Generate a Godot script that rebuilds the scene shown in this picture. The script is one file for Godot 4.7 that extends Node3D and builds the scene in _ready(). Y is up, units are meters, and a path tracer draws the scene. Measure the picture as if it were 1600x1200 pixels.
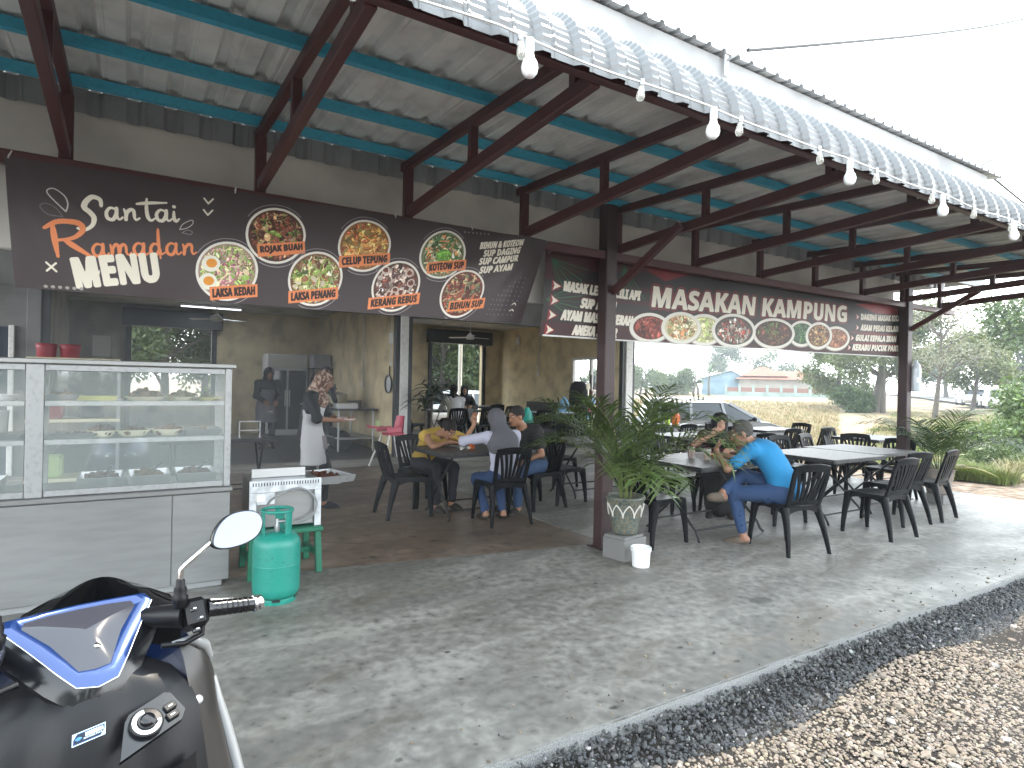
extends Node3D
# A roadside eating place: open dining shed with a metal awning, seen from the gravel forecourt.
# x runs along the shop front to the right, y up, the shop lies towards -z; units are metres.

var M := {}            # materials by name
var taken := {}        # numbers of repeated names
var rng := RandomNumberGenerator.new()

const POST_Z := -4.32      # row of awning posts
const EAVE_Z := -2.05      # lip of the curved eave
const FRONT_Z := -10.46    # front of the raised shop rooms
const BACK_Z := -16.2      # back wall of the rooms

func _ready():
	rng.seed = 7
	# ---- camera -------------------------------------------------------------
	var cam := Camera3D.new()
	cam.name = "camera"
	var yaw := deg_to_rad(31.94)
	var roll := 0.02
	var pitch := -0.001
	var right := Vector3(cos(yaw), 0, sin(yaw))
	var fwd := Vector3(sin(yaw), 0, -cos(yaw))
	var f2 := fwd * cos(pitch) + Vector3.UP * sin(pitch)
	var u2 := Vector3.UP * cos(pitch) - fwd * sin(pitch)
	var r3 := right * cos(roll) + u2 * sin(roll)
	var u3 := u2 * cos(roll) - right * sin(roll)
	cam.transform = Transform3D(Basis(r3, u3, -f2), Vector3(0, 1.48, 0))
	cam.fov = 64.01
	cam.near = 0.05
	cam.far = 900.0
	add_child(cam)
	# ---- sky, sun, exposure ---------------------------------------------------
	var env := Environment.new()
	env.background_mode = Environment.BG_SKY
	var sky := Sky.new()
	var sm := ProceduralSkyMaterial.new()
	sm.sky_top_color = Color(0.635, 0.68, 0.715)
	sm.sky_horizon_color = Color(0.975, 0.98, 0.98)
	sm.sky_curve = 0.20
	sm.ground_bottom_color = Color(0.34, 0.31, 0.27)
	sm.ground_horizon_color = Color(0.80, 0.82, 0.80)
	sm.sky_energy_multiplier = 1.9
	sm.sun_angle_max = 20.0
	var cn := FastNoiseLite.new()
	cn.seed = 4
	cn.frequency = 0.006
	cn.fractal_octaves = 5
	var ct := NoiseTexture2D.new()
	ct.width = 1024
	ct.height = 512
	ct.seamless = true
	ct.noise = cn
	var cg := Gradient.new()
	cg.offsets = PackedFloat32Array([0.0, 0.45, 0.8])
	cg.colors = PackedColorArray([Color(0, 0, 0, 0), Color(0.25, 0.25, 0.25, 0.0), Color(0.55, 0.55, 0.54, 0.7)])
	ct.color_ramp = cg
	sm.sky_cover = ct
	sm.sky_cover_modulate = Color(0.55, 0.55, 0.55, 1)
	sky.sky_material = sm
	env.sky = sky
	env.tonemap_mode = Environment.TONE_MAPPER_LINEAR
	env.tonemap_exposure = 2.55
	env.sdfgi_enabled = true
	env.ssao_enabled = true
	env.ssil_enabled = true
	env.volumetric_fog_enabled = true
	env.volumetric_fog_density = 0.0
	env.fog_enabled = true
	env.fog_density = 0.0013
	env.fog_light_color = Color(0.90, 0.94, 0.96)
	var we := WorldEnvironment.new()
	we.name = "world_environment"
	we.environment = env
	add_child(we)
	var sun := DirectionalLight3D.new()
	sun.name = "sun"
	sun.light_energy = 0.82
	sun.light_angular_distance = 0.6
	sun.light_color = Color(1.0, 0.955, 0.89)
	sun.shadow_enabled = true
	add_child(sun)
	sun.look_at_from_position(Vector3.ZERO, Vector3(-0.48, -1.0, 0.10), Vector3.FORWARD)
	# ---- the place --------------------------------------------------------------
	make_materials()
	build_ground()
	build_shop()
	build_awning()
	build_background()
	reflected_trees()
	build_furniture()
	build_case()
	build_kitchen()
	build_banners()
	build_people()
	build_scooter()
	build_plants()
	build_details()

# ================= geometry helpers =================
class Geo:
	var v := PackedVector3Array()
	var n := PackedVector3Array()
	var uv := PackedVector2Array()
	var c := PackedColorArray()
	var ix := PackedInt32Array()
	var col := Color.WHITE
	var colored := false

	func paint(k: Color):
		col = k
		colored = true
		return self

	func tri(a: Vector3, b: Vector3, d: Vector3, ua := Vector2.ZERO, ub := Vector2.ZERO, ud := Vector2.ZERO):
		var nn := (d - a).cross(b - a).normalized()
		var s := v.size()
		v.append_array(PackedVector3Array([a, b, d]))
		n.append_array(PackedVector3Array([nn, nn, nn]))
		uv.append_array(PackedVector2Array([ua, ub, ud]))
		c.append_array(PackedColorArray([col, col, col]))
		ix.append_array(PackedInt32Array([s, s + 1, s + 2]))

	func quad(a: Vector3, b: Vector3, d: Vector3, e: Vector3):
		var nn := (d - a).cross(b - a).normalized()
		if nn.length_squared() < 0.5:
			nn = (e - a).cross(d - a).normalized()
		var s := v.size()
		v.append_array(PackedVector3Array([a, b, d, e]))
		n.append_array(PackedVector3Array([nn, nn, nn, nn]))
		uv.append_array(PackedVector2Array([Vector2(0, 0), Vector2(1, 0), Vector2(1, 1), Vector2(0, 1)]))
		c.append_array(PackedColorArray([col, col, col, col]))
		ix.append_array(PackedInt32Array([s, s + 1, s + 2, s, s + 2, s + 3]))

	# a box with chamfered edges; b turns it, ch is the chamfer
	func box(at: Vector3, size: Vector3, b := Basis.IDENTITY, ch := 0.0):
		var h := size * 0.5
		if ch <= 0.0:
			var p := []
			for i in 8:
				p.append(at + b * Vector3(h.x * (1 if i & 1 else -1), h.y * (1 if i & 2 else -1), h.z * (1 if i & 4 else -1)))
			quad(p[0], p[2], p[3], p[1])
			quad(p[4], p[5], p[7], p[6])
			quad(p[0], p[1], p[5], p[4])
			quad(p[2], p[6], p[7], p[3])
			quad(p[0], p[4], p[6], p[2])
			quad(p[1], p[3], p[7], p[5])
			return self
		ch = minf(ch, minf(h.x, minf(h.y, h.z)) * 0.95)
		for ax in 3:
			for s in [-1.0, 1.0]:
				var u := (ax + 1) % 3
				var w := (ax + 2) % 3
				var q := []
				for k in [[-1, -1], [1, -1], [1, 1], [-1, 1]]:
					var o := Vector3.ZERO
					o[ax] = s * h[ax]
					o[u] = k[0] * (h[u] - ch)
					o[w] = k[1] * (h[w] - ch)
					q.append(at + b * o)
				if s > 0:
					quad(q[0], q[3], q[2], q[1])
				else:
					quad(q[0], q[1], q[2], q[3])
		for ax in 3:
			var u := (ax + 1) % 3
			var w := (ax + 2) % 3
			for su in [-1.0, 1.0]:
				for sw in [-1.0, 1.0]:
					var q := []
					for k in [[-1, 0], [1, 0], [1, 1], [-1, 1]]:
						var o := Vector3.ZERO
						o[ax] = k[0] * (h[ax] - ch)
						o[u] = su * (h[u] - (ch if k[1] == 1 else 0.0))
						o[w] = sw * (h[w] - (0.0 if k[1] == 1 else ch))
						q.append(at + b * o)
					if su * sw > 0:
						quad(q[0], q[3], q[2], q[1])
					else:
						quad(q[0], q[1], q[2], q[3])
		for i in 8:
			var s := Vector3(1 if i & 1 else -1, 1 if i & 2 else -1, 1 if i & 4 else -1)
			var a := at + b * Vector3(s.x * h.x, s.y * (h.y - ch), s.z * (h.z - ch))
			var d := at + b * Vector3(s.x * (h.x - ch), s.y * h.y, s.z * (h.z - ch))
			var e := at + b * Vector3(s.x * (h.x - ch), s.y * (h.y - ch), s.z * h.z)
			if s.x * s.y * s.z > 0:
				tri(a, e, d)
			else:
				tri(a, d, e)
		return self

	# a bar of rectangular section from a to e
	func bar(a: Vector3, e: Vector3, w: float, h: float, up := Vector3.UP, ch := 0.0):
		var z := (e - a).normalized()
		var x := up.cross(z)
		if x.length() < 0.01:
			x = Vector3.RIGHT.cross(z)
		x = x.normalized()
		box((a + e) * 0.5, Vector3(w, h, a.distance_to(e)), Basis(x, z.cross(x), z), ch)
		return self

	# a smooth sheet through rows of points
	func grid(rows: Array, wrap := false, uvs := Vector2.ONE, flip := false):
		var nr := rows.size()
		var nc: int = rows[0].size()
		var s := v.size()
		var cols := nc + (1 if wrap else 0)
		for r in nr:
			for k in cols:
				v.append(rows[r][k % nc])
				n.append(Vector3.ZERO)
				uv.append(Vector2(float(k) / maxf(1, cols - 1), float(r) / maxf(1, nr - 1)) * uvs)
				c.append(col)
		var acc := PackedVector3Array()
		acc.resize(nr * cols)
		for r in nr - 1:
			for k in cols - 1:
				var a := r * cols + k
				var q := [a, a + 1, a + cols + 1, a + cols]
				if flip:
					q = [a, a + cols, a + cols + 1, a + 1]
				var f := (v[s + q[2]] - v[s + q[0]]).cross(v[s + q[1]] - v[s + q[0]]) + (v[s + q[3]] - v[s + q[0]]).cross(v[s + q[2]] - v[s + q[0]])
				for m in q:
					acc[m] += f
				ix.append_array(PackedInt32Array([s + q[0], s + q[1], s + q[2], s + q[0], s + q[2], s + q[3]]))
		if wrap:
			for r in nr:
				var t := acc[r * cols] + acc[r * cols + cols - 1]
				acc[r * cols] = t
				acc[r * cols + cols - 1] = t
		for i in nr * cols:
			var l := acc[i].length()
			n[s + i] = acc[i] / l if l > 1e-12 else Vector3.UP
		return self

	func fan(ring: Array, flip := false):
		var mid := Vector3.ZERO
		for p in ring:
			mid += p
		mid /= ring.size()
		for i in ring.size():
			var a: Vector3 = ring[i]
			var b: Vector3 = ring[(i + 1) % ring.size()]
			if flip:
				tri(mid, b, a)
			else:
				tri(mid, a, b)
		return self

	# rings of points joined smoothly, ends closed
	func loft(rings: Array, caps := true, flip := false):
		grid(rings, true, Vector2.ONE, flip)
		if caps:
			fan(rings[0], not flip)
			fan(rings[-1], flip)
		return self

	func tube(pts: Array, rad, sides := 8, caps := true):
		var rings := []
		var up := Vector3.UP
		var last := Vector3.ZERO
		for i in pts.size():
			var a: Vector3 = pts[maxi(0, i - 1)]
			var b: Vector3 = pts[mini(pts.size() - 1, i + 1)]
			var t := (b - a).normalized()
			if i == 0:
				up = Vector3.UP if absf(t.y) < 0.9 else Vector3.RIGHT
				up = (up - t * up.dot(t)).normalized()
			else:
				up = (up - t * up.dot(t)).normalized()
			last = t
			var x := t.cross(up)
			var rr: float = rad if not rad is Array else rad[i]
			var ring := []
			for k in sides:
				var an := TAU * k / sides
				ring.append(pts[i] + (x * cos(an) + up * sin(an)) * rr)
			rings.append(ring)
		loft(rings, caps, true)
		return self

	# profile of (radius, height) spun about the y axis
	func lathe(prof: Array, sides := 24, at := Vector3.ZERO, b := Basis.IDENTITY):
		var rings := []
		for p in prof:
			var ring := []
			for k in sides:
				var an := TAU * k / sides
				ring.append(at + b * Vector3(cos(an) * p.x, p.y, sin(an) * p.x))
			rings.append(ring)
		grid(rings, true)
		return self

	# polygon in the xy plane pulled along z from z0 to z1, placed by t
	func prism(poly: PackedVector2Array, z0: float, z1: float, t := Transform3D.IDENTITY):
		var tr := Geometry2D.triangulate_polygon(poly)
		var cc := Geometry2D.is_polygon_clockwise(poly)
		for i in range(0, tr.size(), 3):
			var a := poly[tr[i]]
			var b := poly[tr[i + 1]]
			var d := poly[tr[i + 2]]
			if (b - a).cross(d - a) < 0:
				var tmp := b
				b = d
				d = tmp
			tri(t * Vector3(a.x, a.y, z1), t * Vector3(d.x, d.y, z1), t * Vector3(b.x, b.y, z1), a, d, b)
			tri(t * Vector3(a.x, a.y, z0), t * Vector3(b.x, b.y, z0), t * Vector3(d.x, d.y, z0), a, b, d)
		for i in poly.size():
			var a := poly[i]
			var b := poly[(i + 1) % poly.size()]
			if cc:
				quad(t * Vector3(a.x, a.y, z0), t * Vector3(b.x, b.y, z0), t * Vector3(b.x, b.y, z1), t * Vector3(a.x, a.y, z1))
			else:
				quad(t * Vector3(a.x, a.y, z1), t * Vector3(b.x, b.y, z1), t * Vector3(b.x, b.y, z0), t * Vector3(a.x, a.y, z0))
		return self

	func ball(at: Vector3, r: Vector3, sides := 12, stacks := 8, b := Basis.IDENTITY):
		var rings := []
		for i in stacks + 1:
			var ph := PI * i / stacks
			var ring := []
			for k in sides:
				var an := TAU * k / sides
				ring.append(at + b * Vector3(sin(ph) * cos(an) * r.x, -cos(ph) * r.y, sin(ph) * sin(an) * r.z))
			rings.append(ring)
		grid(rings, true)
		return self

	func mesh() -> ArrayMesh:
		var ar := []
		ar.resize(Mesh.ARRAY_MAX)
		ar[Mesh.ARRAY_VERTEX] = v
		ar[Mesh.ARRAY_NORMAL] = n
		ar[Mesh.ARRAY_TEX_UV] = uv
		if colored:
			ar[Mesh.ARRAY_COLOR] = c
		ar[Mesh.ARRAY_INDEX] = ix
		var m := ArrayMesh.new()
		m.add_surface_from_arrays(Mesh.PRIMITIVE_TRIANGLES, ar)
		return m

func numbered(called: String) -> String:
	var k: int = taken.get(called, 0)
	taken[called] = k + 1
	return called if k == 0 else "%s_%03d" % [called, k]

func tag(o: Node3D, label := "", category := "", group := "", kind := ""):
	if label: o.set_meta("label", label)
	if category: o.set_meta("category", category)
	if group: o.set_meta("group", group)
	if kind: o.set_meta("kind", kind)
	return o

func thing(called: String, label: String, category: String, at := Vector3.ZERO, turn := 0.0, group := "") -> Node3D:
	var o := Node3D.new()
	o.name = numbered(called)
	add_child(o)
	o.position = at
	o.rotation.y = turn
	tag(o, label, category, group)
	return o

func put(mesh: Mesh, called: String, m: Material, parent: Node3D, at := Vector3.ZERO) -> MeshInstance3D:
	var o := MeshInstance3D.new()
	o.mesh = mesh
	o.name = called
	o.material_override = m
	o.position = at
	o.cast_shadow = GeometryInstance3D.SHADOW_CASTING_SETTING_ON
	parent.add_child(o, true)
	return o

func part(g: Geo, called: String, m: Material, parent: Node3D) -> MeshInstance3D:
	return put(g.mesh(), called, m, parent)

# a thing that is one mesh
func solo(g: Geo, called: String, m: Material, label: String, category: String, group := "", at := Vector3.ZERO, turn := 0.0) -> MeshInstance3D:
	var o := put(g.mesh(), numbered(called), m, self, at)
	o.rotation.y = turn
	tag(o, label, category, group)
	return o

func struct(g: Geo, called: String, m: Material) -> MeshInstance3D:
	var o := put(g.mesh(), called, m, self)
	tag(o, "", "", "", "structure")
	return o

func copy_of(o: Node3D, label := "", at := Vector3.ZERO, turn := 0.0) -> Node3D:
	var base := String(o.name)
	var c: Node3D = o.duplicate()
	var r := RegEx.create_from_string("_\\d\\d\\d$")
	c.name = numbered(r.sub(base, ""))
	add_child(c)
	c.position = at
	c.rotation.y = turn
	if label: c.set_meta("label", label)
	return c

func swarm(mesh: Mesh, m: Material, called: String, parent: Node3D, xf: Array, cols: Array) -> MultiMeshInstance3D:
	var mm := MultiMesh.new()
	mm.transform_format = MultiMesh.TRANSFORM_3D
	mm.use_colors = cols.size() > 0
	mm.mesh = mesh
	mm.instance_count = xf.size()
	for i in xf.size():
		mm.set_instance_transform(i, xf[i])
		if cols.size():
			mm.set_instance_color(i, cols[i])
	var o := MultiMeshInstance3D.new()
	o.multimesh = mm
	o.material_override = m
	o.name = called
	parent.add_child(o, true)
	return o

func rr(a: float, b: float) -> float:
	return rng.randf_range(a, b)

# ================= material helpers =================
func lin(r: float, g: float, b: float) -> Color:
	return Color(r, g, b).linear_to_srgb()

func noise(freq: float, oct := 4, sd := 1, kind := FastNoiseLite.TYPE_SIMPLEX_SMOOTH) -> FastNoiseLite:
	var f := FastNoiseLite.new()
	f.seed = sd
	f.noise_type = kind
	f.frequency = freq
	f.fractal_octaves = oct
	return f

func ntex(freq: float, oct: int, offs: Array, cols: Array, sd := 1, size := 512) -> NoiseTexture2D:
	var t := NoiseTexture2D.new()
	t.width = size
	t.height = size
	t.seamless = true
	t.noise = noise(freq, oct, sd)
	var g := Gradient.new()
	g.offsets = PackedFloat32Array(offs)
	g.colors = PackedColorArray(cols)
	t.color_ramp = g
	return t

func grey(a: float) -> Color:
	return Color(a, a, a)

func mat(called: String, k: Color, rough := 0.7, metal := 0.0) -> StandardMaterial3D:
	var m := StandardMaterial3D.new()
	m.resource_name = called
	m.albedo_color = k
	m.roughness = rough
	m.metallic = metal
	M[called] = m
	return m

# uneven colour and fine relief laid on in world space
func worn(m: StandardMaterial3D, tex: Texture2D, scale: float, bump: Texture2D = null, relief := 0.0, world := true):
	m.albedo_texture = tex
	m.uv1_triplanar = true
	m.uv1_world_triplanar = world
	m.uv1_scale = Vector3.ONE * scale
	if bump:
		m.heightmap_enabled = true
		m.heightmap_texture = bump
		m.heightmap_scale = relief
	return m

# ================= materials =================
func make_materials():
	var fine := ntex(0.09, 4, [0.0, 0.5, 1.0], [grey(0.78), grey(0.92), grey(1.0)], 3)
	var blot := ntex(0.012, 5, [0.2, 0.45, 0.6, 0.85], [grey(0.84), grey(0.93), grey(0.96), grey(1.0)], 9)
	var speck := ntex(0.2, 3, [0.2, 0.5, 0.8], [grey(0.35), grey(0.6), grey(0.85)], 21)
	var scuff := ntex(0.035, 5, [0.0, 0.28, 0.5, 1.0], [grey(0.86), grey(0.96), grey(1.0), grey(1.0)], 31)
	M.fine_tex = fine
	M.blot_tex = blot
	M.speck_tex = speck
	# building
	worn(mat("plaster", lin(0.80, 0.77, 0.72), 0.85), blot, 0.16, fine, 0.15)
	worn(mat("dimmed_plaster", lin(0.36, 0.365, 0.37), 0.8), blot, 0.12)  # front wall above the awning, colour darkened to offset open sky light
	worn(mat("yellow_plaster", lin(0.76, 0.64, 0.41), 0.8), blot, 0.25, fine, 0.15)
	worn(mat("kitchen_plaster", lin(0.46, 0.44, 0.37), 0.8), blot, 0.25, fine, 0.15)
	worn(mat("grey_wall", lin(0.20, 0.20, 0.20), 0.85), blot, 0.25, fine, 0.15)
	worn(mat("ceiling_white", lin(0.66, 0.66, 0.64), 0.9), blot, 0.2)
	worn(mat("white_paint", lin(0.74, 0.74, 0.72), 0.6), scuff, 0.6)
	worn(mat("maroon_steel", lin(0.075, 0.017, 0.018), 0.45), scuff, 0.8)
	worn(mat("post_steel", lin(0.036, 0.015, 0.016), 0.5), scuff, 0.8)
	worn(mat("blue_steel", lin(0.03, 0.33, 0.48), 0.45), scuff, 1.4)
	worn(mat("shutter_steel", lin(0.055, 0.058, 0.062), 0.5, 0.3), scuff, 0.8)
	var rs := mat("roof_metal", lin(0.80, 0.77, 0.74), 0.42, 0.08)
	worn(rs, ntex(0.02, 5, [0.15, 0.5, 0.9], [grey(0.86), grey(0.95), grey(1.0)], 15), 0.35)
	rs.roughness_texture = ntex(0.05, 3, [0.0, 1.0], [grey(0.65), grey(1.0)], 19)
	worn(mat("dimmed_eave_metal", lin(0.165, 0.167, 0.168), 0.40, 0.40), blot, 0.5)  # outer coat of the sheets, darkened to offset sun on the eave
	var ro := mat("old_roof_metal", lin(0.36, 0.37, 0.38), 0.5, 0.4)
	worn(ro, blot, 0.3)
	# metals and plastics
	var st := mat("stainless", lin(0.40, 0.403, 0.406), 0.34, 0.85)
	st.albedo_texture = ntex(0.014, 5, [0.2, 0.6, 0.9], [grey(0.95), grey(0.985), grey(1.0)], 41)
	st.uv1_triplanar = true
	st.uv1_world_triplanar = true
	st.uv1_scale = Vector3(0.35, 2.2, 0.35)
	st.roughness_texture = ntex(0.03, 4, [0.0, 1.0], [grey(0.86), grey(1.0)], 43)
	mat("aluminium", lin(0.38, 0.385, 0.39), 0.4, 0.6)
	worn(M.aluminium, scuff, 1.2)
	mat("chrome", lin(0.80, 0.80, 0.81), 0.12, 1.0)
	mat("dull_steel", lin(0.42, 0.43, 0.44), 0.4, 0.8)
	mat("black_steel", lin(0.018, 0.018, 0.019), 0.42, 0.2)
	var bp := mat("black_plastic", lin(0.010, 0.0105, 0.0125), 0.48)
	bp.metallic_specular = 0.25
	bp.roughness_texture = ntex(0.02, 5, [0.2, 0.8], [grey(0.75), grey(1.0)], 55)
	worn(bp, ntex(0.03, 5, [0.3, 0.55, 0.8], [grey(0.7), grey(0.9), grey(1.0)], 57), 1.6, null, 0.0, false)
	var tt := mat("table_laminate", lin(0.075, 0.072, 0.069), 0.46)
	worn(tt, ntex(0.03, 5, [0.15, 0.5, 0.85], [grey(0.55), grey(0.82), grey(1.0)], 61), 0.9)
	mat("table_edge", lin(0.03, 0.03, 0.032), 0.4)
	mat("pale_table", lin(0.42, 0.52, 0.62), 0.4)
	mat("white_plastic", lin(0.74, 0.75, 0.75), 0.4)
	mat("pink_plastic", lin(0.62, 0.10, 0.16), 0.4)
	mat("red_plastic", lin(0.26, 0.02, 0.035), 0.4)
	mat("orange_plastic", lin(0.85, 0.20, 0.05), 0.4)
	mat("green_plastic", lin(0.38, 0.52, 0.22), 0.45)
	mat("lime_plastic", lin(0.55, 0.72, 0.10), 0.4)
	mat("teal_bag", lin(0.02, 0.42, 0.34), 0.45)
	mat("blue_bag", lin(0.20, 0.42, 0.68), 0.45)
	mat("dark_cloth", lin(0.02, 0.02, 0.024), 0.85)
	mat("paper", lin(0.75, 0.74, 0.70), 0.8)
	mat("rope", lin(0.55, 0.5, 0.42), 0.9)
	mat("cable", lin(0.70, 0.70, 0.68), 0.6)
	mat("black_cable", lin(0.02, 0.02, 0.02), 0.6)
	var gl := mat("case_glass", Color(0.88, 0.93, 0.92, 0.10), 0.02)
	gl.transparency = BaseMaterial3D.TRANSPARENCY_ALPHA
	var bg := mat("bulb_glass", Color(0.96, 0.95, 0.90, 0.16), 0.03)
	bg.transparency = BaseMaterial3D.TRANSPARENCY_ALPHA
	var lcd := mat("led_globe", lin(0.85, 0.86, 0.86), 0.35)
	lcd.subsurf_scatter_enabled = true
	lcd.subsurf_scatter_strength = 0.2
	var te := mat("tube_glow", lin(0.9, 0.92, 0.95), 0.4)
	te.emission_enabled = true
	te.emission = Color(0.95, 0.98, 1.0)
	te.emission_energy_multiplier = 1.1
	# gas cylinder, stool
	worn(mat("cylinder_green", lin(0.012, 0.215, 0.165), 0.42), ntex(0.05, 5, [0.08, 0.17, 0.24, 0.9], [Color(0.5, 0.42, 0.36), grey(0.85), grey(0.97), grey(1.0)], 71), 1.1, null, 0.0, false)
	worn(mat("green_paint", lin(0.012, 0.13, 0.075), 0.45), scuff, 1.3)
	# food
	worn(mat("fried_food", lin(0.30, 0.075, 0.02), 0.5), speck, 6.0, speck, 1.2)
	worn(mat("curry_food", lin(0.45, 0.22, 0.05), 0.4), speck, 7.0, speck, 1.0)
	worn(mat("pale_food", lin(0.72, 0.60, 0.30), 0.5), speck, 7.0, speck, 1.0)
	mat("dark_liquid", lin(0.16, 0.015, 0.01), 0.1)
	mat("milk_tea", lin(0.30, 0.15, 0.10), 0.2)
	mat("cream_ware", lin(0.70, 0.66, 0.48), 0.25)
	mat("yellow_ware", lin(0.62, 0.60, 0.22), 0.3)
	mat("dark_ware", lin(0.05, 0.05, 0.055), 0.3)
	# ground
	worn(mat("gravel_bed", lin(0.13, 0.104, 0.082), 0.95), speck, 2.2, speck, 3.0)
	worn(mat("soil", lin(0.27, 0.22, 0.175), 0.95), ntex(0.03, 5, [0.2, 0.5, 0.8], [Color(0.6, 0.55, 0.5), Color(0.85, 0.8, 0.75), Color(1, 1, 1)], 81), 0.25, speck, 2.0)
	worn(mat("asphalt", lin(0.16, 0.16, 0.16), 0.9), fine, 0.8)
	for k in ["stone", "leaf", "grass_blade", "straw_blade", "tinted", "tinted_cloth"]:
		var t := mat(k, Color.WHITE, 0.85 if k != "leaf" else 0.5)
		t.vertex_color_use_as_albedo = true
	M.leaf.albedo_color = lin(0.58, 0.58, 0.58)
	M.grass_blade.albedo_color = lin(0.62, 0.62, 0.62)
	M.leaf.backlight_enabled = true
	M.leaf.backlight = Color(0.55, 0.6, 0.35)
	M.grass_blade.backlight_enabled = true
	M.grass_blade.backlight = Color(0.5, 0.55, 0.3)
	worn(mat("bark", lin(0.17, 0.145, 0.12), 0.95), ntex(0.05, 5, [0.2, 0.5, 0.8], [grey(0.5), grey(0.8), grey(1.0)], 91), 1.2, speck, 2.0)
	# far houses
	worn(mat("blue_house", lin(0.18, 0.27, 0.33), 0.8), blot, 0.1)
	worn(mat("mint_wall", lin(0.24, 0.30, 0.275), 0.8), blot, 0.1)
	worn(mat("cream_house", lin(0.26, 0.235, 0.20), 0.8), blot, 0.1)
	worn(mat("tile_roof", lin(0.235, 0.075, 0.04), 0.8), blot, 0.2)
	worn(mat("grey_roof", lin(0.30, 0.33, 0.36), 0.6), blot, 0.2)
	mat("dark_glass", lin(0.02, 0.024, 0.028), 0.06)
	mat("brown_fence", lin(0.16, 0.07, 0.05), 0.7)
	# car
	var cp := mat("car_silver", lin(0.11, 0.113, 0.118), 0.35, 0.6)
	cp.clearcoat_enabled = true
	cp.clearcoat = 0.8
	mat("tyre", lin(0.02, 0.02, 0.02), 0.8)
	mat("car_white", lin(0.72, 0.72, 0.72), 0.3)

func shade(base: Vector3, amount: float) -> Color:
	var k := 1.0 + rr(-amount, amount)
	return Color(clampf(base.x * k * (1.0 + rr(-0.06, 0.06)), 0, 1), clampf(base.y * k, 0, 1), clampf(base.z * k * (1.0 + rr(-0.08, 0.08)), 0, 1))

# ================= ground, shop, awning =================
func concrete_image(w: int, h: int, light: Vector3, dark: Vector3, brown: Vector3, streak: float, cracks: bool, sd: int) -> ImageTexture:
	var hw := w / 2
	var big := noise(0.0055, 5, sd).get_image(hw, h).get_data()
	var mid := noise(0.02, 6, sd + 1).get_image(hw, h).get_data()
	var fin := noise(0.09, 4, sd + 2).get_image(w, h).get_data()
	var an := noise(0.012, 4, sd + 3).get_image(w / 5, h).get_data()
	var im := Image.create(w, h, false, Image.FORMAT_RGB8)
	var out := PackedByteArray()
	out.resize(w * h * 3)
	var aw := w / 5
	for y in h:
		for x in w:
			var i := y * w + x
			var j := y * hw + mini(hw - 1, ((x + y / 2) / 2) % hw)
			var b := big[j] / 255.0
			var m := mid[j] / 255.0
			var f := fin[i] / 255.0
			var s := an[y * aw + mini(aw - 1, (x + y * 2 / 3) / 5 % aw)] / 255.0
			var t := clampf(0.5 + (b - 0.5) * 1.5 + (m - 0.5) * 0.8 + (s - 0.5) * streak + (f - 0.5) * 0.6, 0.0, 1.0)
			t = t * t * (3.0 - 2.0 * t)
			var p := dark.lerp(light, t)
			p = p.lerp(brown, clampf((m - 0.56) * 2.4 * (1.0 - t), 0.0, 0.5))
			var k := 0.90 + 0.2 * (f - 0.5) * 2.0 * 0.55 + 0.08 * s
			if f < 0.20:
				k *= 0.86
			var sn := m * 0.55 + b * 0.3 + f * 0.15
			k *= 1.0 - 0.16 * smoothstep(0.56, 0.61, sn)
			out[i * 3] = clampi(int(p.x * k * 255.0), 0, 255)
			out[i * 3 + 1] = clampi(int(p.y * k * 255.0), 0, 255)
			out[i * 3 + 2] = clampi(int(p.z * k * 255.0), 0, 255)
	im.set_data(w, h, false, Image.FORMAT_RGB8, out)
	if cracks:
		var r := RandomNumberGenerator.new()
		r.seed = sd
		for q in 34:      # hairline cracks and trowel marks
			var p := Vector2(r.randf() * w, r.randf() * h)
			var a := r.randf_range(-0.35, 0.2) if q > 9 else r.randf_range(-0.06, 0.04)
			for k in r.randi_range(60, 260) if q > 9 else 900:
				a += r.randf_range(-0.12, 0.12) if q > 9 else r.randf_range(-0.02, 0.02) - a * 0.02
				p += Vector2(cos(a), sin(a))
				if p.x > 2 and p.y > 2 and p.x < w - 3 and p.y < h - 3:
					im.set_pixel(int(p.x), int(p.y), im.get_pixel(int(p.x), int(p.y)) * (0.72 if q % 3 else 1.14))
		for q in 260:     # drips, gum and oil spots
			var p := Vector2(r.randf() * w, r.randf() * h)
			var ra := r.randf_range(0.6, 2.0) if q > 10 else r.randf_range(4.0, 9.0)
			var dk := r.randf_range(0.45, 0.8) if q > 10 else 0.8
			for yy in range(int(-ra), int(ra) + 1):
				for xx in range(int(-ra * 1.4), int(ra * 1.4) + 1):
					var u := Vector2(xx / 1.4, yy)
					if u.length() <= ra * r.randf_range(0.75, 1.0):
						var px := clampi(int(p.x) + xx, 0, w - 1)
						var py := clampi(int(p.y) + yy, 0, h - 1)
						var kk := im.get_pixel(px, py)
						im.set_pixel(px, py, Color(kk.r * dk, kk.g * dk, kk.b * dk))
	return ImageTexture.create_from_image(im)

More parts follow.
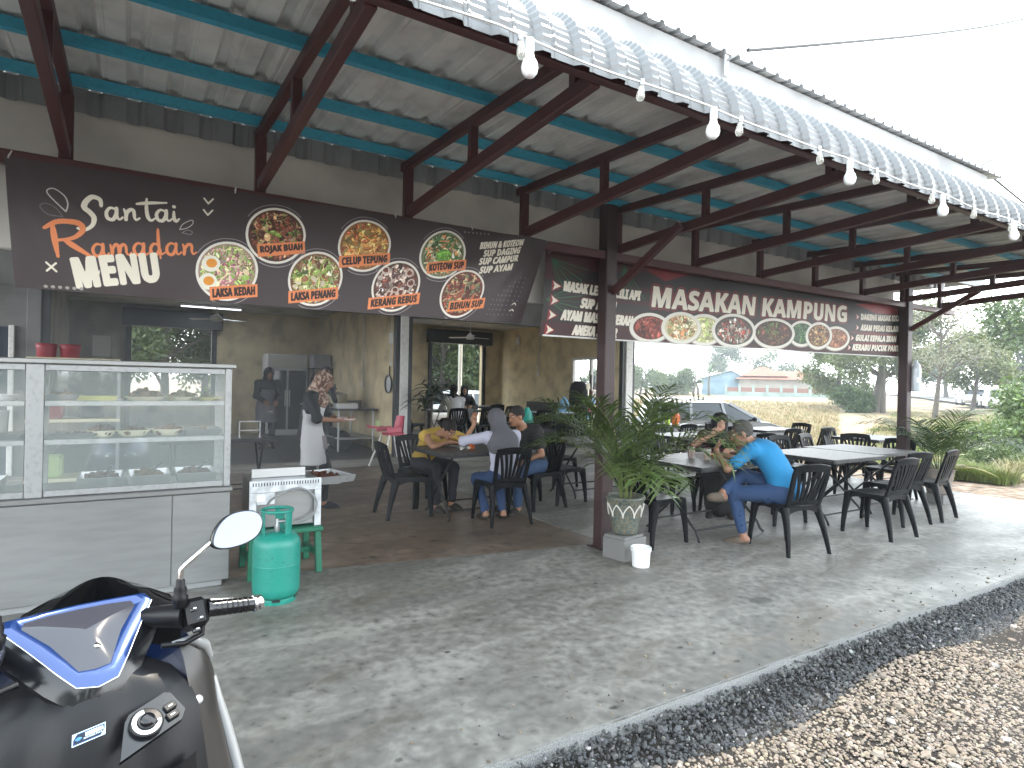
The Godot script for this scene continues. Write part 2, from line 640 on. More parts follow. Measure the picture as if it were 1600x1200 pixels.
# a flat polygon slab with its print laid out over a rectangle of the ground
func slab(poly: PackedVector2Array, top: float, bottom: float, area: Rect2) -> Geo:
	var g := Geo.new()
	var tr := Geometry2D.triangulate_polygon(poly)
	for i in range(0, tr.size(), 3):
		var q := [poly[tr[i]], poly[tr[i + 1]], poly[tr[i + 2]]]
		if (q[1] - q[0]).cross(q[2] - q[0]) < 0:
			q = [q[0], q[2], q[1]]
		var u := []
		for p in q:
			u.append((p - area.position) / area.size)
		g.tri(Vector3(q[0].x, top, q[0].y), Vector3(q[1].x, top, q[1].y), Vector3(q[2].x, top, q[2].y), u[0], u[1], u[2])
	for i in poly.size():
		var a := poly[i]
		var b := poly[(i + 1) % poly.size()]
		var s := g.uv.size()
		g.quad(Vector3(a.x, top, a.y), Vector3(a.x, bottom, a.y), Vector3(b.x, bottom, b.y), Vector3(b.x, top, b.y))
		for k in 4:
			g.uv[s + k] = ((a if k < 2 else b) - area.position) / area.size
	return g

func ground_height(x: float, z: float) -> float:
	# level round the shop, dropping towards the field on the right and behind, then rising slowly
	var away := maxf(maxf(x - 11.5, -z - 17.0), 0.0)
	var drop := smoothstep(0.0, 4.5, away) * 0.45
	if z > -5.5 and x > 0.0:
		drop *= 0.35
	return -0.062 - drop + 0.0125 * clampf(away - 8.0, 0.0, 90.0)

func build_ground():
	var area := Rect2(-4.5, -10.6, 15.2, 8.6)
	var cm := mat("concrete", Color.WHITE, 0.62)
	cm.albedo_texture = concrete_image(1824, 1032, Vector3(0.60, 0.587, 0.556), Vector3(0.475, 0.462, 0.436), Vector3(0.55, 0.50, 0.44), 0.8, true, 5)
	cm.roughness_texture = ntex(0.02, 5, [0.2, 0.8], [grey(0.62), grey(1.0)], 12)
	cm.detail_enabled = true
	cm.detail_blend_mode = BaseMaterial3D.BLEND_MODE_MUL
	cm.detail_albedo = ntex(0.25, 3, [0.1, 0.5, 0.9], [grey(0.82), grey(0.96), grey(1.0)], 77)
	cm.detail_uv_layer = BaseMaterial3D.DETAIL_UV_2
	cm.uv2_triplanar = true
	cm.uv2_world_triplanar = true
	cm.uv2_scale = Vector3.ONE * 1.7
	var hm := mat("hall_cement", Color.WHITE, 0.42)
	hm.albedo_texture = concrete_image(912, 516, Vector3(0.61, 0.535, 0.47), Vector3(0.46, 0.395, 0.34), Vector3(0.54, 0.44, 0.36), 1.8, true, 25)
	hm.detail_enabled = true
	hm.detail_blend_mode = BaseMaterial3D.BLEND_MODE_MUL
	hm.detail_albedo = cm.detail_albedo
	hm.detail_uv_layer = BaseMaterial3D.DETAIL_UV_2
	hm.uv2_triplanar = true
	hm.uv2_world_triplanar = true
	hm.uv2_scale = Vector3.ONE * 1.7
	struct(slab(PackedVector2Array([Vector2(-6, -2.04), Vector2(10.5, -2.04), Vector2(10.5, -10.44), Vector2(3.82, -10.44), Vector2(3.82, -4.42), Vector2(0.8, -4.93), Vector2(-6, -5.95)]), 0.0, -0.2, area), "pavement", cm)
	struct(slab(PackedVector2Array([Vector2(-6, -5.955), Vector2(0.8, -4.935), Vector2(3.815, -4.425), Vector2(3.815, -10.44), Vector2(-6, -10.44)]), -0.004, -0.2, area), "hall_floor", hm)
	# thin mortar lip along the outer edge of the pavement
	var lip := Geo.new()
	var rows := []
	for k in 3:
		var row := []
		for i in 90:
			var x := -6.0 + i * 16.5 / 89.0
			var w := 0.035 + 0.012 * sin(i * 1.7) + rr(-0.008, 0.008)
			row.append([Vector3(x, 0.002, -2.05), Vector3(x, -0.02 + rr(-0.008, 0.008), -2.04 + w), Vector3(x, -0.12, -2.04 + w + rr(0.0, 0.02))][k])
		rows.append(row)
	lip.grid(rows)
	struct(lip, "pavement_edge", worn(mat("mortar", lin(0.46, 0.45, 0.43), 0.9), M.speck_tex, 2.0))
	# bare ground as one sheet out to the horizon, finer near the shop
	var xs := [-400.0, -150.0, -60.0, -30.0]
	var zs := [-420.0, -250.0, -160.0, -110.0, -80.0, -60.0, -45.0, -36.0]
	for i in 40:
		xs.append(-16.0 + i * 1.5)
	xs.append_array([48.0, 60.0, 80.0, 110.0, 160.0, 250.0, 420.0])
	for i in 24:
		zs.append(-30.0 + i * 1.5)
	zs.append_array([8.0, 14.0, 30.0, 60.0, 150.0, 400.0])
	var g := Geo.new()
	rows = []
	for z in zs:
		var row := []
		for x in xs:
			row.append(Vector3(x, ground_height(x, z), z))
		rows.append(row)
	g.grid(rows)
	struct(g, "ground", M.soil)
	# rolled gravel of the forecourt
	g = Geo.new()
	rows = []
	for i in 40:
		var row := []
		for k in 24:
			var x := -9.0 + k * 1.1
			var z := -2.06 + i * 0.32
			row.append(Vector3(x, ground_height(x, z) + 0.015 + 0.010 * sin(x * 2.1 + z * 3.3), z))
		rows.append(row)
	g.grid(rows)
	struct(g, "gravel_bed", M.gravel_bed)
	# loose stones, four shapes
	var shapes := []
	for s in 5:
		var q := Geo.new()
		var rings := []
		var sq := Vector3(1, rr(0.45, 0.7), rr(0.65, 0.95))
		for i in 5:
			var ring := []
			for k in 6:
				var ph := PI * (i + 0.0) / 4.0
				var p := Vector3(sin(ph) * cos(TAU * k / 6.0), -cos(ph), sin(ph) * sin(TAU * k / 6.0)) * rr(0.78, 1.15)
				if i == 0 or i == 4:
					p = Vector3(0, -0.8 if i == 0 else 0.8, 0)
				ring.append(p * sq)
			rings.append(ring)
		for i in 4:
			for k in 6:
				q.quad(rings[i][k], rings[i][(k + 1) % 6], rings[i + 1][(k + 1) % 6], rings[i + 1][k])
		shapes.append(q.mesh())
	for s in 5:
		var xf := []
		var cl := []
		for i in 16000:
			var near := i < 12500
			var x := rr(0.3, 8.0) if near else rr(-2.0, 15.0)
			var z := -2.0 + rr(0.0, 1.0) * (1.75 if near else 6.0)
			if near and x > 4.5 and z > -1.0:
				z = -2.0 + rr(0.0, 1.0)
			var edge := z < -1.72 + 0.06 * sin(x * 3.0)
			var big := rng.randf()
			var r := lerpf(0.005, 0.012, big * big)
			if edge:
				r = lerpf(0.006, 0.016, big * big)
			if rng.randf() < 0.006:
				r = rr(0.018, 0.028)
			var b := Basis(Vector3(rr(-1, 1), rr(-1, 1), rr(-1, 1)).normalized(), rr(0, TAU)).scaled(Vector3.ONE * r) if edge else Basis(Vector3.UP, rr(0, TAU)) * Basis(Vector3(rr(-1, 1), 0, rr(-1, 1)).normalized(), rr(-0.5, 0.5)).scaled(Vector3.ONE * r * 1.15)
			if i % 700 == 0:      # a few stones kicked up onto the pavement
				z = -2.06 - rr(0.0, 1.0) * rr(0.0, 0.5)
			var heap := 0.05 * exp(-pow((z + 1.98) / 0.16, 2.0)) * rng.randf() if edge else 0.0
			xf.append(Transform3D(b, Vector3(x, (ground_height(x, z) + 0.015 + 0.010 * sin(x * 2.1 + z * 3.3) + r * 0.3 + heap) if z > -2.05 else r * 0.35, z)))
			var t := rng.randf()
			var k := Vector3(0.19, 0.153, 0.12)
			if t < 0.2: k = Vector3(0.115, 0.095, 0.078)
			elif t < 0.42: k = Vector3(0.245, 0.20, 0.155)
			elif t < 0.47: k = Vector3(0.28, 0.255, 0.225)
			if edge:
				k = Vector3(0.060, 0.059, 0.060) if t < 0.86 else (Vector3(0.11, 0.105, 0.10) if t < 0.965 else Vector3(0.24, 0.23, 0.22))  # dark strip: the eave shade is mixed into the stone colour
			cl.append(shade(k, 0.22))
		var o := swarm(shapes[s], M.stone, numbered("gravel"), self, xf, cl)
		tag(o, "loose crushed stone spread over the forecourt, coarser along the pavement edge and coloured darker for the eave shade", "gravel", "", "stuff")

func ribbed(width: float, ribs: int, rise: float) -> Array:
	# cross-section of a roof sheet: (across, up) with trapezoid ribs
	var p := []
	var pitch := width / ribs
	for i in ribs:
		var x := (i + 0.5) * pitch
		p.append_array([Vector2(x - 0.042, 0), Vector2(x - 0.020, rise), Vector2(x + 0.020, rise), Vector2(x + 0.042, 0), Vector2(x + pitch * 0.28, 0), Vector2(x + pitch * 0.30, rise * 0.12), Vector2(x + pitch * 0.34, rise * 0.12), Vector2(x + pitch * 0.36, 0)])
	p.push_front(Vector2(0, 0))
	p.append(Vector2(width, 0))
	return p

func sheet_mesh(prof: Array, a: Vector3, b: Vector3) -> Geo:
	var g := Geo.new()
	var up := Vector3.RIGHT.cross(a - b).normalized()
	if up.y < 0:
		up = -up
	for i in prof.size() - 1:
		var o: Vector3 = Vector3.RIGHT * prof[i].x + up * prof[i].y
		var q: Vector3 = Vector3.RIGHT * prof[i + 1].x + up * prof[i + 1].y
		g.quad(a + o, b + o, b + q, a + q)
	return g

func build_shop():
	var s := thing("shop_building", "cream and yellow single-storey shop with open dining shed and white front panel", "building", Vector3(4.2, 0, -10.46))
	var off := -s.position
	var w := func(called: String, m: Material, a: Vector3, b: Vector3, ch := 0.0):
		var g := Geo.new()
		g.box((a + b) * 0.5 + off, (b - a).abs(), Basis.IDENTITY, ch)
		return part(g, called, m, s)
	var xl := -1.1
	var xm := 4.24
	var xr := 9.62
	# raised floors and kerb
	w.call("floor", worn(mat("room_floor", lin(0.10, 0.095, 0.09), 0.5), M.blot_tex, 0.5), Vector3(-6, -0.2, FRONT_Z - 0.02), Vector3(xr + 0.15, 0.115, BACK_Z))
	w.call("kerb", M.concrete if M.has("concrete") else M.plaster, Vector3(-6, -0.2, FRONT_Z + 0.10), Vector3(xr + 0.15, 0.12, FRONT_Z - 0.018), 0.012)
	# back wall with two tall openings
	var openings := [[0.02, 1.66], [7.35, 9.02]]
	var x0 := -6.0
	for o in openings:
		w.call("wall", M.kitchen_plaster if x0 < 0 else M.yellow_plaster, Vector3(x0, 0.1, BACK_Z - 0.15), Vector3(o[0], 3.1, BACK_Z))
		w.call("wall", M.kitchen_plaster if x0 < 0 else M.yellow_plaster, Vector3(o[0], 2.62, BACK_Z - 0.15), Vector3(o[1], 3.1, BACK_Z))
		if x0 < 0:
			w.call("wall", M.kitchen_plaster, Vector3(o[0], 0.1, BACK_Z - 0.15), Vector3(o[1], 1.0, BACK_Z))
		x0 = o[1]
		# shutter box and guide rails round the opening
		w.call("shutter_box", M.shutter_steel, Vector3(o[0] - 0.16, 2.60, BACK_Z + 0.003), Vector3(o[1] + 0.2, 2.98, BACK_Z + 0.28), 0.01)
		w.call("guide_rail", M.shutter_steel, Vector3(o[0] - 0.10, 0.12, BACK_Z + 0.003), Vector3(o[0] + 0.012, 2.60, BACK_Z + 0.06), 0.006)
		w.call("guide_rail", M.shutter_steel, Vector3(o[1] - 0.012, 0.12, BACK_Z + 0.003), Vector3(o[1] + 0.10, 2.60, BACK_Z + 0.06), 0.006)
	w.call("wall", M.kitchen_plaster, Vector3(1.66, 0.1, BACK_Z - 0.15), Vector3(xm, 3.1, BACK_Z - 0.001))
	w.call("wall", M.yellow_plaster, Vector3(9.02, 0.1, BACK_Z - 0.15), Vector3(xr, 3.1, BACK_Z - 0.001))
	# side walls
	w.call("wall", M.kitchen_plaster, Vector3(xl - 0.12, 0.1, BACK_Z), Vector3(xl, 3.1, FRONT_Z - 0.1))
	w.call("partition_wall", M.yellow_plaster, Vector3(xm - 0.06, 0.1, BACK_Z + 0.001), Vector3(xm + 0.06, 3.1, FRONT_Z - 0.17))
	# right wall with a barred window opening
	w.call("wall", M.yellow_plaster, Vector3(xr, 0.1, BACK_Z), Vector3(xr + 0.13, 3.1, -12.55))
	w.call("wall", M.yellow_plaster, Vector3(xr, 2.16, -12.55), Vector3(xr + 0.13, 3.1, -11.05))
	w.call("wall", M.yellow_plaster, Vector3(xr, 0.1, -12.55), Vector3(xr + 0.13, 0.95, -11.05))
	w.call("wall", M.yellow_plaster, Vector3(xr, 0.1, -11.05), Vector3(xr + 0.13, 3.1, FRONT_Z - 0.17))
	var fr = w.call("window_frame", M.white_paint, Vector3(xr - 0.02, 2.10, -12.55), Vector3(xr + 0.10, 2.16, -11.05), 0.006)
	for zz in [-12.52, -11.8, -11.08]:
		var g := Geo.new()
		g.box(Vector3(xr + 0.04, 1.53, zz) + off, Vector3(0.08, 1.14, 0.05), Basis.IDENTITY, 0.005)
		part(g, "jamb", M.white_paint, fr)
	for i in 8:
		var g := Geo.new()
		g.tube([Vector3(xr + 0.05, 0.96, -12.4 + i * 0.17) + off, Vector3(xr + 0.05, 2.1, -12.4 + i * 0.17) + off], 0.009, 6)
		part(g, "bar", M.black_steel, fr)
	# ceilings
	w.call("ceiling", M.ceiling_white, Vector3(-6, 3.08, BACK_Z - 0.15), Vector3(xr + 0.13, 3.2, FRONT_Z - 0.16))
	# front: grey lintel wall, columns, shutter rails
	w.call("lintel", M.grey_wall, Vector3(-6, 2.66, FRONT_Z - 0.16), Vector3(xr + 0.14, 5.4, FRONT_Z + 0.02))
	w.call("wall", M.grey_wall, Vector3(-6, 0.1, FRONT_Z - 0.15), Vector3(xl - 0.05, 2.66, FRONT_Z))
	for cx in [[xm - 0.02, 0.15], [xr + 0.04, 0.20], [xl, 0.16]]:
		w.call("column", M.white_paint if cx[0] > 0 else M.grey_wall, Vector3(cx[0] - cx[1] * 0.5, 0.1, FRONT_Z - 0.16), Vector3(cx[0] + cx[1] * 0.5, 2.66, FRONT_Z + 0.012), 0.008)
		for sd in [-1.0, 1.0]:
			var rx: float = cx[0] + sd * (cx[1] * 0.5 + 0.045)
			w.call("guide_rail", M.shutter_steel, Vector3(rx - 0.042, 0.12, FRONT_Z - 0.14), Vector3(rx + 0.042, 2.66, FRONT_Z - 0.02), 0.006)
	# door and its frame in the left front wall
	var d = w.call("door", mat("navy_door", lin(0.035, 0.045, 0.07), 0.5), Vector3(-1.78, 0.12, FRONT_Z + 0.002), Vector3(-1.36, 2.1, FRONT_Z + 0.04), 0.006)
	for fx in [-1.83, -1.33]:
		var g := Geo.new()
		g.box(Vector3(fx, 1.12, FRONT_Z + 0.03) + off, Vector3(0.06, 2.0, 0.06), Basis.IDENTITY, 0.006)
		part(g, "door_frame", M.white_paint, d)
	# dining-shed roof: ribbed sheets over the whole depth, and the white front panel
	w.call("front_panel", M.plaster, Vector3(-6, 2.2, -4.60), Vector3(9.15, 3.215, -4.53))
	w.call("upper_panel", M.dimmed_plaster, Vector3(-6, 3.22, -4.60), Vector3(9.15, 5.085, -4.532))
	w.call("upper_panel", M.dimmed_plaster, Vector3(9.152, 3.22, -4.60), Vector3(12.05, 5.085, -4.53))
	w.call("added_gable_panel", M.plaster, Vector3(11.98, 3.3, -16.3), Vector3(12.04, 5.085, -4.61))  # unseen panel, added to keep light out of the hall
	for i in 7:
		w.call("roof_beam", M.maroon_steel, Vector3(-5.5 + i * 2.9, 4.9, -16.2), Vector3(-5.4 + i * 2.9, 5.06, -4.62))
	var prof := ribbed(1.16, 5, 0.035)
	var front := sheet_mesh(prof, Vector3(0, 5.10, -4.45) + off, Vector3(0, 6.3, -10.6) + off).mesh()
	var back := sheet_mesh(prof, Vector3(0, 6.3, -10.6) + off, Vector3(0, 5.17, -16.9) + off).mesh()
	for i in 16:
		put(front, "roof_sheet", M.old_roof_metal, s, Vector3(-6.1 + i * 1.16, 0, 0))
		put(back, "roof_sheet", M.old_roof_metal, s, Vector3(-6.1 + i * 1.16, 0, 0))

func build_awning():
	var s := thing("awning", "long metal awning on maroon posts and trusses with curved corrugated eave", "awning", Vector3(3.68, 0, POST_Z))
	var off := -s.position
	for px in [-1.72, 3.70, 9.06]:
		var g := Geo.new()
		g.box(Vector3(px, 1.6, POST_Z) + off, Vector3(0.125, 3.2, 0.125), Basis.IDENTITY, 0.008)
		var p := part(g, "post", M.post_steel, s)
		g = Geo.new()
		g.box(Vector3(px, 0.006, POST_Z) + off, Vector3(0.2, 0.012, 0.2), Basis.IDENTITY, 0.003)
		part(g, "base_plate", M.post_steel, p)
		# knee brace from the post out to the truss
		g = Geo.new()
		g.bar(Vector3(px + 0.02, 2.33, POST_Z + 0.06) + off, Vector3(px + 0.02, 2.77, POST_Z + 0.85) + off, 0.045, 0.06)
		part(g, "brace", M.maroon_steel, p)
	var g := Geo.new()
	g.bar(Vector3(-4.0, 2.66, POST_Z) + off, Vector3(10.4, 2.66, POST_Z) + off, 0.075, 0.075, Vector3.UP, 0.006)
	part(g, "beam", M.maroon_steel, s)
	g = Geo.new()
	g.bar(Vector3(-4.0, 2.845, EAVE_Z - 0.06) + off, Vector3(10.4, 2.845, EAVE_Z - 0.06) + off, 0.05, 0.06, Vector3.UP, 0.005)
	part(g, "eave_beam", M.maroon_steel, s)
	# trusses
	for k in 14:
		var x := -3.43 + k * 1.035
		g = Geo.new()
		g.bar(Vector3(x, 2.735, POST_Z + 0.03) + off, Vector3(x, 2.845, EAVE_Z - 0.09) + off, 0.05, 0.075, Vector3.UP, 0.005)
		var t := part(g, "truss", M.maroon_steel, s)
		g = Geo.new()
		g.bar(Vector3(x, 3.10, POST_Z - 0.1) + off, Vector3(x, 3.02, EAVE_Z - 0.2) + off, 0.05, 0.065, Vector3.UP, 0.005)
		part(g, "top_chord", M.maroon_steel, t)
		for web in [[POST_Z, 2.70, 3.07, 0.068], [-3.30, 2.80, 3.04, 0.05], [EAVE_Z - 0.24, 2.85, 3.0, 0.05]]:
			g = Geo.new()
			g.bar(Vector3(x, web[1], web[0]) + off, Vector3(x, web[2], web[0]) + off, web[3], 0.05, Vector3.FORWARD, 0.004)
			part(g, "web", M.maroon_steel, t)
	# blue purlins
	for p in [[-4.27, 3.155], [-3.72, 3.135], [-3.08, 3.115], [-2.44, 3.09]]:
		g = Geo.new()
		var pr := PackedVector2Array([Vector2(-0.022, -0.026), Vector2(0.022, -0.026), Vector2(0.034, 0.024), Vector2(-0.034, 0.024)])
		g.prism(pr, -4.0, 10.4, Transform3D(Basis(Vector3.FORWARD, Vector3.UP, Vector3.RIGHT), Vector3(0, p[1] - 0.012, p[0]) + off))
		part(g, "purlin", M.blue_steel, s)
	# roof sheets and their curved eave ends
	var ty := 3.125
	var prof := ribbed(1.0, 5, 0.03)
	var flat := sheet_mesh(prof, Vector3(0, ty, EAVE_Z - 0.30) + off, Vector3(0, ty + 0.065, -4.528) + off).mesh()
	g = Geo.new()
	var rad := 0.29
	var cy := ty - rad
	var cz := EAVE_Z - 0.30
	var steps := 26
	for i in prof.size() - 1:
		var rib0: float = prof[i].y
		var rib1: float = prof[i + 1].y
		var rows := []
		for j in steps + 1:
			var an := deg_to_rad(94.0) * j / steps
			var crimp := 0.0030 * (1.0 if j % 2 else -1.0) if j > 1 and j < steps - 1 else 0.0
			var row := []
			for q in [[prof[i].x, rib0], [prof[i + 1].x, rib1]]:
				var r2: float = rad + q[1] + crimp
				row.append(Vector3(q[0], cy + cos(an) * r2, cz + sin(an) * r2) + off)
			rows.append(row)
		for j in steps:
			g.quad(rows[j][0], rows[j + 1][0], rows[j + 1][1], rows[j][1])
	var curved := g.mesh()
	for i in 15:
		var o := put(flat, "roof_sheet", M.roof_metal, s, Vector3(-4.5 + i * 1.0, 0.0, 0))
		put(curved, "curved_end", M.dimmed_eave_metal, o)
		# wind flap: short apron sheet behind the inner purlin
	for i in 15:
		var q := sheet_mesh(prof, Vector3(0, 3.178, -4.46) + off, Vector3(0, 3.035, -4.47) + off)
		put(q.mesh(), "flashing", M.old_roof_metal, s, Vector3(-4.5 + i * 1.0, 0, 0))

# ================= field, houses, trees, cars beyond the shop =================
func leaf_clump(leaves: int, size: float, slim: float) -> ArrayMesh:
	var g := Geo.new()
	for k in leaves:
		var p := Vector3(rr(-1, 1), rr(-1, 1), rr(-1, 1))
		if p.length() > 1.0:
			p = p.normalized() * rr(0.5, 1.0)
		p *= 0.5
		var d := (p.normalized() + Vector3(rr(-0.8, 0.8), rr(-0.9, 0.5), rr(-0.8, 0.8))).normalized()
		var s := d.cross(Vector3(rr(-1, 1), rr(-1, 1), rr(-1, 1))).normalized() * size * slim
		var e := d * size
		g.quad(p, p + e * 0.5 - s, p + e, p + e * 0.5 + s)
	return g.mesh()

func tree(called: String, label: String, group: String, at: Vector3, h: float, spread: float, lobes: int, clumps: int, size: float, k: Vector3, trunk_r: float, bare := 0.0, clear := 0.35) -> Node3D:
	var t := thing(called, label, "tree", at, 0.0, group)
	var g := Geo.new()
	var lean := Vector3(rr(-0.06, 0.06), 1, rr(-0.06, 0.06)) * h
	var bow := Vector3(rr(-0.4, 0.4), 0, rr(-0.4, 0.4)) * trunk_r * 4.0
	var stem := [Vector3(0, -0.2, 0), lean * 0.2 + bow * 0.5, lean * 0.42 + bow, lean * 0.66 + bow * 0.6, lean * 0.86]
	g.tube(stem, [trunk_r * 1.3, trunk_r, trunk_r * 0.8, trunk_r * 0.5, trunk_r * 0.2], 8)
	var tips := []
	for b in lobes:
		var f := rr(0.30 if clear > 0.22 else 0.06, 0.8)
		var fi := f * 4.0
		var q: Vector3 = stem[int(fi)].lerp(stem[int(fi) + 1], fi - int(fi))
		var a := TAU * b / lobes * 1.618 * 2.0 + rr(-0.4, 0.4)
		var reach := spread * rr(0.45, 1.0) * (1.15 - 0.5 * absf(f - 0.45))
		var e := q + Vector3(cos(a) * reach, h * rr(0.08, 0.30), sin(a) * reach)
		e.y = maxf(e.y, h * clear)
		g.tube([q, q.lerp(e, 0.5) + Vector3(0, h * 0.04, 0), e], [trunk_r * 0.42, trunk_r * 0.26, trunk_r * 0.07], 5)
		tips.append(e)
		if bare > 0.0:
			for w in 7:
				var o: Vector3 = q.lerp(e, rr(0.4, 1.0))
				var d := Vector3(rr(-1, 1), rr(0.1, 1.2), rr(-1, 1)) * spread * 0.28
				g.tube([o, o + d * 0.5 + Vector3(rr(-0.1, 0.1), 0, 0), o + d], [trunk_r * 0.12, trunk_r * 0.08, trunk_r * 0.03], 4)
				tips.append(o + d)
	tips.append(lean * 0.9)
	part(g, "trunk", M.bark, t)
	var mesh := leaf_clump(18, 0.34, 0.22)
	var xf := []
	var cl := []
	var rad := spread * (0.42 if bare == 0.0 else 0.20)
	for i in clumps:
		var tip: Vector3 = tips[rng.randi() % tips.size()]
		var v := Vector3(rr(-1, 1), rr(-1, 1), rr(-1, 1))
		if v.length() > 1.0:
			v = v.normalized() * rr(0.6, 1.0)
		var p := tip + v * Vector3(rad, rad * 0.75, rad)
		if p.y < h * clear * 0.6:
			p.y = h * clear * 0.6 + rr(0, 0.3)
		var b := Basis(Vector3(rr(-1, 1), rr(-1, 1), rr(-1, 1)).normalized(), rr(0, TAU))
		xf.append(Transform3D(b.scaled(Vector3.ONE * size * rr(0.6, 1.3)), p))
		cl.append(shade(k, 0.32))
	tag(swarm(mesh, M.leaf, "crown", t, xf, cl), "", "", "", "stuff")
	return t

func shrub(called: String, label: String, group: String, at: Vector3, r: Vector3, clumps: int, size: float, k: Vector3, slim := 0.24) -> Node3D:
	var t := thing(called, label, "shrub", at, 0.0, group)
	var g := Geo.new()
	var lobes := []
	for i in 9:
		var a := rr(0, TAU)
		var e := Vector3(cos(a) * r.x * rr(0.2, 0.85), r.y * rr(0.5, 1.65), sin(a) * r.z * rr(0.2, 0.85))
		g.tube([Vector3(cos(a), -0.3, sin(a)) * 0.1, e * 0.5 + Vector3(0, 0.1, 0), e], [0.04, 0.025, 0.008], 5)
		lobes.append(e)
	part(g, "branches", M.bark, t)
	var xf := []
	var cl := []
	for i in clumps:
		var e: Vector3 = lobes[rng.randi() % lobes.size()]
		var v := Vector3(rr(-1, 1), rr(-1, 1), rr(-1, 1))
		var p := e + v * r * 0.42
		p.y = maxf(p.y, rr(0.0, 0.3))
		xf.append(Transform3D(Basis(Vector3(rr(-1, 1), rr(-1, 1), rr(-1, 1)).normalized(), rr(0, TAU)).scaled(Vector3.ONE * size * rr(0.6, 1.25)), p))
		cl.append(shade(k, 0.34))
	tag(swarm(leaf_clump(16, 0.42, slim), M.leaf, "foliage", t, xf, cl), "", "", "", "stuff")
	return t

func coconut(label: String, at: Vector3, h: float, group: String, banana := false):
	var t := thing("coconut_palm" if not banana else "banana_plant", label, "tree", at, rr(0, TAU), group)
	var g := Geo.new()
	var top := Vector3(rr(-0.4, 0.4), h, rr(-0.4, 0.4))
	g.tube([Vector3(0, -0.3, 0), top * 0.5 + Vector3(0.15, 0, 0), top], [0.22, 0.15, 0.10], 7)
	part(g, "trunk", M.bark, t)
	var c := Geo.new()
	c.colored = true
	for k in 15:
		var a := k * 2.4 + rr(-0.2, 0.2)
		var el := rr(-0.1, 1.2)
		var ln := (2.1 if not banana else 1.7) * rr(0.8, 1.1)
		c.paint(shade(Vector3(0.09, 0.14, 0.045) if not banana else Vector3(0.13, 0.19, 0.05), 0.25))
		var p := top
		var d := Vector3(cos(a) * cos(el), sin(el), sin(a) * cos(el))
		var side := Vector3(-sin(a), 0, cos(a))
		var rows := []
		for i in 8:
			var w := (0.32 if banana else 0.26) * sin(PI * (0.08 + 0.9 * i / 7.0))
			rows.append([p - side * w - Vector3(0, w * 0.7, 0), p, p + side * w - Vector3(0, w * 0.7, 0)])
			p += d * ln / 7.0
			d = (d + Vector3.DOWN * 0.2).normalized()
		if banana:
			c.grid(rows)
		else:
			for i in 7:      # split leaflets
				for q in [[0, 1], [1, 2]]:
					var a0: Vector3 = rows[i][q[0]]
					var a1: Vector3 = rows[i][q[1]]
					var b1: Vector3 = rows[i + 1][q[1]]
					c.tri(a1, b1, a0.lerp(rows[i + 1][q[0]], 0.35)) if q[0] == 0 else c.tri(a0, rows[i + 1][q[0]], a1.lerp(b1, 0.35))
	part(c, "crown", M.leaf, t)

func house_wall_windows(parent: Node3D, a: Vector3, b: Vector3, y0: float, y1: float, spots: Array, out: Vector3):
	for f in spots:
		var c := a.lerp(b, f[0]) + out * 0.04
		var dirv := (b - a).normalized()
		var bs := Basis(dirv, Vector3.UP, dirv.cross(Vector3.UP))
		var g := Geo.new()
		g.box(Vector3(c.x, (y0 + y1) * 0.5, c.z), Vector3(f[1], y1 - y0, 0.06), bs)
		var fr := part(g, "window", M.white_paint, parent)
		g = Geo.new()
		g.box(Vector3(c.x, (y0 + y1) * 0.5, c.z) + out * 0.02, Vector3(f[1] - 0.2, y1 - y0 - 0.2, 0.06), bs)
		part(g, "pane", M.dark_glass, fr)

func hip_roof(parent: Node3D, c: Vector3, ax: Vector3, w: float, d: float, y: float, rise: float, ridge: float, m: Material) -> MeshInstance3D:
	var az := ax.cross(Vector3.UP).normalized()
	var e := []
	for q in [[-1, -1], [1, -1], [1, 1], [-1, 1]]:
		e.append(c + ax * q[0] * w * 0.5 + az * q[1] * d * 0.5 + Vector3(0, y, 0))
	var r0 := c - ax * ridge * 0.5 + Vector3(0, y + rise, 0)
	var r1 := c + ax * ridge * 0.5 + Vector3(0, y + rise, 0)
	var g := Geo.new()
	g.quad(e[0], e[1], r1, r0)
	g.quad(e[2], e[3], r0, r1)
	g.tri(e[1], e[2], r1)
	g.tri(e[3], e[0], r0)
	g.quad(e[0], e[3], e[2], e[1])
	return part(g, "roof", m, parent)

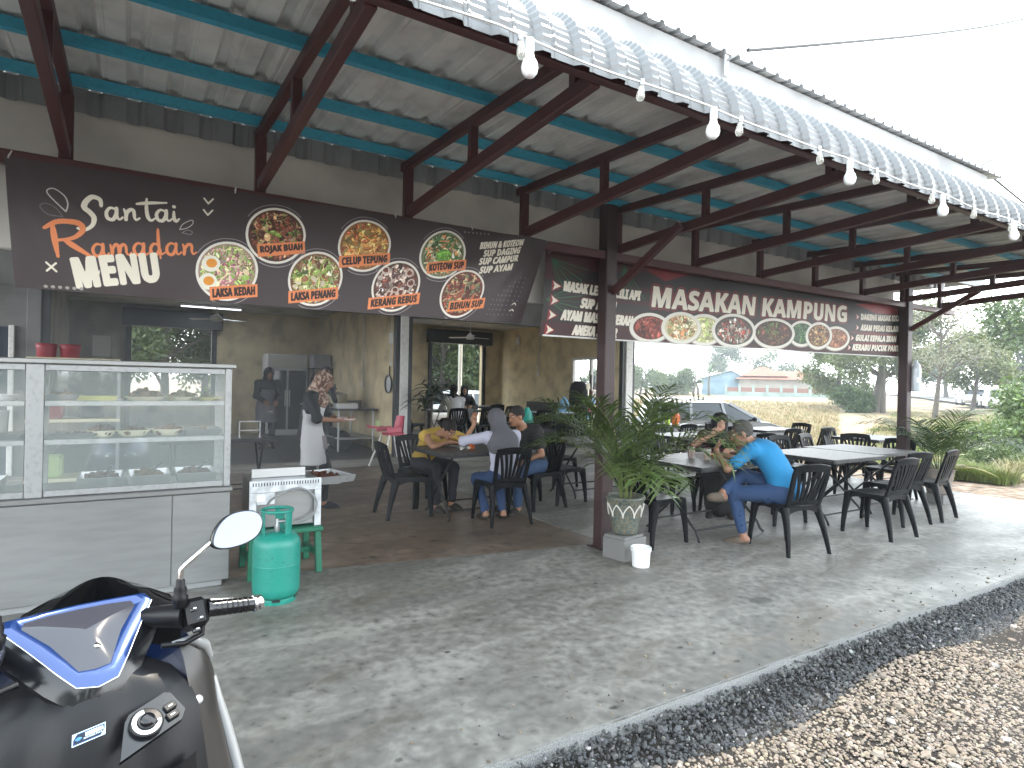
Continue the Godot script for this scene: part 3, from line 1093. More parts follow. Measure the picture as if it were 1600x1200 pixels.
func make_car(called: String, label: String, at: Vector3, turn: float, body: Material) -> Node3D:
	# people carrier: nose along +x
	var t := thing(called, label, "car", at, turn)
	var g := Geo.new()
	var side := [Vector2(-2.12, 0.34), Vector2(-2.16, 0.72), Vector2(-2.10, 0.98), Vector2(-1.2, 1.0), Vector2(0.2, 0.98), Vector2(1.05, 0.97), Vector2(1.55, 0.92), Vector2(2.02, 0.78), Vector2(2.14, 0.56), Vector2(2.10, 0.30), Vector2(1.0, 0.24), Vector2(-1.2, 0.24)]
	var rings := []
	for q in [[-0.82, 0.93], [-0.85, 0.98], [-0.80, 1.0], [0.0, 1.012], [0.80, 1.0], [0.85, 0.98], [0.82, 0.93]]:
		var ring := []
		for p in side:
			var dn: float = 0.0 if p.y < 0.9 else (1.0 - absf(q[0]) / 0.85) * 0.05
			ring.append(Vector3(p.x * q[1], p.y + dn, q[0]))
		rings.append(ring)
	g.loft(rings, true)
	part(g, "body", body, t)
	# cabin: dark glass house and a painted roof
	var low := [Vector2(-2.06, 0.99), Vector2(1.28, 1.0)]
	g = Geo.new()
	var cab := []
	for q in [[0.99, -2.05, 1.30, 0.80], [1.25, -1.98, 0.78, 0.74], [1.48, -1.86, 0.30, 0.67], [1.56, -1.74, 0.02, 0.60]]:
		var y: float = q[0]
		cab.append([Vector3(q[1], y, -q[3]), Vector3(q[2] - 0.1, y, -q[3]), Vector3(q[2], y, -q[3] * 0.7), Vector3(q[2] + 0.03, y, 0), Vector3(q[2], y, q[3] * 0.7), Vector3(q[2] - 0.1, y, q[3]), Vector3(q[1], y, q[3]), Vector3(q[1] - 0.04, y, 0)])
	g.loft(cab, true)
	part(g, "glass", M.dark_glass, t)
	g = Geo.new()
	var rf := []
	for q in [[1.50, -1.90, 0.34, 0.68], [1.585, -1.80, 0.10, 0.62], [1.63, -1.55, -0.25, 0.45], [1.645, -1.3, -0.6, 0.2]]:
		var y: float = q[0]
		rf.append([Vector3(q[1], y, -q[3]), Vector3(q[2] - 0.1, y, -q[3]), Vector3(q[2], y, -q[3] * 0.7), Vector3(q[2] + 0.03, y, 0), Vector3(q[2], y, q[3] * 0.7), Vector3(q[2] - 0.1, y, q[3]), Vector3(q[1], y, q[3]), Vector3(q[1] - 0.04, y, 0)])
	g.loft(rf, true)
	part(g, "roof", body, t)
	for s in [-1.0, 1.0]:
		for pl in [[Vector3(1.22, 0.99, 0.80), Vector3(0.26, 1.50, 0.675)], [Vector3(0.12, 0.99, 0.815), Vector3(0.02, 1.50, 0.685)], [Vector3(-0.98, 0.99, 0.815), Vector3(-0.95, 1.50, 0.685)], [Vector3(-1.99, 0.99, 0.80), Vector3(-1.83, 1.50, 0.67)]]:
			g = Geo.new()
			g.bar(Vector3(pl[0].x, pl[0].y, s * pl[0].z), Vector3(pl[1].x, pl[1].y, s * pl[1].z), 0.03, 0.085, Vector3.RIGHT)
			part(g, "pillar", body, t)
		g = Geo.new()
		g.ball(Vector3(0.95, 1.04, s * 0.93), Vector3(0.06, 0.07, 0.11), 10, 6)
		part(g, "wing_mirror", M.black_plastic, t)
		g = Geo.new()
		g.ball(Vector3(1.95, 0.72, s * 0.62), Vector3(0.16, 0.08, 0.16), 10, 6)
		part(g, "headlight", M.chrome, t)
		for wx in [-1.32, 1.36]:
			g = Geo.new()
			g.lathe([Vector2(0.2, -0.1), Vector2(0.31, -0.1), Vector2(0.325, -0.06), Vector2(0.325, 0.06), Vector2(0.31, 0.1), Vector2(0.2, 0.1)], 22, Vector3(wx, 0.32, s * 0.76), Basis(Vector3.RIGHT, PI / 2))
			var w := part(g, "wheel", M.tyre, t)
			g = Geo.new()
			g.lathe([Vector2(0.0, 0.07), Vector2(0.08, 0.085), Vector2(0.2, 0.075), Vector2(0.205, -0.075), Vector2(0.0, -0.08)], 18, Vector3(wx, 0.32, s * 0.76), Basis(Vector3.RIGHT, PI / 2))
			part(g, "rim", M.aluminium, w)
	return t

func tuft(blades: int, h: float, wide: float, lean: float) -> ArrayMesh:
	var g := Geo.new()
	for k in blades:
		var a := rr(0, TAU)
		var o := Vector3(cos(a), 0, sin(a)) * rr(0, wide)
		var d := Vector3(cos(a) * lean * rr(0.2, 1.0), rr(0.6, 1.0), sin(a) * lean * rr(0.2, 1.0)) * h
		var s := Vector3(-sin(a), 0, cos(a)) * h * 0.035
		g.quad(o - s, o + d * 0.55 - s * 0.8, o + d * 0.55 + s * 0.8, o + s)
		g.tri(o + d * 0.55 - s * 0.8, o + d + Vector3(cos(a), -0.3, sin(a)) * h * 0.25 * lean, o + d * 0.55 + s * 0.8)
	return g.mesh()

func is_green(x: float, z: float) -> bool:
	# grassy strip along the ditch, right of the rice field
	return z > -6.5 - (x - 12.0) * 0.43 + 1.6 * sin(x * 0.5)

func build_background():
	rng.seed = 23
	# harvested field and grassy verge, each a sheet on the ground
	var fm := mat("field_straw", lin(0.66, 0.66, 0.66), 0.95)
	fm.albedo_texture = ntex(0.022, 5, [0.15, 0.35, 0.5, 0.65, 0.85], [Color(0.46, 0.39, 0.29), Color(0.60, 0.51, 0.38), Color(0.67, 0.58, 0.45), Color(0.57, 0.53, 0.38), Color(0.75, 0.68, 0.55)], 121)
	fm.uv1_triplanar = true
	fm.uv1_world_triplanar = true
	fm.uv1_scale = Vector3(0.07, 0.07, 0.16)
	var gmv := mat("verge_grass", lin(0.7, 0.7, 0.7), 0.95)
	worn(gmv, ntex(0.03, 5, [0.2, 0.45, 0.6, 0.85], [Color(0.36, 0.38, 0.18), Color(0.47, 0.50, 0.24), Color(0.58, 0.56, 0.32), Color(0.66, 0.60, 0.42)], 125), 0.2)
	var g := Geo.new()
	var rows := []
	for i in 30:
		var row := []
		for k in 40:
			var x := 16.5 + k * k * 0.055
			var far := -6.5 - (x - 12.0) * 0.43 + 1.6 * sin(x * 0.5)
			var z := lerpf(far, -115.0, pow(i / 29.0, 1.8))
			row.append(Vector3(x, ground_height(x, z) + 0.035, z))
		rows.append(row)
	g.grid(rows)
	struct(g, "field", fm)
	g = Geo.new()
	rows = []
	for i in 12:
		var row := []
		for k in 40:
			var x := 13.4 + k * k * 0.06
			var far := -6.5 - (x - 12.0) * 0.43 + 1.6 * sin(x * 0.5)
			var near := minf(-4.6 + (x - 13.0) * 0.05, far + 18.0)
			var z := lerpf(near, far + 0.3, i / 11.0)
			row.append(Vector3(x, ground_height(x, z) + 0.045 - (0.35 * exp(-pow((z - far - 2.5) / 1.0, 2.0)) if x > 20.0 else 0.0), z))
		rows.append(row)
	g.grid(rows)
	struct(g, "verge", gmv)
	# road beyond the trees
	g = Geo.new()
	rows = []
	for w in [-3.2, 3.2]:
		var row := []
		for k in 40:
			var p := Vector2(30.0 + k * 3.2, 2.0 - k * 2.05)
			p += Vector2(0.54, 0.84) * w
			row.append(Vector3(p.x, ground_height(p.x, p.y) + 0.22, p.y))
		rows.append(row)
	g.grid(rows)
	struct(g, "road", M.asphalt)
	# stubble and grass
	var st := [tuft(7, 0.26, 0.10, 0.8), tuft(6, 0.20, 0.16, 1.2)]
	for v in 2:
		var xf := []
		var cl := []
		for i in 9000:
			var d := 14.0 + pow(rng.randf(), 1.5) * 60.0
			var az := deg_to_rad(rr(38.0, 60.0))
			var p := Vector3(sin(az) * d, 0, -cos(az) * d)
			if p.x < 16.6 or is_green(p.x, p.z) or p.z > -9.0:
				continue
			p.y = ground_height(p.x, p.z) + 0.03
			xf.append(Transform3D(Basis(Vector3.UP, rr(0, TAU)).scaled(Vector3.ONE * rr(0.6, 1.3)), p))
			cl.append(shade([Vector3(0.40, 0.31, 0.18), Vector3(0.48, 0.40, 0.26), Vector3(0.32, 0.23, 0.13), Vector3(0.22, 0.25, 0.10)][0 if rng.randf() < 0.45 else (1 if rng.randf() < 0.5 else (2 if rng.randf() < 0.75 else 3))], 0.2))
		tag(swarm(st[v], M.grass_blade, numbered("rice_stubble"), self, xf, cl), "dry straw stubble standing in the harvested rice field", "stubble", "", "stuff")
	var gr := [tuft(9, 0.24, 0.14, 0.7), tuft(8, 0.15, 0.18, 1.0)]
	for v in 2:
		var xf := []
		var cl := []
		for i in 11000:
			var x := 12.6 + pow(rng.randf(), 1.7) * 38.0
			var far := -6.5 - (x - 12.0) * 0.43
			var z := lerpf(-4.4, far - 1.5, rng.randf())
			if rng.randf() < 0.12:
				z = rr(-9.5, -4.5)
				x = rr(12.6, 17.0)
			var bare := noise_at(x * 0.35, z * 0.35)
			if x < 15.5 and bare < 0.1:
				continue
			var p := Vector3(x, ground_height(x, z) + 0.02, z)
			xf.append(Transform3D(Basis(Vector3.UP, rr(0, TAU)).scaled(Vector3.ONE * rr(0.6, 1.4) * (0.7 if bare < 0.0 else 1.05)), p))
			cl.append(shade(Vector3(0.22, 0.27, 0.08) if bare > 0.15 else Vector3(0.40, 0.35, 0.20), 0.3))
		tag(swarm(gr[v], M.grass_blade, numbered("grass"), self, xf, cl), "tall green and yellowing grass on the verge by the ditch", "grass", "", "stuff")
	# parked car beyond the back row of tables
	make_car("parked_car", "silver people carrier parked beyond the back row of tables", Vector3(15.3, ground_height(15.3, -12.9), -12.9), deg_to_rad(-24.0), M.car_silver)
	make_car("parked_car", "white car on the road behind the bare tree", Vector3(66.5, ground_height(66.5, -26.0) + 0.2, -26.0), deg_to_rad(32.0), M.car_white)
	make_car("parked_car", "white car on the road half hidden by the yellow-green tree", Vector3(60.0, ground_height(60.0, -21.5) + 0.2, -21.5), deg_to_rad(32.0), M.car_white)
	# houses
	var hb := Vector3(89.0, 0, -60.5)
	var ax := Vector3(0.62, 0, 0.78).normalized()
	var az := ax.cross(Vector3.UP).normalized()
	var y0 := ground_height(hb.x, hb.z) - 0.2
	var h := thing("bungalow", "wide bungalow with an orange-red hipped tile roof behind the mint wall", "house", Vector3(hb.x, y0, hb.z))
	g = Geo.new()
	g.box(Vector3(0, 1.35, 0), Vector3(13.5, 2.9, 8), Basis(ax, Vector3.UP, ax.cross(Vector3.UP)))
	part(g, "wall", M.cream_house, h)
	var rf := hip_roof(h, Vector3.ZERO, ax, 15.0, 9.5, 2.75, 1.4, 7.0, M.tile_roof)
	hip_roof(h, -ax * 3.2 - az * -0.4, ax, 7.0, 7.2, 3.25, 1.55, 0.6, M.tile_roof)
	hip_roof(h, ax * 1.0 - az * 5.4, ax, 3.4, 2.6, 2.0, 0.6, 1.4, M.grey_roof)
	for q in [-4.8, -1.8, 2.6, 5.2]:
		house_wall_windows(h, ax * (q - 1.0) - az * 4.02, ax * (q + 1.0) - az * 4.02, 0.9, 2.2, [[0.5, 1.5]], -az)
	for q in [-0.4, 2.4]:
		g = Geo.new()
		g.box(ax * q - az * 6.3 + Vector3(0, 1.0, 0), Vector3(0.2, 2.0, 0.2))
		part(g, "porch_post", M.white_paint, h)
	var bb := Vector3(85.0, 0, -69.0)
	y0 = ground_height(bb.x, bb.z) - 0.2
	h = thing("blue_house", "pale blue house with a grey gabled roof beyond the field", "house", Vector3(bb.x, y0, bb.z))
	g = Geo.new()
	var bs := Basis(ax, Vector3.UP, ax.cross(Vector3.UP))
	g.prism(PackedVector2Array([Vector2(-3.3, 0), Vector2(3.3, 0), Vector2(3.3, 2.9), Vector2(1.2, 4.1), Vector2(-3.3, 2.9)]), -4.0, 4.0, Transform3D(bs, Vector3.ZERO))
	part(g, "wall", M.blue_house, h)
	g = Geo.new()
	g.bar(bs * Vector3(-3.7, 2.78, 0), bs * Vector3(1.2, 4.2, 0), 8.8, 0.12, Vector3.UP)
	g.bar(bs * Vector3(1.2, 4.2, 0), bs * Vector3(3.8, 2.75, 0), 8.8, 0.12, Vector3.UP)
	part(g, "roof", M.grey_roof, h)
	for q in [-1.9, 0.4, 1.9]:
		house_wall_windows(h, bs * Vector3(q - 0.5, 0, 0) - az * 4.02, bs * Vector3(q + 0.5, 0, 0) - az * 4.02, 0.3 if q < 1 else 1.1, 2.2, [[0.5, 0.8]], -az)
	# boundary wall with pillars and brown panels
	var wa := Vector3(74.5, 0, -60.0)
	var wb := Vector3(84.0, 0, -48.5)
	y0 = ground_height(79.0, -54.0) - 0.3
	var wt := thing("boundary_wall", "mint green boundary wall with pillars and brown panels along the field", "wall", Vector3(wa.x, y0, wa.z))
	var wd := (wb - wa)
	var wn := wd.normalized()
	bs = Basis(wn, Vector3.UP, wn.cross(Vector3.UP))
	g = Geo.new()
	g.box(wd * 0.5 + Vector3(0, 0.5, 0), Vector3(wd.length(), 1.0, 0.15), bs)
	part(g, "plinth", M.mint_wall, wt)
	for i in 9:
		g = Geo.new()
		g.box(wd * (i / 8.0) + Vector3(0, 0.95, 0), Vector3(0.34, 1.9, 0.34), bs)
		g.box(wd * (i / 8.0) + Vector3(0, 1.96, 0), Vector3(0.46, 0.12, 0.46), bs)
		part(g, "pillar", M.mint_wall, wt)
		if i < 8:
			g = Geo.new()
			g.box(wd * ((i + 0.5) / 8.0) + Vector3(0, 1.32, 0), Vector3(wd.length() / 8.0 - 0.36, 0.62, 0.05), bs)
			part(g, "panel", M.brown_fence, wt)
	# palms and bananas left of the houses
	for i in 7:
		var x := 63.5 + i * 2.1
		var z := -72.0 + i * 1.25
		coconut("coconut palm with drooping fronds, right of the banana clump at the field's far edge" if i == 6 else "coconut palm in the grove at the far edge of the field", Vector3(x, ground_height(x, z), z), [4.0, 2.6, 3.4, 2.9, 2.2, 3.2, 3.6][i], "palms at the far edge of the field")
	for i in 13:
		var x := 60.0 + i * 1.25 + rr(-0.6, 0.6)
		var z := -74.5 + i * 0.75 + rr(-1, 1)
		if i % 2:
			shrub("grove_bush", "bushy growth in the grove at the far edge of the field", "bushes in the grove at the far edge of the field", Vector3(x, ground_height(x, z), z), Vector3(1.7, rr(1.5, 2.4), 1.5), 380, 0.8, Vector3(0.19, 0.24, 0.09))
		else:
			coconut("banana plant in the grove at the far edge of the field", Vector3(x, ground_height(x, z), z), rr(1.4, 2.4), "banana plants at the far edge of the field", true)
	tree("far_tree", "tall round-crowned tree rising behind the pale blue house", "", Vector3(113.0, 0.4, -92.0), 11.5, 4.0, 9, 380, 1.5, Vector3(0.16, 0.19, 0.10), 0.3, 0.0, 0.5)
	tree("far_tree", "low spreading tree just left of the orange-red roof", "", Vector3(118.0, 0.4, -84.0), 9.0, 4.0, 8, 300, 1.4, Vector3(0.16, 0.19, 0.10), 0.3, 0.0, 0.5)
	# trees on the right along the ditch
	tree("roadside_tree", "large leafy tree under the red banner's right end, with a pale leaning trunk", "", Vector3(48.0, ground_height(48.0, -25.0), -25.0), 8.0, 3.4, 13, 1000, 0.75, Vector3(0.16, 0.20, 0.075), 0.30, 0.0, 0.36)
	tree("roadside_tree", "leafy tree at the left edge of the roadside group, next to the boundary wall", "", Vector3(52.5, ground_height(52.5, -30.2), -30.2), 6.4, 2.5, 12, 900, 0.7, Vector3(0.19, 0.24, 0.085), 0.2, 0.0, 0.16)
	tree("roadside_tree", "slim forked tree between the large leafy tree and the far post", "", Vector3(46.5, ground_height(46.5, -23.6), -23.6), 7.5, 2.4, 9, 360, 0.7, Vector3(0.17, 0.20, 0.08), 0.16, 0.0, 0.46)
	tree("bare_tree", "almost leafless pale tree just right of the far awning post", "", Vector3(42.5, ground_height(42.5, -18.5), -18.5), 7.6, 3.2, 12, 300, 0.45, Vector3(0.36, 0.35, 0.25), 0.14, 1.0, 0.35)
	tree("roadside_tree", "yellow-green tree by the road right of the bare tree", "", Vector3(58.0, ground_height(58, -22.5), -22.5), 6.2, 2.7, 9, 700, 0.8, Vector3(0.20, 0.23, 0.07), 0.16, 0.0, 0.25)
	tree("overhanging_tree", "tree with dark drooping leaf masses at the right edge of the picture", "", Vector3(37.5, ground_height(37.5, -9.6), -9.6), 9.0, 3.1, 12, 800, 0.8, Vector3(0.13, 0.20, 0.06), 0.25, 0.0, 0.52)
	tree("far_tree", "hazy tree beyond the road, right of the electricity pole", "", Vector3(95.0, 0.3, -32.0), 8.0, 5.0, 9, 500, 1.5, Vector3(0.12, 0.15, 0.06), 0.3, 0.0, 0.3)
	tree("far_tree", "hazy tree beyond the road, left of the electricity pole", "", Vector3(100.0, 0.3, -42.0), 7.0, 5.0, 9, 500, 1.5, Vector3(0.12, 0.15, 0.06), 0.3, 0.0, 0.3)
	shrub("shrub", "dark dense shrub at the foot of the large leafy tree", "", Vector3(45.5, ground_height(45.5, -25.3), -25.3), Vector3(1.5, 0.9, 1.3), 420, 0.6, Vector3(0.11, 0.17, 0.055))
	shrub("shrub", "big glossy roadside shrub filling the right edge of the picture", "", Vector3(24.4, ground_height(24.4, -7.2), -7.2), Vector3(1.35, 1.25, 1.2), 620, 0.42, Vector3(0.17, 0.25, 0.07))
	shrub("shrub", "low leafy shrub left of the big glossy shrub", "", Vector3(22.6, ground_height(22.6, -7.9), -7.9), Vector3(1.1, 0.6, 1.0), 380, 0.34, Vector3(0.19, 0.27, 0.08))
	shrub("shrub", "leafy shrub behind the big glossy shrub by the road", "", Vector3(28.5, ground_height(28.5, -8.6), -8.6), Vector3(1.6, 1.1, 1.4), 560, 0.5, Vector3(0.15, 0.22, 0.06))
	shrub("grass_clump", "bright clump of long grass right of the far clay pot", "", Vector3(17.6, ground_height(17.6, -6.3), -6.3), Vector3(0.6, 0.30, 0.5), 260, 0.5, Vector3(0.14, 0.20, 0.06), 0.05)
	# trees behind the shop, seen through the two back openings
	var bx := [-1.0, 1.0, 2.6, 10.6, 12.8, 14.6, 17.0]
	var ls := ["light green tree behind the kitchen opening, left", "tree with a pale forked trunk behind the kitchen opening", "light green tree behind the kitchen opening, right", "bright green tree behind the white pole in the yellow room's opening", "dark bushy tree right of the white pole outside the yellow room", "tree at the right edge of the yellow room's opening", "tree farthest right behind the shop"]
	for i in 7:
		var z: float = [-26.0, -22.5, -27.5, -29.0, -27.0, -29.5, -28.0][i]
		tree("back_tree", ls[i], "trees behind the shop", Vector3(bx[i], ground_height(bx[i], z), z), [7.5, 7.0, 7.0, 7.0, 6.5, 7.5, 7.0][i], 2.9, 16, 1500, 0.62, [Vector3(0.20, 0.27, 0.09), Vector3(0.17, 0.24, 0.08), Vector3(0.24, 0.31, 0.10), Vector3(0.28, 0.34, 0.09), Vector3(0.12, 0.18, 0.06), Vector3(0.16, 0.23, 0.07), Vector3(0.16, 0.23, 0.07)][i], 0.13, 0.0, 0.05)
	g = Geo.new()
	g.tube([Vector3(8.9, -0.4, -17.4), Vector3(8.9, 3.4, -17.4)], 0.062, 12)
	solo(g, "white_pole", M.white_paint, "white round pole just outside the yellow room's back opening", "pole")
	make_car("parked_car", "white car parked among the trees behind the yellow room", Vector3(13.6, ground_height(13.6, -25.0), -25.0), deg_to_rad(20.0), M.car_white)
	# electricity poles with cross-arms and wires
	for p in [[Vector3(71.1, 0.0, -26.4), 6.6, "nearer concrete electricity pole by the road"], [Vector3(92.4, 0.2, -36.6), 7.0, "farther leaning electricity pole by the road"]]:
		var pt := thing("electricity_pole", p[2], "pole", p[0])
		g = Geo.new()
		g.tube([Vector3(0, -0.4, 0), Vector3(0, p[1], 0)], [0.16, 0.10], 8)
		part(g, "shaft", M.plaster, pt)
		g = Geo.new()
		g.box(Vector3(0, p[1] - 0.4, 0), Vector3(1.4, 0.1, 0.1), Basis(Vector3.UP, 0.6))
		part(g, "cross_arm", M.bark, pt)
	for q in 3:
		g = Geo.new()
		var pts := []
		for i in 13:
			var f := i / 12.0
			pts.append(Vector3(92.4, 6.8, -36.6).lerp(Vector3(71.1, 6.3, -26.4), f) + Vector3(0, -0.9 * sin(PI * f) - q * 0.45, q * 0.2))
		pts.append(Vector3(48.0, 7.4 - q * 0.4, -11.0 + q * 0.3))
		g.tube(pts, 0.018, 4)
		solo(g, "power_line", M.black_cable, ["top power line between the electricity poles", "middle power line between the electricity poles", "lowest power line between the electricity poles"][q], "cable", "power lines by the road")
	# service wires leaving the shop roof
	for q in [[Vector3(5.45, 5.02, -4.2), Vector3(26.0, 14.2, -7.0), "upper service wire crossing the sky from the shop's front panel"], [Vector3(12.2, 5.25, -4.9), Vector3(34.0, 14.4, -9.2), "lower service wire crossing the sky from the shop's roof end"], [Vector3(12.45, 5.16, -4.6), Vector3(36.0, 8.2, -9.5), "short service wire leaving the roof's right corner"]]:
		g = Geo.new()
		var pts := []
		for i in 15:
			var f := i / 14.0
			pts.append(q[0].lerp(q[1], f) + Vector3(0, -0.25 * sin(PI * f), 0))
		g.tube(pts, 0.02, 5)
		solo(g, "service_wire", M.black_cable, q[2], "cable")

var _n: FastNoiseLite
func noise_at(x: float, z: float) -> float:
	if _n == null:
		_n = noise(0.35, 3, 17)
	return _n.get_noise_2d(x, z)

func reflected_trees():
	# trees across the road behind the viewer; they show in the counter's glass and steel
	for i in 4:
		var x := -9.0 + i * 6.5
		tree("opposite_tree", "tree across the road, seen only as a reflection in the counter glass, %s" % ["leftmost", "second", "third", "rightmost"][i], "trees across the road", Vector3(x, -0.1, 17.0 + (i % 2) * 3.0), 6.5, 3.0, 12, 700, 0.9, Vector3(0.12, 0.18, 0.05), 0.2, 0.0, 0.12)

# ================= printed banners =================
class Canvas:
	var im: Image
	var r := RandomNumberGenerator.new()
	func _init(w: int, h: int, k: Color):
		im = Image.create(w, h, false, Image.FORMAT_RGB8)
		im.fill(k)
		r.seed = 3
	func span(x0: float, x1: float, y: int, k: Color):
		var a := int(round(x0))
		var b := int(round(x1))
		if b > a:
			im.fill_rect(Rect2i(a, y, b - a, 1), k)
	func tri(a: Vector2, b: Vector2, c: Vector2, k: Color):
		var lo := int(ceil(minf(a.y, minf(b.y, c.y)) - 0.5))
		var hi := int(floor(maxf(a.y, maxf(b.y, c.y)) - 0.5))
		for y in range(maxi(lo, 0), mini(hi, im.get_height() - 1) + 1):
			var yy := y + 0.5
			var x0 := 1e9
			var x1 := -1e9
			for e in [[a, b], [b, c], [c, a]]:
				var p: Vector2 = e[0]
				var q: Vector2 = e[1]
				if (p.y <= yy and q.y > yy) or (q.y <= yy and p.y > yy):
					var x := p.x + (yy - p.y) / (q.y - p.y) * (q.x - p.x)
					x0 = minf(x0, x)
					x1 = maxf(x1, x)
			if x1 > x0:
				span(x0, x1, y, k)
	func poly(p: PackedVector2Array, k: Color):
		var t := Geometry2D.triangulate_polygon(p)
		for i in range(0, t.size(), 3):
			tri(p[t[i]], p[t[i + 1]], p[t[i + 2]], k)
	func oval(c: Vector2, rx: float, ry: float, k: Color, turn := 0.0):
		if turn == 0.0:
			for y in range(maxi(0, int(c.y - ry)), mini(im.get_height() - 1, int(c.y + ry)) + 1):
				var d := (y + 0.5 - c.y) / ry
				if absf(d) < 1.0:
					var w := rx * sqrt(1.0 - d * d)
					span(c.x - w, c.x + w, y, k)
			return
		var p := PackedVector2Array()
		for i in 12:
			p.append(c + Vector2(cos(TAU * i / 12.0) * rx, sin(TAU * i / 12.0) * ry).rotated(turn))
		for i in 12:
			tri(c, p[i], p[(i + 1) % 12], k)
	func smooth(pts: Array, n := 6) -> Array:
		var o := []
		for i in pts.size() - 1:
			var p0: Vector2 = pts[maxi(0, i - 1)]
			var p1: Vector2 = pts[i]
			var p2: Vector2 = pts[i + 1]
			var p3: Vector2 = pts[mini(pts.size() - 1, i + 2)]
			for j in n:
				o.append(p1.cubic_interpolate(p2, p0, p3, float(j) / n))
		o.append(pts[-1])
		return o
	func stroke(pts: Array, w: float, k: Color, taper := false):
		for i in pts.size():
			var f := float(i) / maxf(1, pts.size() - 1)
			var ww := w * (0.55 + 0.45 * sin(PI * clampf(f * 1.1, 0, 1))) if taper else w
			oval(pts[i], ww * 0.5, ww * 0.5, k)
			if i:
				var d: Vector2 = (pts[i] - pts[i - 1])
				var s := d.orthogonal().normalized() * ww * 0.5
				tri(pts[i - 1] - s, pts[i] - s, pts[i] + s, k)
				tri(pts[i - 1] - s, pts[i] + s, pts[i - 1] + s, k)
	func ring(c: Vector2, rad: float, w: float, k: Color, a0 := 0.0, a1 := TAU):
		var p := []
		for i in 49:
			var a := lerpf(a0, a1, i / 48.0)
			p.append(c + Vector2(cos(a), sin(a)) * rad)
		stroke(p, w, k)
	# lettering: the word spans from a to b along its baseline, h is the letter height
	func word(text: String, a: Vector2, b: Vector2, h: float, k: Color, bold := 0.0, skew := 0.0, serif := false):
		var tm := TextMesh.new()
		var f := SystemFont.new()
		f.font_names = PackedStringArray(["Droid Serif" if serif else "Droid Sans"])
		f.font_weight = 700
		tm.font = f
		tm.font_size = 48
		tm.depth = 0.0
		tm.pixel_size = 0.01
		tm.curve_step = 2.0
		tm.text = text
		var ar := tm.get_mesh_arrays()
		if ar.is_empty():
			return
		var v: PackedVector3Array = ar[Mesh.ARRAY_VERTEX]
		if v.is_empty():
			return
		var ix: PackedInt32Array = ar[Mesh.ARRAY_INDEX] if ar[Mesh.ARRAY_INDEX] != null else PackedInt32Array(range(v.size()))
		var lo := v[0]
		var hi := v[0]
		for p in v:
			lo = lo.min(p)
			hi = hi.max(p)
		var ux := (b - a)
		var up := Vector2(ux.y, -ux.x).normalized() * h + ux.normalized() * h * skew
		var q := PackedVector2Array()
		for p in v:
			var s := (p - lo) / (hi - lo).max(Vector3(1e-6, 1e-6, 1e-6))
			q.append(a + ux * s.x + up * s.y)
		var offs := [Vector2.ZERO]
		if bold > 0.0:
			offs.append_array([Vector2(bold, 0), Vector2(-bold, 0), Vector2(0, bold), Vector2(0, -bold), Vector2(bold, bold) * 0.7, Vector2(-bold, -bold) * 0.7, Vector2(bold, -bold) * 0.7, Vector2(-bold, bold) * 0.7])
		for o in offs:
			for i in range(0, ix.size(), 3):
				tri(q[ix[i]] + o, q[ix[i + 1]] + o, q[ix[i + 2]] + o, k)
	func jitter(k: Color, amt: float) -> Color:
		var m := 1.0 + r.randf_range(-amt, amt)
		return Color(clampf(k.r * m, 0, 1), clampf(k.g * m, 0, 1), clampf(k.b * m, 0, 1))
	# a heap of food bits inside an oval plate
	func food(c: Vector2, rx: float, ry: float, base: Color, bits: Array, count: int, size: float, strands := 0.0):
		oval(c, rx, ry, base)
		for i in count:
			var a := r.randf() * TAU
			var d := sqrt(r.randf()) * 0.86
			var p := c + Vector2(cos(a) * rx, sin(a) * ry) * d
			var k := jitter(bits[r.randi() % bits.size()], 0.35)
			var s := size * r.randf_range(0.4, 1.1) * minf(1.0, (1.02 - d) * 4.0)
			if r.randf() < strands:
				var q := [p]
				var an := r.randf() * TAU
				for j in 5:
					an += r.randf_range(-0.7, 0.7)
					var nx: Vector2 = q[-1] + Vector2(cos(an), sin(an)) * s * 0.9
					if ((nx - c) / Vector2(rx, ry)).length() < 0.93:
						q.append(nx)
				stroke(q, maxf(2.0, s * 0.32), k)
			else:
				oval(p, s, s * r.randf_range(0.35, 0.8), k, r.randf() * PI + 0.01)
				oval(p + Vector2(-s * 0.2, -s * 0.2), s * 0.4, s * 0.2, jitter(k.lightened(0.25), 0.2), r.randf() * PI + 0.01)

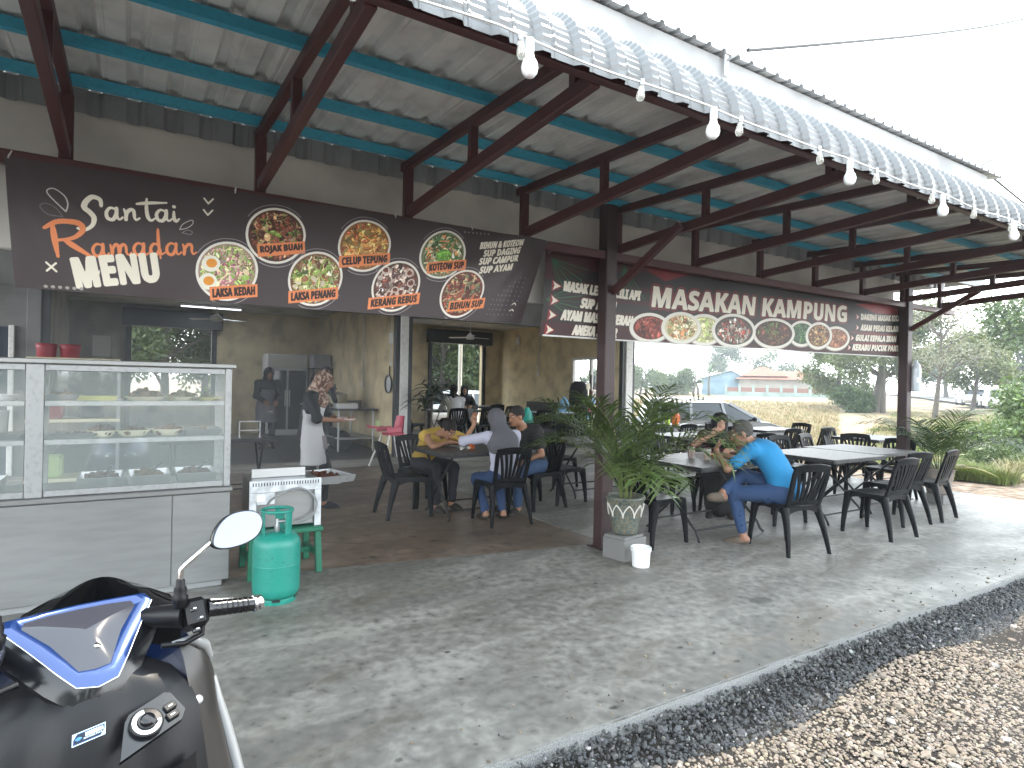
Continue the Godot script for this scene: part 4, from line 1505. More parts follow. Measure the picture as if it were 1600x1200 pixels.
func santai_print() -> ImageTexture:
	var bg := Color(0.25, 0.205, 0.212)
	var c := Canvas.new(2000, 411, bg)
	var cream := Color(0.90, 0.87, 0.80)
	var orange := Color(0.89, 0.53, 0.33)
	# brush lettering
	var brush := func(strokes: Array, o: Vector2, s: float, turn: float, w: float, k: Color):
		for st in strokes:
			var p := []
			for i in range(0, st.size(), 2):
				p.append(o + (Vector2(st[i], st[i + 1]) * s).rotated(turn))
			c.stroke(c.smooth(p), w, k, true)
	var la := [20, 4, 10, 0, 1, 10, 2, 24, 12, 27, 20, 14, 22, 1, 21, 20, 25, 27, 32, 22]
	var ln := [1, 3, 3, 14, 2, 27, 5, 12, 14, 3, 20, 6, 20, 20, 23, 27, 30, 23]
	var lm := [1, 3, 2, 27, 5, 12, 12, 3, 17, 8, 17, 26, 20, 11, 27, 3, 32, 8, 32, 22, 36, 27, 42, 22]
	var li := [2, 3, 1, 20, 5, 27, 12, 21]
	var at := func(l: Array, dx: float, dy: float) -> Array:
		var o := []
		for i in l.size():
			o.append(l[i] + (dx if i % 2 == 0 else dy))
		return o
	brush.call([[62, 14, 60, -6, 40, -14, 22, 2, 16, 22, 30, 38, 40, 56, 34, 80, 12, 96, -6, 92]], Vector2(178, 112), 1.0, -0.06, 17.0, cream)
	var wd := Vector2(252, 128)
	brush.call([at.call(la, 0, 0), at.call(ln, 36, 0), [86, -26, 83, 0, 84, 20, 90, 27, 98, 22], [64, -12, 90, -16, 126, -18], at.call(la, 102, 0), at.call(li, 138, 0), [141, -10, 142, -8]], wd, 1.42, -0.13, 12.0, cream)
	brush.call([[12, -6, 14, 40, 18, 92], [-10, 4, 24, -18, 78, -20, 92, 2, 66, 30, 22, 40], [40, 38, 66, 58, 112, 90]], Vector2(98, 210), 1.0, -0.05, 18.0, orange)
	brush.call([at.call(la, 0, 0), at.call(lm, 36, 0), at.call(la, 84, 0), [140, -34, 138, 0, 139, 36], [139, 6, 128, 1, 120, 12, 122, 25, 132, 26, 139, 14, 142, 26, 150, 22], at.call(la, 154, 0), at.call(ln, 190, 0)], Vector2(214, 252), 1.42, -0.14, 11.0, orange)
	c.word("MENU", Vector2(172, 396), Vector2(416, 353), 92, cream, 5.0)
	for q in 4:
		var p := Vector2(166 + q * 66, 352 - q * 11)
		c.poly(PackedVector2Array([p + Vector2(-6, 0), p + Vector2(8, -8), p + Vector2(60, -10), p + Vector2(72, -12), p + Vector2(60, 2), p + Vector2(8, 8)]), bg) if q == 9 else c.tri(p + Vector2(-8, 2), p + Vector2(4, -7), p + Vector2(4, 8), cream)
	c.stroke([Vector2(88, 324), Vector2(114, 350)], 7, cream)
	c.stroke([Vector2(88, 350), Vector2(114, 324)], 7, cream)
	for i in 6:
		c.oval(Vector2(82 + i * 20, 400), 6, 5, Color(0.62, 0.6, 0.58))
	for p in [Vector2(554, 52), Vector2(555, 94)]:
		c.stroke([p + Vector2(-14, -9), p + Vector2(0, 8), p + Vector2(14, -11)], 6, cream)
	c.stroke(c.smooth([Vector2(146, 154), Vector2(106, 110), Vector2(100, 92), Vector2(118, 84), Vector2(144, 104), Vector2(152, 130), Vector2(146, 154)]), 4, Color(0.75, 0.72, 0.7))
	c.stroke(c.smooth([Vector2(138, 172), Vector2(100, 170), Vector2(80, 148), Vector2(92, 136), Vector2(118, 144), Vector2(138, 172)]), 3, Color(0.42, 0.40, 0.42))
	c.stroke(c.smooth([Vector2(470, 168), Vector2(480, 146), Vector2(506, 128), Vector2(510, 140), Vector2(494, 158), Vector2(470, 168)]), 3, Color(0.75, 0.72, 0.7))
	c.stroke(c.smooth([Vector2(478, 178), Vector2(494, 166), Vector2(510, 170), Vector2(504, 180), Vector2(478, 178)]), 3, Color(0.5, 0.48, 0.48))
	# round food pictures with orange name strips
	var green := Color(0.42, 0.52, 0.22)
	var dishes := [
		[Vector2(637, 297), Color(0.62, 0.52, 0.45), [Color(0.60, 0.72, 0.38), Color(0.85, 0.78, 0.62), Color(0.62, 0.35, 0.42), Color(0.80, 0.66, 0.62), Color(0.48, 0.58, 0.28)], 0.6, "LAKSA KEDAH", Vector2(588, 404), Vector2(755, 379)],
		[Vector2(792, 145), Color(0.30, 0.18, 0.13), [Color(0.42, 0.22, 0.14), Color(0.75, 0.62, 0.45), Color(0.25, 0.12, 0.09), Color(0.55, 0.30, 0.22), green], 0.15, "ROJAK BUAH", Vector2(737, 232), Vector2(907, 196)],
		[Vector2(965, 292), Color(0.45, 0.30, 0.20), [Color(0.80, 0.76, 0.52), Color(0.86, 0.80, 0.68), Color(0.62, 0.70, 0.36), Color(0.55, 0.36, 0.24), green], 0.5, "LAKSA PENANG", Vector2(875, 394), Vector2(1070, 362)],
		[Vector2(1135, 141), Color(0.55, 0.36, 0.20), [Color(0.86, 0.66, 0.36), Color(0.78, 0.50, 0.26), Color(0.70, 0.36, 0.22), Color(0.88, 0.74, 0.48), Color(0.5, 0.42, 0.22)], 0.25, "CELUP TEPUNG", Vector2(1049, 240), Vector2(1254, 201)],
		[Vector2(1307, 291), Color(0.32, 0.22, 0.18), [Color(0.78, 0.70, 0.64), Color(0.50, 0.26, 0.20), Color(0.30, 0.16, 0.13), Color(0.86, 0.80, 0.75), Color(0.45, 0.32, 0.30)], 0.1, "KERANG REBUS", Vector2(1207, 395), Vector2(1435, 354)],
		[Vector2(1482, 137), Color(0.42, 0.46, 0.34), [Color(0.30, 0.44, 0.24), Color(0.86, 0.82, 0.70), Color(0.85, 0.55, 0.35), Color(0.75, 0.74, 0.60), Color(0.25, 0.36, 0.2)], 0.35, "KOTEOW SUP", Vector2(1430, 225), Vector2(1606, 190)],
		[Vector2(1629, 297), Color(0.42, 0.20, 0.15), [Color(0.52, 0.20, 0.15), Color(0.34, 0.16, 0.13), Color(0.75, 0.66, 0.50), Color(0.40, 0.40, 0.28), Color(0.62, 0.34, 0.24)], 0.25, "BIHUN SUP", Vector2(1584, 380), Vector2(1766, 349)],
	]
	for i in dishes.size():
		var d: Array = dishes[i]
		c.ring(d[0] + Vector2(-3, -4), 114, 3, Color(0.55, 0.52, 0.52), PI * 1.15, PI * 1.75)
		c.food(d[0], 101, 101, d[1], d[2], 430, 15.0, d[3])
		if i == 0:
			for e in [Vector2(-58, -22), Vector2(-62, 42)]:
				c.oval(d[0] + e, 31, 29, Color(0.92, 0.90, 0.84))
				c.oval(d[0] + e + Vector2(2, -2), 18, 16, Color(0.88, 0.58, 0.20))
		if i == 4:
			for e in 9:
				var p: Vector2 = d[0] + Vector2(c.r.randf_range(-68, 68), c.r.randf_range(-68, 68))
				c.ring(p, 15, 5, Color(0.80, 0.72, 0.66))
				c.oval(p, 9, 8, Color(0.42, 0.20, 0.15))
		if i == 5:
			c.food(d[0] + Vector2(6, 6), 36, 28, Color(0.4, 0.6, 0.25), [Color(0.35, 0.58, 0.22), Color(0.5, 0.7, 0.3)], 60, 11.0, 0.0)
		c.ring(d[0], 103, 9, Color(0.90, 0.88, 0.84))
		c.ring(d[0] + Vector2(4, 4), 115, 3, Color(0.60, 0.57, 0.57), PI * 0.15, PI * 0.65)
		var u: Vector2 = (d[6] - d[5])
		var nrm := Vector2(u.y, -u.x).normalized()
		c.poly(PackedVector2Array([d[5] + nrm * -2, d[6] + nrm * -2, d[6] + nrm * 46, d[5] + nrm * 46]), orange)
		c.word(d[4], d[5] + u * 0.06 + nrm * 8, d[6] - u * 0.06 + nrm * 8, 29, Color(0.18, 0.12, 0.12), 1.5)
	c.word("BIHUN & KOTEOW", Vector2(1650, 88), Vector2(1870, 46), 30, cream, 1.6, 0.15)
	c.word("SUP DAGING", Vector2(1676, 122), Vector2(1864, 86), 30, cream, 1.6, 0.15)
	c.word("SUP CAMPUR", Vector2(1664, 162), Vector2(1866, 124), 30, cream, 1.6, 0.15)
	c.word("SUP AYAM", Vector2(1680, 200), Vector2(1848, 168), 30, cream, 1.6, 0.15)
	for i in 7:
		c.oval(Vector2(1560 + i * 19, 22 - i * 1.5), 4, 4, Color(0.55, 0.53, 0.54))
	for i in 9:
		for j in 7:
			if i + j > 4:
				c.oval(Vector2(1800 + j * 24, 200 + i * 22), 3.5, 3.5, Color(0.42, 0.42, 0.46))
	for p in [Vector2(1935, 320), Vector2(1935, 350)]:
		c.stroke([p + Vector2(-10, 8), p, p + Vector2(10, 8)], 4, cream)
	return ImageTexture.create_from_image(c.im)

func kampung_print() -> ImageTexture:
	var c := Canvas.new(2048, 261, Color(0.135, 0.095, 0.10))
	var red := Color(0.55, 0.10, 0.13)
	var cream := Color(0.89, 0.86, 0.80)
	# red sweeps and palm leaves in the corners
	c.poly(PackedVector2Array([Vector2(0, 0), Vector2(700, 0), Vector2(480, 30), Vector2(330, 26), Vector2(150, 50), Vector2(0, 90)]), Color(0.24, 0.065, 0.08))
	c.poly(PackedVector2Array([Vector2(370, 0), Vector2(620, 0), Vector2(480, 46), Vector2(420, 26)]), Color(0.46, 0.09, 0.12))
	c.poly(PackedVector2Array([Vector2(1600, 40), Vector2(2048, 0), Vector2(2048, 60), Vector2(1760, 70)]), red)
	c.poly(PackedVector2Array([Vector2(0, 261), Vector2(0, 214), Vector2(320, 226), Vector2(900, 246), Vector2(2048, 236), Vector2(2048, 261)]), Color(0.22, 0.07, 0.09))
	for row in [80, 125, 170, 216]:
		c.poly(PackedVector2Array([Vector2(90, row + 4), Vector2(420, row), Vector2(1500, row + 14), Vector2(430, row + 16), Vector2(90, row + 14)]), Color(0.24, 0.055, 0.075))
	for row in [214, 168]:
		c.poly(PackedVector2Array([Vector2(1540, row), Vector2(1720, row - 12), Vector2(2040, row - 10), Vector2(1720, row + 6)]), Color(0.42, 0.08, 0.11))
	for e in [[Vector2(20, 20), 0.15, 8], [Vector2(10, 150), -0.5, 7], [Vector2(2030, 30), 2.4, 8], [Vector2(2040, 180), 3.4, 8], [Vector2(300, 10), 0.9, 6]]:
		for q in e[2]:
			var a: float = e[1] + q * 0.16
			c.stroke([e[0], e[0] + Vector2(cos(a), sin(a)) * (140 - q * 6)], 7, Color(0.10, 0.26, 0.15) if q % 2 else Color(0.16, 0.36, 0.22), true)
	c.word("MASAKAN KAMPUNG", Vector2(424, 139), Vector2(1534, 123), 68, red, 11.0, 0.08)
	c.word("MASAKAN KAMPUNG", Vector2(424, 139), Vector2(1534, 123), 68, Color(0.10, 0.04, 0.05), 7.0, 0.08)
	c.word("MASAKAN KAMPUNG", Vector2(424, 139), Vector2(1534, 123), 68, cream, 3.0, 0.08)
	var arrow := func(p: Vector2, s: float):
		c.tri(p + Vector2(-s * 1.1, -s * 1.25), p + Vector2(s * 1.5, s * 0.1), p + Vector2(-s * 1.1, s * 1.35), red)
		c.poly(PackedVector2Array([p + Vector2(-s * 0.8, -s * 0.9), p + Vector2(s, 0.05 * s), p + Vector2(-s * 0.8, s), p + Vector2(-s * 0.35, 0.05 * s)]), cream)
	var left := [["MASAK LEMAK CILI API", Vector2(68, 117), Vector2(368, 124)], ["SUP AYAM", Vector2(136, 165), Vector2(269, 168)], ["AYAM MASAK MERAH", Vector2(69, 208), Vector2(342, 211)], ["ANEKA SAYUR", Vector2(116, 253), Vector2(286, 255)]]
	for i in 4:
		arrow.call(Vector2(41 - i * 3, 104 + i * 46), 15.0)
		c.word(left[i][0], left[i][1], left[i][2], 30, cream, 2.2, 0.1)
	var rt := [["DAGING MASAK KICAP", Vector2(1642, 107), Vector2(1997, 92)], ["ASAM PEDAS KELADI", Vector2(1644, 154), Vector2(1972, 143)], ["GULAI KEPALA IKAN", Vector2(1614, 201), Vector2(1948, 191)], ["KERABU PUCUK PAKU", Vector2(1602, 243), Vector2(1982, 234)]]
	for i in 4:
		arrow.call(rt[i][1] + Vector2(-26, -10), 11.0)
		c.word(rt[i][0], rt[i][1], rt[i][2], 25, cream, 2.0, 0.12)
	var br := Color(0.36, 0.14, 0.10)
	var ds := [
		[428, 213, 84, 46, br, [Color(0.5, 0.2, 0.15), Color(0.3, 0.1, 0.08), Color(0.62, 0.3, 0.24)]],
		[682, 205, 88, 53, Color(0.72, 0.72, 0.52), [Color(0.78, 0.78, 0.56), Color(0.62, 0.68, 0.40), Color(0.84, 0.80, 0.66)]],
		[570, 204, 86, 52, Color(0.80, 0.76, 0.62), [Color(0.86, 0.82, 0.70), Color(0.75, 0.5, 0.3), Color(0.62, 0.62, 0.4)]],
		[1239, 190, 82, 48, Color(0.14, 0.22, 0.14), [Color(0.16, 0.36, 0.18), Color(0.10, 0.22, 0.12), Color(0.3, 0.45, 0.25)]],
		[1471, 198, 90, 47, Color(0.50, 0.30, 0.20), [Color(0.62, 0.42, 0.30), Color(0.44, 0.22, 0.15), Color(0.7, 0.5, 0.36)]],
		[1352, 192, 82, 52, Color(0.40, 0.28, 0.18), [Color(0.75, 0.62, 0.42), Color(0.5, 0.34, 0.2), Color(0.36, 0.22, 0.14)]],
		[1066, 198, 116, 56, Color(0.25, 0.16, 0.12), [Color(0.34, 0.18, 0.13), Color(0.20, 0.12, 0.10), Color(0.34, 0.42, 0.2), Color(0.52, 0.3, 0.22)]],
		[839, 200, 112, 59, Color(0.28, 0.26, 0.24), [Color(0.85, 0.82, 0.76), Color(0.30, 0.26, 0.24), Color(0.5, 0.44, 0.38), Color(0.6, 0.25, 0.2)]],
	]
	for d in ds:
		c.oval(Vector2(d[0], d[1] + 2), d[2] + 9, d[3] + 7, Color(0.60, 0.58, 0.54))
		c.oval(Vector2(d[0], d[1]), d[2] + 8, d[3] + 5, Color(0.86, 0.85, 0.81))
		c.food(Vector2(d[0], d[1]), d[2] - 8, d[3] - 6, d[4], d[5], 220, 11.0, 0.35)
	return ImageTexture.create_from_image(c.im)

func banner_mesh(corners: Array, cols: int, rowsn: int, bulge: float, sd: float, curl: float) -> Geo:
	# corners: top left, top right, bottom right, bottom left
	var rows := []
	for j in rowsn + 1:
		var v := float(j) / rowsn
		var row := []
		for i in cols + 1:
			var u := float(i) / cols
			var p: Vector3 = (corners[0] as Vector3).lerp(corners[1], u).lerp((corners[3] as Vector3).lerp(corners[2], u), v)
			var tie := absf(fposmod(u * 5.0 + sd, 1.0) - 0.5)
			p.y -= (0.012 * (1.0 - 4.0 * tie * tie)) * (1.0 - v)
			p.z += bulge * sin(PI * v) * (0.7 + 0.3 * sin(u * 9.0 + sd)) + 0.006 * sin(u * 30.0 + v * 3.0 + sd) * (1.0 - v * 0.5)
			# pleats running in from the tied corners
			var dl := Vector2(u * (corners[1].x - corners[0].x), v * 0.7).length()
			p.z += 0.014 * sin(atan2(v * 0.7, u * 3.6 + 0.001) * 22.0) * exp(-dl * 2.4) * minf(1.0, dl * 8.0)
			var dr := Vector2((1.0 - u) * (corners[1].x - corners[0].x), v * 0.7).length()
			p.z += 0.016 * sin(atan2(v * 0.7, (1.0 - u) * 3.6 + 0.001) * 20.0) * exp(-dr * 2.2) * minf(1.0, dr * 8.0)
			if curl > 0.0:
				var f := clampf((u - 0.90) / 0.10, 0, 1) * v
				p.z += curl * f * f
				p.x -= curl * 0.5 * f
			row.append(p)
		rows.append(row)
	var g := Geo.new()
	g.grid(rows)
	return g

func build_banners():
	var z := POST_Z + 0.075
	var m1 := mat("banner_dark", Color.WHITE, 0.5)
	m1.albedo_texture = santai_print()
	m1.texture_repeat = false
	var b1 := thing("menu_banner", "dark brown vinyl menu banner with seven round food pictures", "banner", Vector3(1.2, 2.3, z))
	var o1 := -b1.position
	part(banner_mesh([Vector3(-0.585, 2.655, z) + o1, Vector3(2.985, 2.70, z) + o1, Vector3(2.70, 1.965, z) + o1, Vector3(-0.53, 1.945, z) + o1], 90, 16, 0.035, 0.3, 0.16), "sheet", m1, b1)
	var m2 := mat("banner_red", Color.WHITE, 0.5)
	m2.albedo_texture = kampung_print()
	m2.texture_repeat = false
	var b2 := thing("dish_banner", "long dark red vinyl banner with a row of plated dishes behind the near post", "banner", Vector3(6.1, 2.3, z - 0.165))
	z = POST_Z - 0.09
	b2.position.z = z
	var o2 := -b2.position
	part(banner_mesh([Vector3(3.06, 2.645, z) + o2, Vector3(9.30, 2.735, z) + o2, Vector3(9.25, 1.955, z) + o2, Vector3(3.02, 1.905, z) + o2], 110, 14, 0.03, 1.1, 0.0), "sheet", m2, b2)
	var g := Geo.new()
	for y in [2.70, 1.925]:
		g.tube([Vector3(3.05, y - 0.045 if y > 2 else y - 0.02, z + 0.004) + o2, Vector3(6.2, y - 0.005, z + 0.006) + o2, Vector3(9.27, y + 0.03, z + 0.004) + o2], 0.009, 6)
	part(g, "hem_rod", M.white_paint, b2)
	for q in [[b1, o1, [-0.57, 0.55, 1.62, 2.25, 2.96], POST_Z + 0.075, 2.655, 2.70], [b2, o2, [3.1, 4.6, 6.1, 7.6, 9.25], POST_Z - 0.09, 2.645, 2.735]]:
		for x in q[2]:
			g = Geo.new()
			var y: float = lerpf(q[4], q[5], (x - q[2][0]) / (q[2][4] - q[2][0])) - 0.02
			g.tube([Vector3(x, y, q[3] + 0.01) + q[1], Vector3(x + 0.01, y + 0.05, POST_Z + (0.045 if q[3] > POST_Z else -0.045)) + q[1], Vector3(x, y + 0.02, q[3] - 0.01) + q[1]], 0.004, 5)
			part(g, "cable_tie", M.paper, q[0])

# ================= food display counter and the things round it =================
func tray_mesh(w: float, d: float, h: float, flare := 0.02) -> Geo:
	var g := Geo.new()
	var o := [Vector3(-w / 2 - flare, h, -d / 2 - flare), Vector3(w / 2 + flare, h, -d / 2 - flare), Vector3(w / 2 + flare, h, d / 2 + flare), Vector3(-w / 2 - flare, h, d / 2 + flare)]
	var b := [Vector3(-w / 2, 0, -d / 2), Vector3(w / 2, 0, -d / 2), Vector3(w / 2, 0, d / 2), Vector3(-w / 2, 0, d / 2)]
	var i := []
	var ib := []
	for k in 4:
		i.append(o[k] * Vector3(0.94, 1, 0.92))
		ib.append(b[k] * Vector3(0.93, 1, 0.92) + Vector3(0, 0.006, 0))
	for k in 4:
		var n := (k + 1) % 4
		g.quad(b[k], o[k], o[n], b[n])
		g.quad(o[k], i[k], i[n], o[n])
		g.quad(i[k], ib[k], ib[n], i[n])
	g.quad(b[0], b[1], b[2], b[3])
	g.quad(ib[0], ib[3], ib[2], ib[1])
	return g

func food_heap(w: float, d: float, y: float, h: float, bits: int) -> Geo:
	var g := Geo.new()
	for k in bits:
		var p := Vector3(rr(-0.42, 0.42) * w, 0, rr(-0.42, 0.42) * d)
		var f := 1.0 - pow(Vector2(p.x / w, p.z / d).length() * 1.7, 2.0)
		p.y = y + h * maxf(0.0, f) * rr(0.3, 1.0)
		g.ball(p, Vector3(rr(0.018, 0.04), rr(0.010, 0.02), rr(0.014, 0.03)), 7, 4, Basis(Vector3(rr(-1, 1), rr(-1, 1), rr(-1, 1)).normalized(), rr(0, 3)))
	return g

func plate_mesh(r: float, h: float) -> Geo:
	var g := Geo.new()
	g.lathe([Vector2(0, 0), Vector2(r * 0.55, 0), Vector2(r * 0.75, h * 0.3), Vector2(r, h), Vector2(r * 0.97, h), Vector2(r * 0.7, h * 0.35), Vector2(r * 0.5, h * 0.12), Vector2(0, h * 0.12)], 24)
	return g

func build_case():
	rng.seed = 31
	var x0 := -2.2
	var x1 := 0.625
	var zf := -4.76
	var zb := -5.40
	var s := thing("display_counter", "long stainless steel food counter with a glazed showcase on top", "display case", Vector3(-0.8, 0, -5.08))
	var off := -s.position
	var bx := func(called: String, m: Material, a: Vector3, b: Vector3, ch := 0.004, parent: Node3D = null):
		var g := Geo.new()
		g.box((a + b) * 0.5 + off, (b - a).abs(), Basis.IDENTITY, ch)
		return part(g, called, m, parent if parent else s)
	bx.call("plinth", M.dull_steel, Vector3(x0 + 0.04, 0.0, zb + 0.04), Vector3(x1 - 0.04, 0.06, zf - 0.04))
	bx.call("cabinet", M.stainless, Vector3(x0, 0.05, zb), Vector3(x1, 0.675, zf - 0.012))
	bx.call("front_panel", M.stainless, Vector3(x0, 0.052, zf - 0.010), Vector3(0.262, 0.672, zf + 0.004), 0.003)
	bx.call("front_panel", M.stainless, Vector3(0.266, 0.052, zf - 0.010), Vector3(x1 - 0.002, 0.672, zf + 0.004), 0.003)
	bx.call("ledge", M.stainless, Vector3(x0 - 0.01, 0.676, zb - 0.01), Vector3(x1 + 0.012, 0.712, zf + 0.02), 0.006)
	bx.call("lid", M.stainless, Vector3(x0 - 0.01, 1.545, zb), Vector3(x1 + 0.02, 1.577, zf + 0.025), 0.005)
	# uprights, rails, shelves
	for x in [x0 + 0.02, -1.62, -0.49, x1 - 0.024]:
		var w := 0.042 if x != -0.49 else 0.09
		bx.call("upright", M.aluminium, Vector3(x - w / 2, 0.713, zf - 0.04), Vector3(x + w / 2, 1.544, zf + 0.002), 0.004)
		bx.call("upright", M.aluminium, Vector3(x - 0.018, 0.713, zb + 0.002), Vector3(x + 0.018, 1.544, zb + 0.04), 0.004)
	for y in [1.055, 1.298]:
		bx.call("shelf_rail", M.aluminium, Vector3(x0 + 0.045, y - 0.017, zf - 0.034), Vector3(-0.538, y + 0.017, zf - 0.004), 0.003)
		bx.call("shelf_rail", M.aluminium, Vector3(-0.442, y - 0.017, zf - 0.034), Vector3(x1 - 0.048, y + 0.017, zf - 0.004), 0.003)
		bx.call("shelf", M.dull_steel, Vector3(x0 + 0.04, y - 0.006, zb + 0.045), Vector3(x1 - 0.046, y + 0.004, zf - 0.036), 0.0)
	for y in [1.522, 0.735]:
		bx.call("frame_rail", M.aluminium, Vector3(-0.442, y - 0.02, zf - 0.03), Vector3(x1 - 0.048, y + 0.02, zf - 0.006), 0.003)
		bx.call("frame_rail", M.aluminium, Vector3(x0 + 0.045, y - 0.02, zf - 0.03), Vector3(-0.538, y + 0.02, zf - 0.006), 0.003)
	bx.call("glass_pane", M.case_glass, Vector3(-0.441, 0.757, zf - 0.003), Vector3(x1 - 0.049, 1.500, zf), 0.0)
	bx.call("glass_pane", M.case_glass, Vector3(x0 + 0.046, 0.757, zf - 0.003), Vector3(-0.539, 1.500, zf), 0.0)
	bx.call("glass_pane", M.case_glass, Vector3(x1 - 0.010, 0.715, zb + 0.045), Vector3(x1 - 0.006, 1.54, zf - 0.045), 0.0)
	# dishes inside: each one a thing
	var dish := func(called: String, label: String, cat: String, at: Vector3, shape: Geo, m: Material, heap: Geo, fm: Material):
		var t := thing(called, label, cat, at)
		part(shape, "dish", m, t)
		if heap:
			part(heap, "food", fm, t)
	var ys := 1.303
	dish.call("platter", "yellow-green platter on the top shelf, third from the right", "plate", Vector3(-0.18, ys, -5.0), tray_mesh(0.20, 0.16, 0.035), M.yellow_ware, null, null)
	dish.call("platter", "cream platter of cutlets on the top shelf, middle", "plate", Vector3(0.10, ys, -5.02), plate_mesh(0.14, 0.035), M.cream_ware, food_heap(0.22, 0.22, 0.02, 0.06, 34), M.curry_food)
	dish.call("platter", "cream platter of pale food on the top shelf, second from the right", "plate", Vector3(0.32, ys, -5.02), plate_mesh(0.12, 0.035), M.cream_ware, food_heap(0.2, 0.2, 0.02, 0.05, 30), M.pale_food)
	dish.call("platter", "yellow platter at the right end of the top shelf", "plate", Vector3(0.50, ys, -5.06), plate_mesh(0.10, 0.03), M.yellow_ware, food_heap(0.14, 0.14, 0.01, 0.02, 14), M.pale_food)
	dish.call("bowl", "pale bowl on the top shelf, left of the wide upright", "bowl", Vector3(-0.68, ys, -4.96), plate_mesh(0.10, 0.045), M.white_plastic, null, null)
	dish.call("platter", "yellow dish on the top shelf behind the wide upright", "plate", Vector3(-0.42, ys, -5.05), plate_mesh(0.12, 0.04), M.cream_ware, food_heap(0.16, 0.16, 0.01, 0.02, 16), M.pale_food)
	ys = 1.060
	dish.call("platter", "oval dish of yellow food on the middle shelf, left of centre", "plate", Vector3(0.03, ys, -5.0), plate_mesh(0.11, 0.05), M.cream_ware, food_heap(0.18, 0.18, 0.03, 0.03, 24), M.curry_food)
	dish.call("platter", "oval dish of yellow food on the middle shelf, right of centre", "plate", Vector3(0.24, ys, -5.02), plate_mesh(0.11, 0.05), M.cream_ware, food_heap(0.18, 0.18, 0.03, 0.04, 24), M.fried_food)
	dish.call("steel_tray", "steel tray at the right end of the middle shelf", "tray", Vector3(0.46, ys, -5.05), tray_mesh(0.20, 0.26, 0.05), M.stainless, food_heap(0.18, 0.22, 0.01, 0.02, 16), M.curry_food)
	dish.call("steel_tray", "steel tray with tongs on the middle shelf by the wide upright", "tray", Vector3(-0.30, ys, -5.0), tray_mesh(0.20, 0.22, 0.04), M.stainless, food_heap(0.18, 0.2, 0.01, 0.02, 14), M.fried_food)
	dish.call("steel_tray", "steel tray of pale food left of the platter on the top shelf", "tray", Vector3(-0.36, 1.303, -4.9), tray_mesh(0.14, 0.18, 0.05), M.stainless, food_heap(0.14, 0.18, 0.03, 0.03, 18), M.curry_food)
	dish.call("platter", "dish of fried pieces left of centre on the middle shelf", "plate", Vector3(-0.15, ys, -4.98), plate_mesh(0.09, 0.05), M.cream_ware, food_heap(0.14, 0.14, 0.03, 0.05, 22), M.fried_food)
	dish.call("steel_tray", "wide steel tray on the middle shelf under the tumblers", "tray", Vector3(-0.75, ys, -5.0), tray_mesh(0.34, 0.26, 0.04), M.stainless, null, null)
	var g := Geo.new()
	g.lathe([Vector2(0, 0), Vector2(0.03, 0), Vector2(0.036, 0.14), Vector2(0.033, 0.14), Vector2(0.028, 0.006), Vector2(0, 0.006)], 20)
	var tum := solo(g, "tumbler", M.stainless, "left one of two steel tumblers on the middle shelf", "tumbler", "steel tumblers", Vector3(-0.76, ys + 0.048, -4.95))
	copy_of(tum, "right one of two steel tumblers on the middle shelf", Vector3(-0.67, ys + 0.048, -4.95))
	for k in 4:
		dish.call("warmer_tray", ["deep steel tray at the left of the bottom row behind the wide upright", "deep steel tray in the bottom row, second from the right", "deep steel tray in the bottom row, middle of the right pane", "deep steel tray at the right end of the bottom row"][k], "tray", Vector3([-0.80, -0.15, 0.13, 0.42][k], 0.713, -5.05), tray_mesh(0.22, 0.34, 0.09), M.stainless, food_heap(0.2, 0.3, 0.05, 0.05, 44), [M.curry_food, M.fried_food, M.curry_food, M.fried_food][k])
		var h := Geo.new()
		h.tube([Vector3(0.02, 0.07, 0.02), Vector3(0.05, 0.13, 0.12), Vector3(0.07, 0.15, 0.17)], [0.006, 0.006, 0.008], 6)
		solo(h, "serving_spoon", M.dark_ware, ["black serving spoon in the leftmost bottom tray", "black serving spoon in the second bottom tray", "black serving spoon in the middle bottom tray", "black serving spoon in the right-hand bottom tray"][k], "spoon", "serving spoons", Vector3([-0.80, -0.15, 0.13, 0.42][k], 0.73, -5.05))
	dish.call("green_basin", "lime green plastic basin behind the left pane of the counter", "basin", Vector3(-0.95, 0.713, -5.12), plate_mesh(0.2, 0.2), M.green_plastic, null, null)
	# gas cylinder
	var t := thing("gas_cylinder", "teal green gas cylinder with a collar ring in front of the fryer", "cylinder", Vector3(0.86, 0, -4.32))
	g = Geo.new()
	g.lathe([Vector2(0.0, 0.03), Vector2(0.125, 0.03), Vector2(0.147, 0.06), Vector2(0.151, 0.10), Vector2(0.151, 0.242), Vector2(0.1535, 0.246), Vector2(0.1535, 0.252), Vector2(0.151, 0.256), Vector2(0.151, 0.37), Vector2(0.146, 0.405), Vector2(0.125, 0.435), Vector2(0.08, 0.455), Vector2(0.0, 0.462)], 36)
	part(g, "tank", M.cylinder_green, t)
	g = Geo.new()
	g.lathe([Vector2(0.118, 0.055), Vector2(0.128, 0.04), Vector2(0.128, 0.0), Vector2(0.121, 0.0), Vector2(0.118, 0.035)], 36)
	var fr := part(g, "foot_ring", M.cylinder_green, t)
	for k in 5:
		var a := TAU * k / 5.0 + 0.5
		g = Geo.new()
		g.box(Vector3(cos(a) * 0.128, 0.028, sin(a) * 0.128), Vector3(0.004, 0.016, 0.05), Basis(Vector3.UP, -a), 0.001)
		part(g, "drain_slot", M.black_steel, fr)
